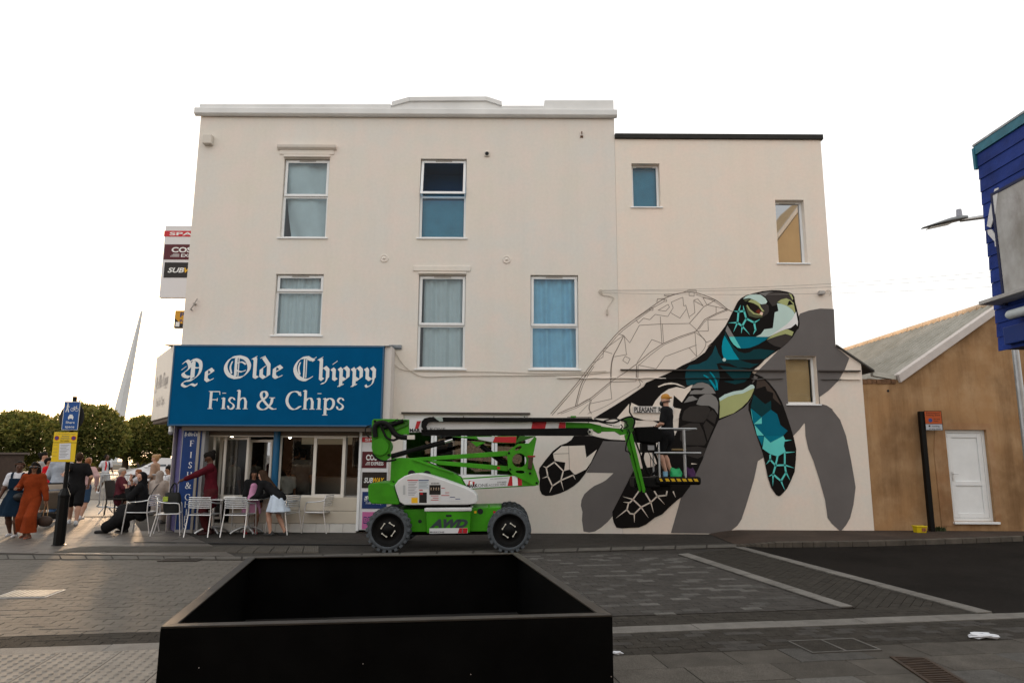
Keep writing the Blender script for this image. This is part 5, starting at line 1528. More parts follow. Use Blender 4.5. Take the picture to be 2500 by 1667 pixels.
# ================================================================ FISH & CHIPS banner pillar
YB = YP - 0.22
bx0, bx1 = fz(438, 1180, YB)[0], fz(484, 1180, YB)[0]
bz1, bz0 = fz(462, 1046, YB)[1], max(0.03, fz(450, 1292, YB)[1])
bn = thing('banner_pillar', (bx0, YB, 0), 'tall blue pillar with white vertical letters at the shop corner', 'sign')
mb = MB(); mb.box(bx0 - 0.03, bx1 + 0.07, YB + 0.004, YF - 0.07, 0.0, bz1 + 0.03); mb.build('pillar', mat('pillar_grey', (0.30, 0.30, 0.31), 0.45), bn, bev=0.006)
mb = MB(); mb.box(bx0, bx1, YB - 0.008, YB + 0.002, bz0, bz1); mb.build('panel', mat('banner_blue', (0.004, 0.035, 0.155), 0.35, var=0.1, scale=3), bn)
zc = [fz(460, v, YB)[1] for v in (1089, 1117, 1142, 1166, 1192, 1220, 1238, 1257, 1274, 1291)]
xm = (bx0 + bx1) / 2
for ch, zb in zip('FISH&CHIPS', zc):
 m1 = MB()
 lo, hi = glyph_width(ch, SERIF, 0.08, 0, 0.03, 0, 0.3)
 k = 0.13 / 0.70
 put_glyphs(m1, ch, SERIF, (xm - (hi - lo) * k / 2, YB - 0.0105, zb), EX, EZ, 0, k, 0.08, 0, 0.03)
 m1.build('lettering', M_SIGNWHITE, bn)
m1 = MB(); lo, hi = glyph_width('Ye Olde Chippy', BLACKLETTER, 0.15, R(40), 0.03, 0.02, 0.3)
put_glyphs(m1, 'Ye Olde Chippy', BLACKLETTER, (bx0 + 0.03, YB - 0.0105, fz(460, 1064, YB)[1]), EX, EZ, 0, 0.085, 0.15, R(40), 0.03, 0.02, 0.3, sx=(bx1 - bx0 - 0.06) / (hi - lo))
m1.build('lettering', M_SIGNWHITE, bn)
# the glossy left cheek of the pillar
mb = MB(); q0 = Vector((bx0 - 0.034, YB, 0)); mb.prism([q0 + Vector((0, 0, .03)), q0 + SDIR * .6 + Vector((0, 0, .03)), q0 + SDIR * .6 + Vector((0, 0, bz1)), q0 + Vector((0, 0, bz1))], -SNRM * 0.02)
mb.build('side_panel', mat('side_banner', (0.10, 0.09, 0.28), 0.15, spec=0.8), bn)
p = fz(418, 1058, YB)
t = thing('wall_camera', (p[0], YB, p[1]), 'small white dome camera under the left end of the fascia', 'camera')
mb = MB(); mb.cyl((p[0], YB - 0.02, sz0 - .004), (p[0], YB - 0.02, p[1] + 0.03), 0.05, n=12); mb.build('mount', M_WHITE, t)
mb = MB(); mb.ball((p[0], YB - 0.02, p[1] + 0.02), 0.055, 12, 8); mb.build('dome', mat('dome_grey', (0.25, 0.25, 0.27), 0.2), t)
# ================================================================ brand panel column to the right of the shopfront
YC = YP - 0.02
cu0, cu1 = 880, 945
cx0, cx1 = fz(880, 1180, YC)[0], fz(946, 1180, YC)[0]
cz1 = fz(910, 1048, YC)[1]
bc = thing('advert_column', (cx0, YC, 0), 'white pillar of stacked advertising panels beside the green lift', 'sign')
mb = MB(); mb.box(cx0, cx1, YC, YF - 0.002, 0.06, cz1); mb.build('backboard', mat('board_white', (0.66, 0.66, 0.68), 0.4), bc, bev=0.005)
mb = MB(); mb.box(cx0 - 0.06, cx0 - 0.002, YC - 0.03, YF, 0.04, sz0); mb.build('edge_trim', M_WHITE, bc, bev=0.005)
def ad(parent, Y, u0, u1, v0, v1, m, name='advert_panel', rd=0.03):
 x0, x1 = fz(u0, (v0 + v1) / 2, Y)[0], fz(u1, (v0 + v1) / 2, Y)[0]
 z1, z0 = fz((u0 + u1) / 2, v0, Y)[1], fz((u0 + u1) / 2, v1, Y)[1]
 m1 = MB(); m1.box(x0, x1, Y - 0.008, Y - 0.001, z0, z1)
 return m1.build(name, m, parent), x0, x1, z0, z1, Y - 0.0095
M_RED, M_MAROON, M_DKBR, M_PINK = mat('ad_red', (0.50, 0.02, 0.03), 0.4), mat('ad_maroon', (0.085, 0.008, 0.015), 0.4), mat('ad_black', (0.016, 0.012, 0.010), 0.4), mat('ad_pink', (0.50, 0.13, 0.32), 0.4)
M_YEL = mat('ad_yellow', (0.75, 0.42, 0.01), 0.4)
M_NAVY = mat('ad_navy', (0.006, 0.03, 0.13), 0.4)
def line_txt(o, s, x0, x1, z0, z1, Y, m=None, **k):
 m1 = MB(); put_text(m1, s, (x0, Y, z0), EX, EZ, z1 - z0, x1 - x0, **k); m1.build('lettering', m or M_SIGNWHITE, o)
def brand_stack(parent, Y, u0, u1, rows):
 for kind, v0, v1 in rows:
  mm = dict(spar=M_RED, costa=M_MAROON, sub=M_DKBR, chip=M_NAVY, pink=M_PINK)[kind]
  o, x0, x1, z0, z1, y = ad(parent, Y, u0, u1, v0, v1, mm)
  W, H = x1 - x0, z1 - z0
  if kind == 'spar':
   line_txt(o, 'SPAR', x0 + .12 * W, x0 + .82 * W, z0 + .22 * H, z0 + .78 * H, y, bold=0.025)
  elif kind == 'costa':
   line_txt(o, 'COSTA', x0 + .16 * W, x0 + .90 * W, z0 + .48 * H, z0 + .82 * H, y, bold=0.035)
   line_txt(o, 'EXPRESS', x0 + .38 * W, x0 + .88 * W, z0 + .17 * H, z0 + .38 * H, y, bold=0.02)
   m1 = MB()
   for i in range(3): m1.box(x0 + (.14 + .03 * (i)) * W, x0 + .34 * W, y - .001, y, z0 + (.19 + .07 * i) * H, z0 + (.22 + .07 * i) * H)
   m1.build('speed_lines', M_SIGNWHITE, o)
  elif kind == 'sub':
   line_txt(o, 'SUB', x0 + .08 * W, x0 + .44 * W, z0 + .34 * H, z0 + .66 * H, y, bold=0.03, shear=0.25)
   line_txt(o, 'WAY', x0 + .44 * W, x0 + .90 * W, z0 + .34 * H, z0 + .66 * H, y, M_YEL, bold=0.03, shear=0.25)
  elif kind == 'chip':
   m1 = MB(); lo, hi = glyph_width('Ye Olde', BLACKLETTER, 0.15, R(40), 0.03, 0.02, 0.3)
   put_glyphs(m1, 'Ye Olde', BLACKLETTER, (x0 + .08 * W, y, z0 + .5 * H), EX, EZ, 0, .24 * H, 0.15, R(40), 0.03, 0.02, 0.3, sx=.84 * W / (hi - lo)); m1.build('lettering', M_SIGNWHITE, o)
   m1 = MB(); lo, hi = glyph_width('Fish & Chips', SERIF, 0.08, 0, 0.03, 0.02, 0.3)
   put_glyphs(m1, 'Fish & Chips', SERIF, (x0 + .16 * W, y, z0 + .27 * H), EX, EZ, 0, .2 * H, 0.08, 0, 0.03, 0.02, 0.3, sx=.7 * W / (hi - lo)); m1.build('lettering', M_SIGNWHITE, o)
  elif kind == 'pink':
   line_txt(o, 'BREW', x0 + .06 * W, x0 + .92 * W, z0 + .34 * H, z0 + .72 * H, y, M_NAVY, bold=0.05)
   line_txt(o, 'BREW', x0 + .08 * W, x0 + .90 * W, z0 + .37 * H, z0 + .69 * H, y - .001, M_PINK, bold=0.0)
brand_stack(bc, YC, 884, 944, [('spar', 1067, 1079), ('costa', 1102, 1142), ('sub', 1152, 1191), ('chip', 1200, 1241), ('pink', 1249, 1291)])
# ================================================================ projecting signs beyond the left corner
YQ = 18.4
ps = thing('projecting_sign', (fz(430, 727, YQ)[0], YQ, fz(430, 727, YQ)[1]), 'tall white projecting sign with red, maroon and black brand panels beyond the wall corner', 'sign')
xq0, xq1 = fz(396, 640, YQ)[0], fz(520, 640, YQ)[0]
zq0, zq1 = fz(430, 727, YQ)[1], fz(430, 551, YQ)[1]
mb = MB(); mb.box(xq0, xq1, YQ, YQ + 0.12, zq0, zq1); mb.build('sign_box', mat('board_white', (0.66, 0.66, 0.68)), ps, bev=0.01)
brand_stack(ps, YQ, 401, 512, [('spar', 564, 578), ('costa', 597, 634), ('sub', 641, 678)])
pq = thing('small_hanging_sign', (fz(445, 800, 17.2)[0], 17.2, fz(445, 800, 17.2)[1]), 'small yellow and black hanging sign just left of the building corner', 'sign')
x0, x1 = fz(426, 780, 17.2)[0], fz(462, 780, 17.2)[0]; z0, z1 = fz(440, 801, 17.2)[1], fz(440, 758, 17.2)[1]
mb = MB(); mb.box(x0, x1, 17.2, 17.28, z0, z1); mb.build('sign_box', M_BLK, pq, bev=0.006)
mb = MB(); mb.prism([(x0 + .02, 17.196, z0 + (z1 - z0) * .55), (x0 + .16, 17.196, z0 + .12), (x1, 17.196, z0 + .12), (x1, 17.196, z1 - .01), (x0 + .02, 17.196, z1 - .01)], (0, .003, 0)); mb.build('face', mat('sign_ochre', (0.55, 0.28, 0.02), 0.5), pq)
mb = MB(); put_text(mb, 'Pay', (x0 + .14, 17.193, z1 - .17), EX, EZ, .12, .3, bold=0.03); put_text(mb, 'Point', (x0 + .14, 17.193, z1 - .32), EX, EZ, .09, .3, bold=0.01); mb.build('lettering', M_NAVY, pq)
mb = MB(); mb.box(x0 + .04, x0 + .14, 17.194, 17.197, z0 + .04, z0 + .16); mb.build('badge', M_SIGNWHITE, pq)
# ================================================================ big shop window behind the lift
x0, x1, z0, z1 = WIN['SHOP']
bw = thing('shop_window', (x0, YF, z0), 'wide white-framed shop window behind the green lift', 'window')
mb = MB(); fw = 0.07
for bb in ((x0, x0 + fw, z0, z1), (x1 - fw, x1, z0, z1), (x0 + fw, x1 - fw, z0, z0 + fw), (x0 + fw, x1 - fw, z1 - 0.16, z1)):
 mb.box(bb[0], bb[1], YF + 0.06, YF + 0.13, bb[2], bb[3])
mb.build('frame', M_WHITE, bw, bev=0.006)
us = [983, 1058, 1132, 1207, 1289]
for i in range(4):
 a, b = fz(us[i], 1100)[0], fz(us[i + 1], 1100)[0]
 if i:
  m1 = MB(); m1.box(a - 0.065, a - 0.006, YF + 0.055, YF + 0.125, z0 + fw, z1 - .16); m1.box(a + 0.006, a + 0.065, YF + 0.055, YF + 0.125, z0 + fw, z1 - .16); m1.build('mullion', M_WHITE, bw, bev=0.005)
 m1 = MB(); m1.add([(a + .066, YF + .09, z0 + fw), (b - .066, YF + .09, z0 + fw), (b - .066, YF + .09, z1 - .16), (a + .066, YF + .09, z1 - .16)], [(0, 1, 2, 3)]); m1.build('pane', glass('street_pane', (0.75, 0.72, 0.68), 0.8, 2.4), bw)
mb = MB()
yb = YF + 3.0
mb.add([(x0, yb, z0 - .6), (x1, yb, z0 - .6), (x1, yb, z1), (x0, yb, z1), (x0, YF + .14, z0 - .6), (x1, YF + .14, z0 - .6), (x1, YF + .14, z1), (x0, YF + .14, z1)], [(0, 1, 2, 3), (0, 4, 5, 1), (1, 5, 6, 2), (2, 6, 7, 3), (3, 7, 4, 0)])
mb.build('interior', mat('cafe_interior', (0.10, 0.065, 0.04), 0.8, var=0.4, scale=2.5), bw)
mb = MB()
rn = random.Random(5)
for i in range(26):
 x = rn.uniform(x0 + .1, x1 - .1); z = rn.uniform(z0 + .1, z1 - .5); w = rn.uniform(.05, .28)
 mb.box(x, x + w, yb - .4 - rn.random(), yb - .35, z, z + rn.uniform(.05, .35))
mb.build('shelf_goods', mat('shelf_goods', (0.42, 0.26, 0.13), 0.6, var=0.8, scale=6), bw)
mb = MB(); mb.box(x0 - .05, x1 + .05, YF - .04, YF + .02, z1 + .01, z1 + .05); mb.build('drip_trim', mat('dark_strip', (0.055, 0.045, 0.04)), bw)
# ================================================================ cables on the facade
def cable(name, pts, r, m, label, cat='cable'):
 P = smooth_path(pts, 5)
 b = MB(); b.tube(P, r, 5, cap=False)
 return tag(b.build(name, m, None, org=P[0]), label, cat)
M_CAB = mat('painted_cable', (0.47, 0.42, 0.36), 0.8)
w_ = lambda u, v, d=0.02: on_wall(u, v) + Vector((0, -d, 0))
cable('wall_cable', [w_(958, 850), w_(985, 890), w_(1010, 910), w_(1040, 920), w_(1130, 918), w_(1290, 917), w_(1420, 914), w_(1490, 908)], 0.008, M_CAB, 'thin cable looping from the sign end along the wall under the windows')
cable('wall_cable', [w_(957, 855), w_(960, 885), w_(985, 903), w_(1040, 906), w_(1200, 908), w_(1340, 912), w_(1480, 906)], 0.007, M_CAB, 'upper thin cable hanging from the flashing end beside the blue sign')
hk = w_(1467, 713)
mb = MB(); mb.tube([hk + Vector((0.05 * math.cos(a), 0, 0.05 * math.sin(a))) for a in np.linspace(0.3, 5.6, 12)], 0.007, 5); mb.cyl(hk, hk + Vector((0, .03, 0)), 0.02, n=8)
mb.tube([w_(1466, 720), w_(1475, 722), w_(1490, 724), w_(1499, 729)], 0.007, 5)
mb.tube([w_(1498, 729), w_(1484, 750), w_(1482, 756)], 0.005, 5); mb.cbox(w_(1482, 763), (0.035, 0.03, 0.13))
tag(mb.build('cable_anchor', M_CAB, None, org=hk), 'looped cable anchor on the wall where the overhead wires end', 'bracket')
M_WIRE = mat('overhead_wire', (0.30, 0.27, 0.25), 0.8)
for (a, b, lb) in (((1472, 710), (2420, 664), 'topmost overhead wire running right from the wall anchor'), ((1472, 712), (2420, 676), 'middle overhead wire running right from the wall anchor'), ((1472, 716), (2420, 700), 'lowest overhead wire running right above the turtle')):
 pa, pb = w_(*a, 0.06), atY(b[0], b[1], 14.0)
 pts = [pa.lerp(pb, t) - Vector((0, 0, 0.10 * 4 * t * (1 - t))) for t in np.linspace(0, 1, 12)]
 pts.append(pb + (pb - pa) * 0.2)
 m1 = MB(); m1.tube(pts, 0.0042, 5, cap=False); tag(m1.build('overhead_wire', M_WIRE, None, org=pa), lb, 'wire', 'overhead wires from the wall')
p = on_wall(2003, 716)
t = thing('security_light', p, 'small grey security sensor on the wall above the turtle nose', 'sensor')
mb = MB(); mb.cbox((p.x, YF - .05, p.z), (0.13, 0.10, 0.09)); mb.build('housing', mat('box_grey', (0.4, 0.38, 0.36), 0.5), t, bev=0.01)
mb = MB(); q = on_wall(2020, 716); mb.tube([q + Vector((0.065 * math.cos(a), -.03, 0.065 * math.sin(a))) for a in np.linspace(-1.2, 3.4, 12)], 0.008, 5); mb.build('cable_loop', M_CAB, t)
# ================================================================ green boom lift
def n4(x, y): return 860 + x / 3.92, 980 + y / 3.92
def nD(x, y): return 1300 + x / 5.057, 1000 + y / 5.057
def P4(x, y, Y): return atY(*n4(x, y), Y)
def PD(x, y, Y): return atY(*nD(x, y), Y)
M_GRN = mat('lift_green', (0.038, 0.245, 0.006), 0.42, var=0.28, scale=2.2, spec=0.22, bump=0.08, bscale=6)
M_LWHT = mat('lift_white', (0.60, 0.61, 0.61), 0.4, var=0.10, scale=2.5, spec=0.35)
M_RUB = mat('tyre_rubber', (0.070, 0.080, 0.090), 0.9, var=0.25, scale=8, bump=0.2, bscale=50)
M_RUBB = mat('black_rubber', (0.006, 0.006, 0.006), 0.6, spec=0.12)
M_BLKS = mat('black_steel', (0.005, 0.005, 0.005), 0.5, var=0.3, scale=5, spec=0.10)
M_CHROME = mat('chrome_rod', (0.65, 0.66, 0.68), 0.15, 1.0)
M_STK = mat('sticker_white', (0.60, 0.61, 0.63), 0.4)
M_STR = mat('sticker_red', (0.40, 0.012, 0.020), 0.4)
M_GTXT = mat('sticker_grey_text', (0.11, 0.12, 0.13), 0.5)
LY = 12.45                       # outer face of the near wheels
lift = thing('boom_lift', (atZ(1090, 1350).x, 13.3, 0), 'bright green articulated boom lift parked in front of the mural', 'boom lift')
def pr(name, pts, Y, th, m, bev=0.012, key=P4, parent=None, holes=(), seg=2):
 b = MB()
 b.prism([key(x, y, Y) for x, y in pts], (0, th, 0), [[key(x, y, Y) for x, y in h] for h in holes])
 return b.build(name, m, parent or lift, bev=bev, seg=seg)
def circ(cx, cy, r, n=28): return [(cx + r * math.cos(a), cy + r * math.sin(a)) for a in np.linspace(0, 2 * math.pi, n + 1)[:-1]]
# wheels
def wheel(cx, cz, y0, flip=1):
 rr = 0.39
 t = MB()
 w = 0.30
 Mx = Matrix.Translation((cx, y0, cz)) @ Matrix.Rotation(R(-90), 4, 'X')     # local Z -> +Y
 t.lathe([(0.285, 0.02), (0.30, 0.0), (0.345, 0.012), (0.368, 0.045), (0.372, w - .045), (0.345, w - .012), (0.30, w), (0.285, w - .02)], Mx, 40)
 n = 22
 for i in range(n):
  for side in (0, 1):
   a = 2 * math.pi * (i + 0.5 * side) / n
   ca, sa = math.cos(a), math.sin(a)
   B = Matrix(((ca, -sa, 0, 0), (sa, ca, 0, 0), (0, 0, 1, 0), (0, 0, 0, 1)))
   lo, hi = (0.004, w * 0.52) if side == 0 else (w * 0.48, w - .004)
   t.box(0.345, rr, -0.028, 0.028, lo, hi, Mx @ B)
 ty = t.build('wheel', M_RUB, lift)
 r_ = MB()
 yy = 0.0 if flip > 0 else w
 s = 1 if flip > 0 else -1
 r_.lathe([(0.292, yy + s * .012), (0.285, yy + s * .006), (0.268, yy + s * .012), (0.262, yy + s * .05), (0.20, yy + s * .075), (0.10, yy + s * .06), (0.085, yy + s * .02), (0.0, yy + s * .018)], Mx, 32)
 r_.build('rim', M_BLKS, ty)
 h = MB()
 for i in range(8):
  a = 2 * math.pi * i / 8 + 0.2
  p = Mx @ Vector((0.122 * math.cos(a), 0.122 * math.sin(a), yy + s * .058))
  h.cyl(p, p + Vector((0, -s * .03, 0)), 0.014, n=8)
  if i % 2 == 0:
   a2 = 2 * math.pi * (i + 1) / 8 + 0.2
   q = Mx @ Vector((0.122 * math.cos(a2), 0.122 * math.sin(a2), yy + s * .058))
   h.bar(p + Vector((0, -s * .028, 0)), q + Vector((0, -s * .028, 0)), 0.012, 0.012)
 tag(h.build('wheel_nuts', mat('nut_cream', (0.62, 0.60, 0.52), 0.4), ty), kind='stuff')
 return ty
wl, wr = P4(338, 1245, LY), P4(1502, 1232, LY)
for q in (wl, wr):
 wheel(q.x, 0.395, LY, 1)
 wheel(q.x, 0.395, LY + 1.52, -1)
# chassis
CY = LY + 0.34
pr('chassis', [(400, 1035), (1420, 1010), (1430, 1235), (1300, 1240), (400, 1245)], CY, 1.1, M_GRN)
pr('axle', [(300, 1190), (1540, 1180), (1540, 1270), (300, 1280)], CY + 0.45, 0.2, M_BLKS)
o = pr('battery_box', [(705, 1050), (1135, 1050), (1128, 1255), (712, 1258)], CY - 0.12, 0.5, M_GRN, 0.02)
pr('box_lid', [(690, 1018), (1142, 1014), (1142, 1048), (690, 1052)], CY - 0.14, 0.55, M_LWHT, 0.015)
pr('lid_latch', [(897, 1082), (950, 1082), (950, 1102), (897, 1102)], CY - 0.128, 0.01, M_DARK, 0.003, parent=o)
b = MB(); q0, q1 = P4(742, 1200, CY - 0.125), P4(1105, 1200, CY - 0.125)
put_text(b, 'AWD', q0, EX, EZ, (P4(800, 1125, CY).z - P4(800, 1200, CY).z), q1.x - q0.x, bold=0.065, shear=0.35)
b.build('lettering', mat('awd_blue_grey', (0.030, 0.042, 0.05), 0.4), o)
st = pr('sticker', [(738, 1212), (1104, 1208), (1104, 1258), (738, 1262)], CY - 0.124, 0.004, M_STK, 0, parent=o)
pr('sticker_red', [(1025, 1210), (1104, 1209), (1100, 1257), (1010, 1258)], CY - 0.1255, 0.001, M_STR, 0, parent=o)
b = MB(); q0 = P4(742, 1255, CY - 0.127); put_text(b, 'MARKONE', q0, EX, EZ, 0.03, 0.26, bold=0.02); put_text(b, '1', P4(1050, 1250, CY - 0.127), EX, EZ, 0.06, bold=0.06); b.build('sticker_lettering', M_GTXT, o)
for x, y in ((648, 1145), (1225, 1050)):
 pr('chassis_hole', circ(x, y, 18 if x < 900 else 28, 16), CY - 0.004, 0.003, M_DARK, 0)
for x, y, m_ in ((1177, 1057, M_YEL), (1360, 1057, M_STR)):
 pr('warning_sticker', [(x - 11, y - 11), (x + 11, y - 11), (x + 11, y + 11), (x - 11, y + 11)], CY - 0.004, 0.003, m_, 0)
pr('slew_ring', [(560, 985), (1130, 975), (1130, 1012), (560, 1020)], CY + 0.05, 0.9, M_BLKS)
pr('hose_guide', [(1300, 985), (1315, 985), (1318, 1030), (1300, 1030)], CY + 0.02, 0.03, M_GRN, 0.003)
# turret: counterweight, hoods and tower
HY = LY + 0.22
pr('counterweight', [(150, 805), (178, 782), (345, 776), (388, 800), (452, 972), (440, 986), (185, 976), (152, 945)], HY, 1.35, M_GRN, 0.035, seg=3)
hood = [(405, 800), (440, 752), (500, 712), (560, 692), (640, 685), (720, 700), (860, 742), (1000, 792), (1100, 830), (1160, 862), (1188, 900), (1196, 955), (1180, 974), (1100, 988), (500, 990), (455, 962), (420, 862)]
hd_ = pr('hood', hood, HY - 0.02, 0.50, M_LWHT, 0.05, seg=4)
pr('hood', hood, HY + 0.90, 0.46, M_LWHT, 0.05, seg=4)
HF = HY - 0.0235
def decal(pts, m, parent=hd_, d=0.0): return pr('decal', pts, HF - d, 0.003, m, 0, parent=parent)
rc = lambda x0, y0, x1, y1: [(x0, y0), (x1, y0), (x1, y1), (x0, y1)]
decal(rc(527, 748, 630, 912), M_STK); decal(rc(527, 748, 630, 757), M_STR, d=.002); decal(rc(634, 748, 732, 836), mat('decal_bluegrey', (0.50, 0.56, 0.60), 0.4)); decal(rc(634, 748, 732, 757), M_NAVY, d=.002)
for i in range(9): decal(rc(535, 770 + i * 15, 620 - (i % 3) * 12, 774 + i * 15), M_GTXT, d=.002)
for i in range(5): decal(rc(640, 768 + i * 13, 726 - (i % 2) * 14, 771 + i * 13), M_GTXT, d=.002)
decal(rc(640, 868, 713, 968), M_BLK); decal(rc(650, 872, 676, 890), M_STR, d=.002); decal(rc(566, 918, 626, 970), M_YEL); decal(rc(640, 842, 676, 862), M_STK); decal(rc(642, 842, 674, 851), M_STR, d=.002)
decal(rc(738, 797, 845, 890), M_BLK)
for i in range(4): pr('control_switch', rc(752 + i * 24, 822, 758 + i * 24, 848), HF - 0.02, 0.02, M_CHROME, 0, parent=hd_)
b = MB(); put_text(b, '6 0 3 0 8 0', P4(755, 788, HF - .002), EX, EZ, 0.028, 0.145, bold=0.03); b.build('decal_lettering', M_BLK, hd_)
for q in (rc(752, 898, 826, 914), rc(770, 918, 826, 930), rc(752, 938, 826, 980), rc(852, 894, 930, 954), rc(890, 868, 928, 886), rc(852, 824, 886, 890), rc(936, 910, 984, 950), rc(988, 928, 1032, 948)):
 decal(q, M_STK)
 decal([(q[0][0], q[0][1]), (q[1][0], q[1][1]), (q[1][0], q[1][1] + 6), (q[0][0], q[0][1] + 6)], M_STR if q[0][0] < 935 else M_NAVY, d=.002)
decal(circ(523, 942, 24, 18), M_STK); decal(rc(486, 800, 508, 890), mat('hood_grip', (0.38, 0.40, 0.41), 0.4))
TY = LY + 0.75
tower = pr('turret_tower', [(360, 800), (372, 545), (450, 536), (600, 545), (700, 575), (960, 680), (1030, 720), (1090, 810), (1090, 960), (400, 960)], TY, 0.38, M_GRN, 0.012)
for x, y, r_ in ((568, 690, 36), (715, 700, 40)): pr('tower_hole', circ(x, y, r_, 16), TY - 0.003, 0.002, M_DARK, 0, parent=tower)
pr('gusset', [(568, 555), (620, 556), (975, 682), (950, 686)], TY - 0.05, 0.05, M_GRN, 0.004)
# riser arm with the hire company's board
b1 = pr('riser_boom', [(1050, 735), (1600, 698), (1745, 790), (1760, 806), (1110, 842), (1085, 800)], TY - 0.02, 0.32, M_GRN)
bd = pr('name_board', [(1058, 744), (1622, 706), (1626, 802), (1112, 832)], TY - 0.026, 0.005, M_STK, 0)
pr('board_red', [(1510, 715), (1622, 707), (1625, 802), (1485, 806)], TY - 0.0285, 0.002, M_STR, 0, parent=bd)
pr('board_red', [(1118, 756), (1172, 768), (1166, 812), (1106, 806)], TY - 0.0285, 0.002, M_STR, 0, parent=bd)
sl_ = (P4(1480, 790, TY) - P4(1110, 815, TY)).normalized()
up_ = Vector((-sl_.z, 0, sl_.x))
yo = Vector((0, -0.031, 0))
b = MB(); put_text(b, 'MARK', P4(1100, 822, TY) + yo, sl_, up_, 0.062, (P4(1200, 0, TY) - P4(1100, 0, TY)).x, bold=0.035); b.build('lettering', M_BLK, bd)
b = MB(); put_text(b, 'ONE', P4(1204, 818, TY) + yo, sl_, up_, 0.062, (P4(1300, 0, TY) - P4(1204, 0, TY)).x); put_text(b, 'ACCESS HIRE', P4(1306, 810, TY) + yo, sl_, up_, 0.042, (P4(1468, 0, TY) - P4(1306, 0, TY)).x)
put_text(b, 'www.markoneaccess.co.uk', P4(1318, 745, TY) + yo, sl_, up_, 0.022, (P4(1485, 0, TY) - P4(1318, 0, TY)).x); put_text(b, '01752 545454', P4(1388, 778, TY) + yo, sl_, up_, 0.026, (P4(1475, 0, TY) - P4(1388, 0, TY)).x, bold=.02); b.build('lettering', M_GTXT, bd)
b = MB(); put_text(b, '1', P4(1535, 800, TY) + yo, sl_, up_, 0.17, 0.10, bold=0.06); put_text(b, '1', P4(1128, 806, TY) + yo, sl_, up_, 0.08, 0.05, bold=0.06); b.build('lettering', M_SIGNWHITE, bd)
# parallel link arms
pr('link_arm', [(440, 545), (560, 540), (1480, 470), (1484, 520), (700, 566), (450, 575)], TY + 0.02, 0.10, M_GRN, 0.008)
pr('link_arm', [(700, 560), (860, 568), (1490, 618), (1490, 666), (840, 606)], TY + 0.02, 0.10, M_GRN, 0.008)
pr('link_arm', [(440, 545), (560, 540), (1480, 470), (1484, 520), (700, 566), (450, 575)], TY + 0.24, 0.10, M_GRN, 0.008)
for x, y in ((722, 595), (1400, 634)): pr('warning_sticker', rc(x - 14, y - 12, x + 14, y + 12), TY + 0.017, 0.003, M_STR, 0)
# knuckle plate with its round opening and slots
kn = [(1480, 482), (1585, 402), (1690, 400), (1745, 335), (1765, 350), (1722, 560), (1790, 765), (1782, 798), (1742, 806), (1530, 696), (1492, 650)]
slot = lambda cx, cy, l, h, a: [(cx + l * math.cos(t) * math.cos(a) - h * math.sin(t) * math.sin(a), cy + l * math.cos(t) * math.sin(a) + h * math.sin(t) * math.cos(a)) for t in np.linspace(0, 2 * math.pi, 17)[:-1]]
knp = pr('knuckle_plate', kn, TY - 0.05, 0.05, M_GRN, 0.006, holes=[circ(1598, 562, 68), slot(1588, 445, 38, 16, -0.5), slot(1608, 672, 46, 15, 0.05)])
pr('knuckle_plate', kn, TY + 0.32, 0.05, M_GRN, 0.006, holes=[circ(1598, 562, 68), slot(1588, 445, 38, 16, -0.5), slot(1608, 672, 46, 15, 0.05)])
for x, y in ((1512, 648), (1702, 685), (1765, 778), (1500, 492), (1650, 385)):
 b = MB(); p = P4(x, y, TY - .05); b.cyl(p + Vector((0, -.02, 0)), p + Vector((0, .4, 0)), 0.022, n=12); b.build('pivot_pin', M_BLKS, lift)
pr('side_lamp', [(1690, 520), (1735, 525), (1718, 650), (1680, 640)], TY - 0.10, 0.05, mat('lamp_brown', (0.05, 0.03, 0.02), 0.3), 0.008)
pr('lamp_cap', [(1678, 516), (1752, 516), (1752, 532), (1678, 532)], TY - 0.11, 0.06, mat('lamp_red', (0.25, 0.02, 0.02), 0.3), 0.005)
# mast head on the left
head = [(188, 182), (205, 166), (380, 166), (545, 172), (545, 312), (372, 322), (362, 470), (372, 520), (330, 560), (262, 566), (205, 535), (186, 440)]
pr('mast_head', head, TY - 0.06, 0.05, M_GRN, 0.008)
pr('mast_head', head, TY + 0.36, 0.05, M_GRN, 0.008)
b = MB(); p = P4(272, 432, TY - .06); b.cyl(p + Vector((0, -.06, 0)), p + Vector((0, .45, 0)), 82 / 3.92 / 131, n=32); b.build('slew_motor', M_GRN, lift, bev=0.01)
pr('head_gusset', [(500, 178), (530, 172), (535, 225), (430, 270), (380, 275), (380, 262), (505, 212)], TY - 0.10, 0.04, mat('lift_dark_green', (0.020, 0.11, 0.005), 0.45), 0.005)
for q in ((218, 190), (350, 512), (390, 772)):
 b = MB(); p = P4(q[0], q[1], TY - .07); b.cyl(p + Vector((0, -.02, 0)), p + Vector((0, .02, 0)), 0.025, n=10); b.build('pivot_pin', M_BLKS, lift)
# hoses round the mast head
def hose(name, pts, r, Y, key=P4, m=None):
 P = [key(x, y, Y + (d[0] if d else 0)) for x, y, *d in pts]
 b = MB(); b.tube(smooth_path(P, 6), r, 8); b.build(name, m or M_RUBB, lift)
hose('hose', [(222, 340), (215, 260), (240, 215), (300, 205), (360, 240), (400, 300), (450, 335), (520, 345)], 0.05, TY - .12)
hose('hose', [(270, 225), (300, 290), (330, 345), (390, 370), (450, 350), (540, 345)], 0.022, TY - .14)
hose('hose', [(182, 228), (140, 240), (124, 280), (140, 320), (168, 345)], 0.012, TY - .10)
hose('hose', [(330, 205), (400, 190), (430, 170), (455, 185), (520, 180)], 0.010, TY - .13)
hose('hose', [(195, 500), (230, 540), (300, 570), (400, 560), (420, 550)], 0.018, TY - .12)
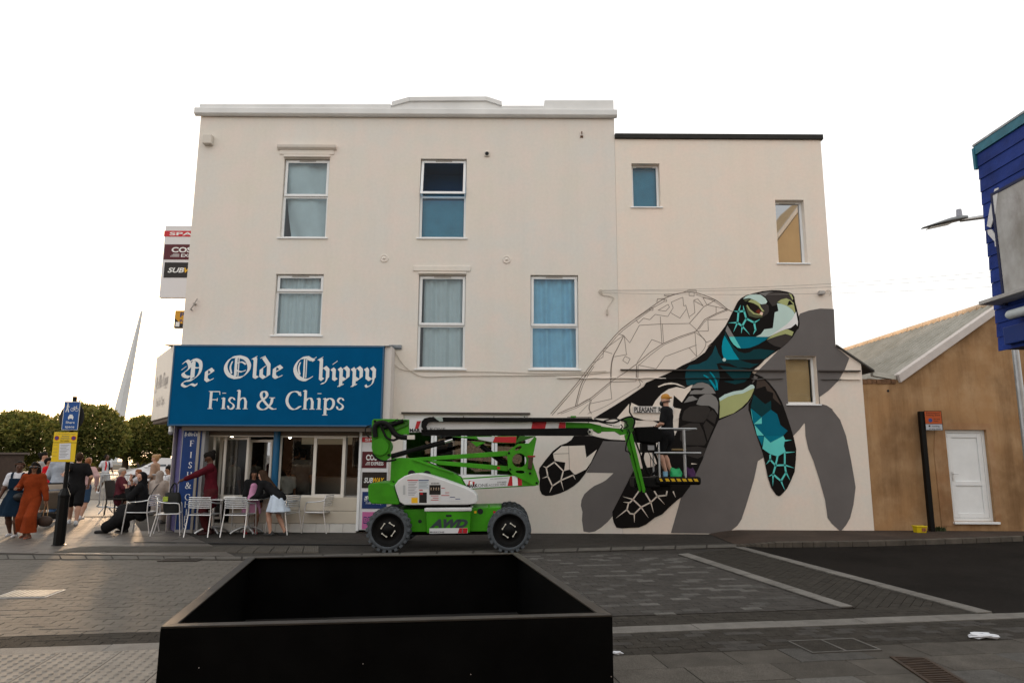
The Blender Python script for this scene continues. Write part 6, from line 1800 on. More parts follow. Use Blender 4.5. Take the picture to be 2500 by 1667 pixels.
# main telescopic boom, swung a little towards the wall
bY = lambda u: 13.12 + (u - 1000) / 530 * 0.75
def PB(x, y, Yo=0.0):
 u, v = nD(x, y)
 return atY(u, v, bY(u) + Yo)
def P4B(x, y, Yo=0.0):
 u, v = n4(x, y)
 return atY(u, v, bY(u) + Yo)
def prb(name, pts, th, m, bev=0.008, off=0.0, key=P4B, parent=None):
 b = MB(); b.prism([key(x, y, off) for x, y in pts], (0, th, 0)); return b.build(name, m, parent or lift, bev=bev)
d4 = lambda x, y: ((nD(x, y)[0] - 860) * 3.92, (nD(x, y)[1] - 980) * 3.92)
e1, e2 = d4(845, 150), d4(700, 225)
boom = prb('main_boom', [(545, 178), (560, 178), d4(410, 152), d4(410, 226), (660, 290), (545, 296)], 0.22, M_LWHT, 0.012)
prb('boom_extension', [d4(400, 152), d4(700, 160), d4(850, 195), d4(852, 285), d4(820, 292), d4(700, 226), d4(400, 226)], 0.16, M_GRN, 0.01, off=0.03)
prb('energy_chain', [(690, 160), (740, 148), (860, 150), d4(730, 100), d4(745, 118), d4(900, 140), d4(890, 152), d4(700, 148), (870, 192), (740, 192), (712, 215), (705, 240), (715, 262), (690, 285), (660, 240), (664, 190)], 0.10, M_BLKS, 0.006, off=-0.09)
prb('chain_tray', [(660, 268), d4(690, 226), d4(740, 310), d4(600, 318), (700, 322), (660, 320)], 0.30, M_BLKS, 0.01, off=-0.03)
prb('chain_bracket', [(782, 152), (862, 145), (868, 190), (835, 190)], 0.02, mat('chain_grey', (0.30, 0.36, 0.33), 0.5), 0.003, off=-0.11)
for x in (772, 1062, 1355, 1648): prb('cable_tie', [(x - 2, 140), (x + 2, 140), (x + 2, 156), (x - 2, 156)], 0.1, M_BLKS, 0, off=-0.09)
bs = prb('boom_sticker', [(548, 182), (660, 182), (664, 290), (548, 294)], 0.003, M_STK, 0, off=-0.006)
prb('sticker_red', [(618, 188), (658, 186), (630, 262), (598, 262)], 0.002, M_STR, 0, off=-0.009, parent=bs)
b = MB(); put_text(b, 'MAR', P4B(548, 290, -0.012), (P4B(660, 290) - P4B(548, 290)).normalized(), EZ, 0.065, 0.20, bold=0.04); b.build('lettering', M_BLK, bs)
b = MB(); put_text(b, 'KONE', P4B(745, 272, -0.012), (P4B(900, 272) - P4B(745, 272)).normalized(), EZ, 0.045, 0.29, bold=0.01); put_text(b, 'www.markoneaccess.co.uk', P4B(1362, 200, -0.012), (P4B(1660, 200) - P4B(1362, 200)).normalized(), EZ, 0.03, 0.55); b.build('lettering', M_GTXT, boom)
for q in ([(1725, 196), (1860, 194), (1845, 262), (1712, 262)], [d4(0, 152), d4(168, 152), d4(150, 226), d4(0, 226)], [d4(335, 152), d4(408, 152), d4(408, 226), d4(320, 226)]):
 prb('boom_red', q, 0.003, M_STR, 0, off=-0.008)
prb('work_light', [(525, 322), (595, 320), (595, 362), (525, 362)], 0.08, mat('box_cream', (0.6, 0.56, 0.5)), 0.006, off=-0.14)
prb('boom_end_pin', [d4(x, y) for x, y in ([(700, 245), (735, 235), (752, 255), (745, 290), (725, 312), (695, 300), (682, 272)])], 0.05, mat('pin_cream', (0.48, 0.47, 0.40), 0.5), 0.008, off=-0.08)
b = MB(); p = PB(705, 272, -0.085); b.cyl(p + Vector((0, -.01, 0)), p, 0.026, n=16); b.build('pin_hole', M_DARK, lift)
# lower side of the boom rest and its struts
pr('boom_rest', [(950, 335), (1578, 330), (1570, 398), (1350, 395), (1200, 362)], TY + 0.05, 0.25, M_GRN, 0.008)
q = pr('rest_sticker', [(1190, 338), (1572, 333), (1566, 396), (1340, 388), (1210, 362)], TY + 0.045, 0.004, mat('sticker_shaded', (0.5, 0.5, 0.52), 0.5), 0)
pr('sticker_red', [(1365, 336), (1572, 334), (1566, 396), (1345, 388)], TY + 0.042, 0.002, M_STR, 0, parent=q)
pr('boom_rest_tip', [(1130, 380), (1280, 390), (1190, 432)], TY + 0.06, 0.2, M_GRN, 0.006)
b = MB(); b.cyl(P4(370, 525, TY + .02), P4(885, 385, TY + .1), 0.048, n=14); cyl_ = b.build('lift_cylinder', M_BLKS, lift)
b = MB(); b.cyl(P4(885, 385, TY + .1), P4(960, 362, TY + .11), 0.03, n=12); b.build('cylinder_rod', M_CHROME, cyl_)
b = MB(); b.cyl(P4(1230, 420, TY + .2), P4(1470, 605, TY + .2), 0.05, n=12); b.build('lift_cylinder', M_BLKS, lift)
b = MB(); b.cyl(P4(300, 250, TY - .12), P4(490, 185, TY - .1), 0.04, n=12); b.build('lift_cylinder', M_BLKS, lift)
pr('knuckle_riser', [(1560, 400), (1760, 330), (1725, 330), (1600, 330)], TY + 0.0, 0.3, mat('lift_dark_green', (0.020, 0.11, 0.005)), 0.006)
# ---- jib
jY = bY(nD(1180, 200)[0])
def PJ(x, y, Y=0.0): return PD(x, y, jY + Y)
def prj(name, pts, th, m, off=0.0, bev=0.008, parent=None):
 b = MB(); b.prism([PJ(x, y, off) for x, y in pts], (0, th, 0)); return b.build(name, m, parent or lift, bev=bev)
prj('jib_link', [(850, 205), (1000, 225), (1075, 232), (1150, 240), (1185, 285), (1170, 300), (1090, 312), (1020, 268), (850, 270)], 0.10, M_GRN)
prj('jib_link', [(850, 205), (1000, 225), (1075, 232), (1150, 240), (1185, 285), (1170, 300), (1090, 312), (1020, 268), (850, 270)], 0.06, M_GRN, off=0.2)
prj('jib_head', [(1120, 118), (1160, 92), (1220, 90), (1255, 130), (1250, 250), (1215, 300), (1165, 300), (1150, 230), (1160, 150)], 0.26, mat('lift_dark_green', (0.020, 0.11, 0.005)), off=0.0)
prj('jib_arm', [(1135, 310), (1175, 300), (1340, 960), (1335, 1010), (1322, 1012)], 0.06, M_GRN, off=0.0)
prj('jib_arm', [(1182, 290), (1232, 290), (1395, 985), (1390, 1025), (1365, 1020)], 0.08, M_GRN, off=-0.05)
prj('jib_arm', [(1230, 300), (1250, 280), (1345, 560), (1405, 800), (1385, 818), (1330, 560)], 0.05, M_BLKS, off=0.12)
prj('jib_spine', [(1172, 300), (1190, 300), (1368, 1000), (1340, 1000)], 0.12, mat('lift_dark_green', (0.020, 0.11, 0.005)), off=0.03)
b = MB(); p0, p1 = PJ(1040, 170, -0.06), PJ(1080, 200, -0.06)
b.box(PJ(998, 0, -.08).x, PJ(1080, 0, -.08).x, jY - .10, jY + .02, PJ(0, 202, -.08).z, PJ(0, 140, -.08).z); b.build('valve_box', M_SILV, lift, bev=0.008)
def hosej(pts, r, off=-0.12):
 b = MB(); b.tube(smooth_path([PJ(x, y, off) for x, y in pts], 6), r, 7); b.build('hose', M_RUBB, lift)
hosej([(760, 120), (880, 150), (1000, 160), (1080, 130), (1160, 95), (1230, 90), (1262, 140), (1240, 230)], 0.018)
hosej([(880, 140), (1000, 110), (1090, 130), (1170, 150)], 0.014)
hosej([(820, 150), (900, 170), (985, 195)], 0.010)
hosej([(1180, 240), (1200, 300), (1165, 400), (1150, 500), (1190, 520), (1210, 560)], 0.014)
hosej([(1090, 180), (1110, 210), (1090, 240), (1120, 270)], 0.012); hosej([(1150, 160), (1180, 200), (1120, 230)], 0.012)
b = MB(); p = PJ(697, 90, -.1); b.tube([p, PJ(695, 130, -.1), PJ(690, 160, -.1)], 0.012, 6); b.ball(PJ(693, 130, -.1), 0.022, 8, 6); b.build('chain_rod', M_CHROME, lift)
b = MB(); b.bar(PJ(430, 92, -.1), PJ(730, 92, -.1), 0.03, 0.012); b.build('chain_guide', M_BLKS, lift)
b = MB(); b.box(PJ(465, 0).x, PJ(530, 0).x, jY - .15, jY - .05, PJ(0, 98).z, PJ(0, 78).z); b.build('chain_clip', M_GRN, lift, bev=0.005)
# ---- basket
KY0, KY1 = jY + 0.10, jY + 0.82
PK = lambda x, y, Y=None: PD(x, y, KY0 if Y is None else Y)
kx0, kx1 = PK(1520, 880).x, PK(2088, 880).x
kz0, kz1 = PK(1800, 940).z, PK(1800, 825).z
b = MB(); b.box(kx0, kx1, KY0, KY1, kz0 + 0.02, kz1); bf = b.build('basket_floor', M_BLKS, lift, bev=0.05, seg=3)
for i in range(7):
 x = kx0 + 0.10 + i * (kx1 - kx0 - .12) / 7
 w = 0.075 if i > 0 else 0.05
 b = MB(); b.prism([(x, KY0 - .004, kz0 + .09), (x + w, KY0 - .004, kz0 + .09), (x + w - .03, KY0 - .004, kz0 + .145), (x - .03, KY0 - .004, kz0 + .145)], (0, .003, 0)); b.build('hazard_stripe', mat('hazard_yellow', (0.55, 0.34, 0.01), 0.5), bf)
b = MB(); b.box(kx0 - 0.42, kx0 + 0.1, KY0 + .05, KY1 - .1, kz0 - .04, kz1 - .02); b.build('basket_mount', M_BLKS, lift, bev=0.03)
b = MB(); b.box(kx0 - 0.05, kx0 + 0.35, KY0 + .2, KY1 - .3, kz0 - .10, kz0); b.build('basket_mount', M_BLKS, lift, bev=0.02)
zt_, zm2 = PK(1800, 233).z, PK(1800, 532).z
rt = 0.019
def rail(pts, r=rt):
 b = MB(); b.tube(pts, r, 10); return b.build('guard_rail', M_STEEL, lift)
rx0, rx1 = PK(1545, 0).x, PK(2010, 0).x
rail([(rx0 - .02, KY0 + .02, zt_), (rx1, KY0 + .02, zt_), (rx1 + .02, KY0 + .05, zt_), (rx1 + .02, KY1 - .05, zt_), (rx1, KY1 - .02, zt_), (rx0, KY1 - .02, zt_)])
rail([(rx0 - .09, KY0 + .0, zm2), (rx1 + .08, KY0 + .0, zm2)])
rail([(rx1 + .06, KY0 + .04, zm2), (rx1 + .06, KY1 - .02, zm2), (rx0, KY1 - .02, zm2)])
for x in (1550, 1868):
 p = PK(x, 0).x
 rail([(p, KY0 + .03, kz1 - .02), (p, KY0 + .03, zt_)], 0.021)
for x in (1560, 1955):
 p = PK(x, 0).x
 rail([(p, KY1 - .03, kz1 - .02), (p, KY1 - .03, zt_)], 0.019)
b = MB(); b.tube([(PK(1800, 0).x, KY1 - .02, zm2 + .07), (PK(1985, 0).x, KY1 - .02, zm2 + .07)], 0.024, 8); b.build('tool_tube', mat('tube_brass', (0.20, 0.14, 0.06), 0.5), lift)
# control console under its black cover
b = MB()
b.prism([PK(1262, 215), PK(1540, 205), PK(1600, 255), PK(1612, 330), PK(1590, 395), PK(1500, 415), PK(1300, 395)], (0, 0.5, 0))
b.build('control_cover', mat('console_cover', (0.006, 0.006, 0.006), 0.85, spec=.05, bump=0.4, bscale=12), lift, bev=0.03, seg=3)
b = MB(); b.box(PK(1350, 0).x, PK(1530, 0).x, KY0 + .1, KY0 + .35, PK(0, 520).z, PK(0, 400).z); b.build('control_post', M_BLKS, lift, bev=0.01)
b = MB(); b.box(PK(1420, 0).x, PK(1500, 0).x, KY0 + .07, KY0 + .12, PK(0, 490).z, PK(0, 430).z); b.build('meter', mat('meter_grey', (0.30, 0.30, 0.31), 0.4), lift, bev=0.006)
for pts in ([(1380, 500), (1360, 600), (1400, 720), (1440, 800)], [(1500, 520), (1540, 620), (1560, 700), (1520, 770), (1470, 800)], [(1430, 520), (1470, 600), (1520, 680)], [(1455, 560), (1460, 660), (1465, 760)]):
 b = MB(); b.tube(smooth_path([PK(x, y, KY0 + .15) for x, y in pts], 5), 0.028 if pts[0][0] in (1380, 1500) else 0.008, 8); b.build('hose', M_RUBB, lift)
BASKET_Z = kz1
BASKET_Y = (KY0 + KY1) / 2
# bags in the basket
def bag(name, u0, u1, v0, Y, m, label, seed):
 rn = random.Random(seed)
 x0, x1 = PK(u0, 0).x, PK(u1, 0).x
 z1 = PK(1700, v0).z
 cx, hw, hh = (x0 + x1) / 2, (x1 - x0) / 2, (z1 - BASKET_Z) / 1.0
 b = MB()
 def fn(u, v):
  a = 2 * math.pi * u
  k = 0.86 + 0.14 * math.sin(a * 3 + seed) * math.sin(v * 5)
  rr = (1 - 0.35 * v ** 3) * k
  return (cx + hw * rr * math.cos(a), Y + 0.11 * rr * math.sin(a) * (1 - 0.6 * v), BASKET_Z + hh * v * (1 + 0.10 * math.sin(a * 2 + seed)))
 b.grid(fn, 28, 8)
 o = b.build(name, m, None, org=(cx, Y, BASKET_Z))
 return tag(o, label, 'bag')
bag('carrier_bag', 1680, 1850, 722, KY0 + .16, mat('green_plastic', (0.01, 0.32, 0.10), 0.35), 'bright green carrier bag on the lift basket floor by the painter', 1)
bag('fabric_bag', 1885, 2010, 715, KY0 + .16, mat('purple_fabric', (0.045, 0.012, 0.06), 0.8), 'purple fabric bag slumped at the right end of the lift basket', 2)
p = PK(1640, 800, KY0 + .10)
b = MB(); b.cyl((p.x, p.y, BASKET_Z), (p.x, p.y, BASKET_Z + .10), 0.05, 0.052, 14); tag(b.build('paint_pot', mat('pale_blue_pot', (0.16, 0.34, 0.48), 0.4), None, org=(p.x, p.y, BASKET_Z)), 'pale blue paint pot left of the green bag in the basket', 'paint pot')
# ================================================================ black planter in the foreground
PZ = 0.75
FL, FR, BR_, BL_ = [atZ(u, v, PZ) for u, v in ((392, 1532), (1495, 1503), (1265, 1350), (607, 1360))]
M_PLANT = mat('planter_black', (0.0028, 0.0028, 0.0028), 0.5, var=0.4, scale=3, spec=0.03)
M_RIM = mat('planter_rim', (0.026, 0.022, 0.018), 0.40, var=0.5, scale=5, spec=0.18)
pl = thing('planter', (FL + FR + BR_ + BL_) / 4 - Vector((0, 0, PZ)), 'large empty black metal planter in the foreground', 'planter')
quad = [FL, FR, BR_, BL_]
cen = sum(quad, Vector()) / 4
def inset(q, d):
 out = []
 for i in range(4):
  a, b, c = q[i - 1], q[i], q[(i + 1) % 4]
  e1, e2 = (b - a).normalized(), (c - b).normalized()
  n1, n2 = Vector((-e1.y, e1.x, 0)), Vector((-e2.y, e2.x, 0))
  if n1.dot(cen - b) < 0: n1, n2 = -n1, -n2
  k = 1 + n1.dot(n2)
  out.append(b + (n1 + n2) * (d / k))
 return out
qi, qw = inset(quad, 0.07), inset(quad, 0.012)
for i, nm in enumerate(('wall', 'wall', 'wall', 'wall')):
 a, b = quad[i], quad[(i + 1) % 4]
 c, d = qw[(i + 1) % 4], qw[i]
 m1 = MB(); m1.prism([(p.x, p.y, -0.02) for p in (a, b, c, d)], (0, 0, PZ - 0.006 + 0.02)); m1.build('wall', M_PLANT, pl)
 e, f = qi[(i + 1) % 4], qi[i]
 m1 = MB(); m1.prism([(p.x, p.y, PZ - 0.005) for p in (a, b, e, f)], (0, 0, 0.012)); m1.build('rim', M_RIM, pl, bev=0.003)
m1 = MB(); m1.poly([(p.x, p.y, 0.20) for p in qw]); m1.build('floor', mat('planter_floor', (0.018, 0.017, 0.016), 0.8, var=0.4, scale=2), pl)
m1 = MB(); rn = random.Random(2)
for i in range(12):
 s, t = rn.random(), rn.random()
 a = FL.lerp(FR, s); m1.ball((a.x, a.y - 0.001, rn.uniform(0.05, PZ - .04)), 0.0035, 6, 4)
tag(m1.build('dust_specks', mat('dust', (0.25, 0.22, 0.2), 0.9), pl), kind='stuff')
# ================================================================ sign post on the left
def plate(parent, c, w, h, rz, m, name='plate', t=0.008):
 Mx = Matrix.Translation(c) @ Matrix.Rotation(rz, 4, 'Z')
 b = MB(); b.box(-w / 2, w / 2, -t, 0, -h / 2, h / 2, Mx)
 return b.build(name, m, parent, bev=0.004), Mx
def ptext(o, Mx, s, x, z, h, w, m, bold=0.0, d=0.010):
 b = MB(); put_text(b, s, Mx @ Vector((x, -d, z)), Mx.to_3x3() @ EX, EZ, h, w, bold=bold); b.build('lettering', m, o)
bp = atZ(143, 1332)
post = thing('sign_post', bp, 'black street sign post with thick base, blue sign and yellow notice at the left', 'sign post')
PYo = bp.y
ztop = atY(180, 968, PYo).z
M_POST = mat('post_black', (0.004, 0.004, 0.004), 0.4, spec=0.15)
m1 = MB(); zb = atY(150, 1212, PYo).z
Mx = Matrix.Translation(bp)
m1.lathe([(0.0, 0.0), (0.125, 0.0), (0.125, 0.02), (0.098, 0.03), (0.098, zb - .01), (0.108, zb), (0.108, zb + .035), (0.06, zb + .14), (0.05, zb + .16), (0.0, zb + .16)], Mx, 8, smooth=False)
m1.build('base', M_POST, post)
m1 = MB(); m1.cyl(bp + Vector((0, 0, zb + .15)), bp + Vector((0, 0, ztop)), 0.038, n=14); m1.build('pole', M_POST, post)
zb1, zb2 = atY(180, 981, PYo).z, atY(178, 1050, PYo).z
bc_ = Vector((atY(181, 1015, PYo).x, PYo - 0.09, (zb1 + zb2) / 2))
M_RDB = mat('road_blue', (0.01, 0.075, 0.27), 0.35)
o, Mx = plate(post, bc_, 0.275, zb1 - zb2, R(14), M_SIGNWHITE, 'blue_sign')
H_ = zb1 - zb2
b = MB(); b.box(-.128, .128, -.0105, -.0085, -H_ / 2 + .010, H_ / 2 - .010, Mx); b.build('sign_face', M_RDB, o)
ptext(o, Mx, 'Share', -.075, -H_ * .27, .045, .15, M_SIGNWHITE, 0.01, .012); ptext(o, Mx, 'space', -.078, -H_ * .42, .045, .155, M_SIGNWHITE, 0.01, .012)
b = MB()   # walking figure, bicycle and car symbols
loc = lambda x, z: Mx @ Vector((x, -.012, z))
def seg(b, pts, w):
 for a, c in zip(pts[:-1], pts[1:]):
  q = stroke([a, c], w); b.add([loc(*p) for p in q], [(0, 1, 2, 3)])
z0 = H_ * .22
b.add([loc(-.07 + .014 * math.cos(t), z0 + .11 + .014 * math.sin(t)) for t in np.linspace(0, 6.28, 11)[:-1]], [tuple(range(10))])
seg(b, [(-.07, z0 + .09), (-.072, z0 + .03)], .030); seg(b, [(-.072, z0 + .04), (-.095, z0 - .05)], .016); seg(b, [(-.070, z0 + .04), (-.048, z0 - .05)], .016); seg(b, [(-.07, z0 + .085), (-.04, z0 + .04)], .010)
for cx in (.015, .085):
 ring = [(cx + .030 * math.cos(t), z0 + .030 * math.sin(t)) for t in np.linspace(0, 6.28, 17)]
 seg(b, ring, .007)
seg(b, [(.015, z0), (.04, z0 + .05), (.08, z0 + .05), (.055, z0), (.015, z0)], .007); seg(b, [(.055, z0), (.036, z0 + .065)], .007); seg(b, [(.085, z0), (.076, z0 + .07), (.09, z0 + .07)], .007)
z1_ = -H_ * .04
b.add([loc(*p) for p in ((-.045, z1_ - .03), (.045, z1_ - .03), (.045, z1_ + .01), (.032, z1_ + .015), (.025, z1_ + .045), (-.025, z1_ + .045), (-.032, z1_ + .015), (-.045, z1_ + .01))], [(0, 1, 2, 3, 4, 5, 6, 7)])
b.add([loc(*p) for p in ((-.04, z1_ - .03), (-.04, z1_ - .05), (-.025, z1_ - .05), (-.025, z1_ - .03))], [(0, 1, 2, 3)]); b.add([loc(*p) for p in ((.04, z1_ - .03), (.04, z1_ - .05), (.025, z1_ - .05), (.025, z1_ - .03))], [(0, 1, 2, 3)])
b.build('symbols', M_SIGNWHITE, o)
dcen = Vector((atY(172, 1018, PYo).x, PYo + 0.04, atY(172, 1018, PYo).z))
m1 = MB(); Md = Matrix.Translation(dcen) @ Matrix.Rotation(R(-10), 4, 'Z') @ Matrix.Rotation(R(90), 4, 'X')
m1.lathe([(0, -.004), (0.27, -.004), (0.275, 0.0), (0.27, .004), (0, .004)], Md, 28, smooth=False); m1.build('round_sign_back', mat('sign_back', (0.012, 0.012, 0.013), 0.5), post)
zy1, zy2 = atY(168, 1055, PYo).z, atY(160, 1127, PYo).z
yc_ = Vector((atY(165, 1090, PYo).x, PYo - 0.09, (zy1 + zy2) / 2)); HY_ = zy1 - zy2
M_NOTY = mat('notice_yellow', (0.72, 0.50, 0.02), 0.4)
o, Mx = plate(post, yc_, 0.42, HY_, R(6), M_NOTY, 'notice')
b = MB(); b.box(-.21, .21, -.0105, -.009, HY_ * .14, HY_ * .155, Mx); b.build('rule', M_BLK, o)
b = MB(); b.box(-.085, .115, -.0125, -.0095, -HY_ * .42, HY_ * .12, Mx @ Matrix.Rotation(R(-3), 4, 'Y')); b.build('paper', mat('notice_paper', (0.62, 0.64, 0.68), 0.6), o)
for x in (-.15, .15):
 b = MB(); b.add([Mx @ Vector((x + .042 * math.cos(t), -.0115, HY_ * .30 + .042 * math.sin(t))) for t in np.linspace(0, 6.28, 21)[:-1]], [tuple(range(20))]); b.build('roundel', M_STR, o)
 b = MB(); b.add([Mx @ Vector((x + .028 * math.cos(t), -.0125, HY_ * .30 + .028 * math.sin(t))) for t in np.linspace(0, 6.28, 21)[:-1]], [tuple(range(20))]); b.build('roundel_centre', mat('roundel_blue', (0.05, 0.05, 0.2), 0.5), o)
ptext(o, Mx, 'Parking', -.06, HY_ * .34, .026, .13, M_GTXT, .02); ptext(o, Mx, 'Suspension', -.08, HY_ * .27, .026, .16, M_GTXT, .02); ptext(o, Mx, 'No Loading', -.08, HY_ * .19, .026, .16, M_BLK, .02); ptext(o, Mx, 'Traffic management notice', -.17, HY_ * .43, .016, .34, M_GTXT)
for i, s in enumerate(('From', 'Until', 'Location', 'Contact')): ptext(o, Mx, s, -.19, HY_ * (.05 - .12 * i), .016, .07, M_GTXT)
b = MB()
for i in range(9): b.box(-.07 + .01 * (i % 2), .09 - .025 * (i % 3), -.0135, -.0128, HY_ * (.06 - .05 * i), HY_ * (.06 - .05 * i) + .007, Mx)
tag(b.build('print_lines', M_GTXT, o), kind='stuff')
# ================================================================ black sign post by the warehouse
bp2 = atZ(2275, 1297, 0.09)
post2 = thing('parking_sign_post', bp2, 'slim black post with orange and white parking sign beside the tan wall', 'sign post')
zt2 = atY(2250, 1004, bp2.y).z
m1 = MB(); m1.cbox((bp2.x, bp2.y, (zt2 + .09) / 2), (0.105, 0.105, zt2 - .09)); m1.build('pole', M_POST, post2, bev=0.008)
pw = atY(2293, 1030, bp2.y).x - atY(2250, 1030, bp2.y).x
c2 = Vector((bp2.x + pw / 2 + .03, bp2.y - .06, (atY(2270, 1003, bp2.y).z + atY(2270, 1051, bp2.y).z) / 2)); h2 = atY(2270, 1003, bp2.y).z - atY(2270, 1051, bp2.y).z
o, Mx = plate(post2, c2, pw, h2, 0, M_POST, 'sign_frame')
b = MB(); b.box(-pw / 2 + .015, pw / 2 - .015, -.0105, -.009, -h2 * .16, h2 / 2 - .012, Mx); b.build('orange_face', mat('sign_orange', (0.42, 0.075, 0.015), 0.5), o)
b = MB(); b.box(-pw / 2 + .015, pw / 2 - .015, -.0105, -.009, -h2 / 2 + .012, -h2 * .18, Mx); b.build('white_face', mat('sign_pale', (0.42, 0.44, 0.48), 0.5), o)
b = MB(); b.add([Mx @ Vector((-pw * .18 + .045 * math.cos(t), -.0125, h2 * .02 + .045 * math.sin(t))) for t in np.linspace(0, 6.28, 21)[:-1]], [tuple(range(20))]); b.build('roundel', mat('roundel_blue2', (0.03, 0.06, 0.22), 0.5), o)
ptext(o, Mx, 'Restricted', -pw * .38, h2 * .36, .032, pw * .76, M_BLK, .01, .0125); ptext(o, Mx, 'Parking Zone', -pw * .40, h2 * .25, .032, pw * .8, M_BLK, .01, .0125); ptext(o, Mx, 'At any', 0.0, h2 * .06, .03, pw * .36, M_BLK, .01, .0125); ptext(o, Mx, 'time', 0.0, -h2 * .05, .03, pw * .26, M_BLK, .01, .0125)
ptext(o, Mx, 'loading', -pw * .12, -h2 * .31, .034, pw * .42, M_BLK, .01, .0125); ptext(o, Mx, 'at any time', -pw * .30, -h2 * .44, .030, pw * .66, M_BLK, .01, .0125)
b = MB(); b.add([Mx @ Vector((-pw * .26 + .022 * math.cos(t), -.0125, -h2 * .27 + .022 * math.sin(t))) for t in np.linspace(0, 6.28, 15)[:-1]], [tuple(range(14))]); b.build('symbol', M_BLK, o)
# yellow tub and weeds
ty = atZ(2246, 1299, 0.095)
tub = thing('yellow_tub', ty, 'yellow plastic food tub lying at the foot of the tan wall', 'tub')
m1 = MB()
w, d, h = 0.115, 0.085, 0.135
vs = [(-w * .85, -d * .85, 0), (w * .85, -d * .85, 0), (w * .85, d * .85, 0), (-w * .85, d * .85, 0), (-w, -d, h), (w, -d, h), (w, d, h), (-w, d, h)]
m1.add([ty + Vector(v) for v in vs], [(0, 3, 2, 1), (0, 1, 5, 4), (1, 2, 6, 5), (2, 3, 7, 6), (3, 0, 4, 7)]); m1.build('body', mat('tub_yellow', (0.62, 0.47, 0.01), 0.35), tub)
m1 = MB(); m1.box(ty.x - w - .012, ty.x + w + .012, ty.y - d - .012, ty.y + d + .012, ty.z + h - .012, ty.z + h + .008); m1.build('lid', mat('tub_yellow', (0.62, 0.47, 0.01)), tub, bev=0.006)
m1 = MB(); m1.box(ty.x + .0, ty.x + .085, ty.y - d - .006, ty.y - d + .004, ty.z + .03, ty.z + .10); m1.build('label', mat('tub_label', (0.28, 0.10, 0.05), 0.5, var=0.8, scale=30), tub)
def weed(u, v, n, r, seed, label):
 rn = random.Random(seed); c = atZ(u, v, 0.095); b = MB()
 for i in range(n):
  a = rn.uniform(0, 6.28); L = rn.uniform(.4, 1) * r; q = c + Vector((rn.uniform(-r, r), rn.uniform(-.04, .04), 0))
  tip = q + Vector((math.cos(a) * L * .6, math.sin(a) * L * .3, L)); s_ = Vector((-math.sin(a), math.cos(a), 0)) * .012
  b.add([q - s_, q + s_, q.lerp(tip, .6) + s_ * 1.5, tip, q.lerp(tip, .6) - s_ * 1.5], [(0, 1, 2, 3, 4)])
 tag(b.build('weed', mat('weed_green', (0.03, 0.045, 0.015), 0.8), None, org=c), label, 'plant')
weed(2296, 1296, 40, .12, 3, 'tuft of dark weeds growing at the foot of the parking sign post'); weed(2342, 1293, 16, .06, 4, 'small weed growing at the wall under the white door')
# ================================================================ blue boarded hoarding at top right
YH0 = 9.0
XH = (atY(2384, 380, YH0).x + atY(2436, 850, YH0).x) / 2
zh0, zh1 = atX(2437, 858, XH).z, atX(2381, 352, XH).z
hb = thing('blue_hoarding', (XH + .5, 6.5, 0), 'raised blue boarded advertising box with a peeling white panel at the top right', 'hoarding')
M_HB = mat('hoarding_blue', (0.018, 0.040, 0.20), 0.55, spec=0.08, var=0.3, scale=3, bump=0.2, randv=0.15)
nb = 15
m1 = MB(); m1.box(XH + .022, XH + 1.1, 3.0, YH0 - .02, zh0 + .02, zh1 - .02); m1.build('core', mat('hoarding_core', (0.012, 0.018, 0.08), 0.6), hb)
for i in range(nb):
 a, b = zh0 + (zh1 - .16 - zh0) * i / nb, zh0 + (zh1 - .16 - zh0) * (i + 1) / nb
 for k, (y0, y1) in enumerate(((6.4, YH0), (3.0, 6.39))):
  m1 = MB(); m1.prism([(XH, y0, a + .004), (XH + .02, y0, a + .004), (XH + .02, y0, b), (XH + .012, y0, b)], (0, y1 - y0, 0)); m1.build('board', M_HB, hb)
m1 = MB(); m1.box(XH - .012, XH + .03, 3.0, YH0 + .02, zh1 - .155, zh1 - .03); m1.build('top_fascia', mat('hoarding_teal', (0.02, 0.14, 0.20), 0.45, var=0.3, scale=5), hb)
m1 = MB(); m1.box(XH - .02, XH + 1.1, 3.0, YH0 + .03, zh1 - .028, zh1); m1.build('capping', mat('hoarding_cap', (0.30, 0.32, 0.34), 0.5, var=0.4, scale=6), hb)
m1 = MB(); m1.box(XH - .02, XH + .03, YH0 + .005, YH0 + .05, zh1 - .36, zh1 - .05); m1.build('corner_strip', mat('hoarding_teal', (0.02, 0.14, 0.20)), hb)
ypn = atX(2439, 600, XH).y
zp1, zp0 = atX(2445, 470, XH).z, atX(2462, 735, XH).z
m1 = MB(); m1.box(XH - .03, XH - .003, 3.2, ypn - .04, zp0, zp1); m1.build('bill_panel', render_mat('peeling_paste', (0.42, 0.42, 0.41), (0.30, 0.29, 0.27), (0.50, 0.50, 0.50), 0.3, 0.5, (0.10, 0.07, 0.05)), hb)
m1 = MB(); m1.box(XH - .04, XH - .002, ypn - .038, ypn, zp0 - .05, zp1 + .04); m1.box(XH - .04, XH - .002, 3.2, ypn - .039, zp1 + .002, zp1 + .04); m1.build('panel_frame', mat('frame_navy', (0.015, 0.02, 0.06), 0.6), hb)
for q in ([(2428, 462), (2437, 458), (2430, 520), (2418, 556), (2409, 552), (2416, 510)], [(2410, 562), (2420, 560), (2436, 582), (2428, 590), (2412, 572)], [(2428, 590), (2436, 588), (2437, 602), (2429, 602)]):
 m1 = MB(); m1.prism([atX(u, v, XH - .035) for u, v in q], (.012, 0, 0)); m1.build('torn_paper', mat('torn_paper', (0.60, 0.60, 0.61), 0.7), hb)
m1 = MB(); sh_ = atX(2440, 742, XH); m1.box(XH - .28, XH - .002, 3.2, sh_.y, sh_.z - .02, sh_.z + .03); m1.build('shelf', mat('shelf_grey', (0.38, 0.37, 0.36), 0.6, var=0.2), hb, bev=0.006)
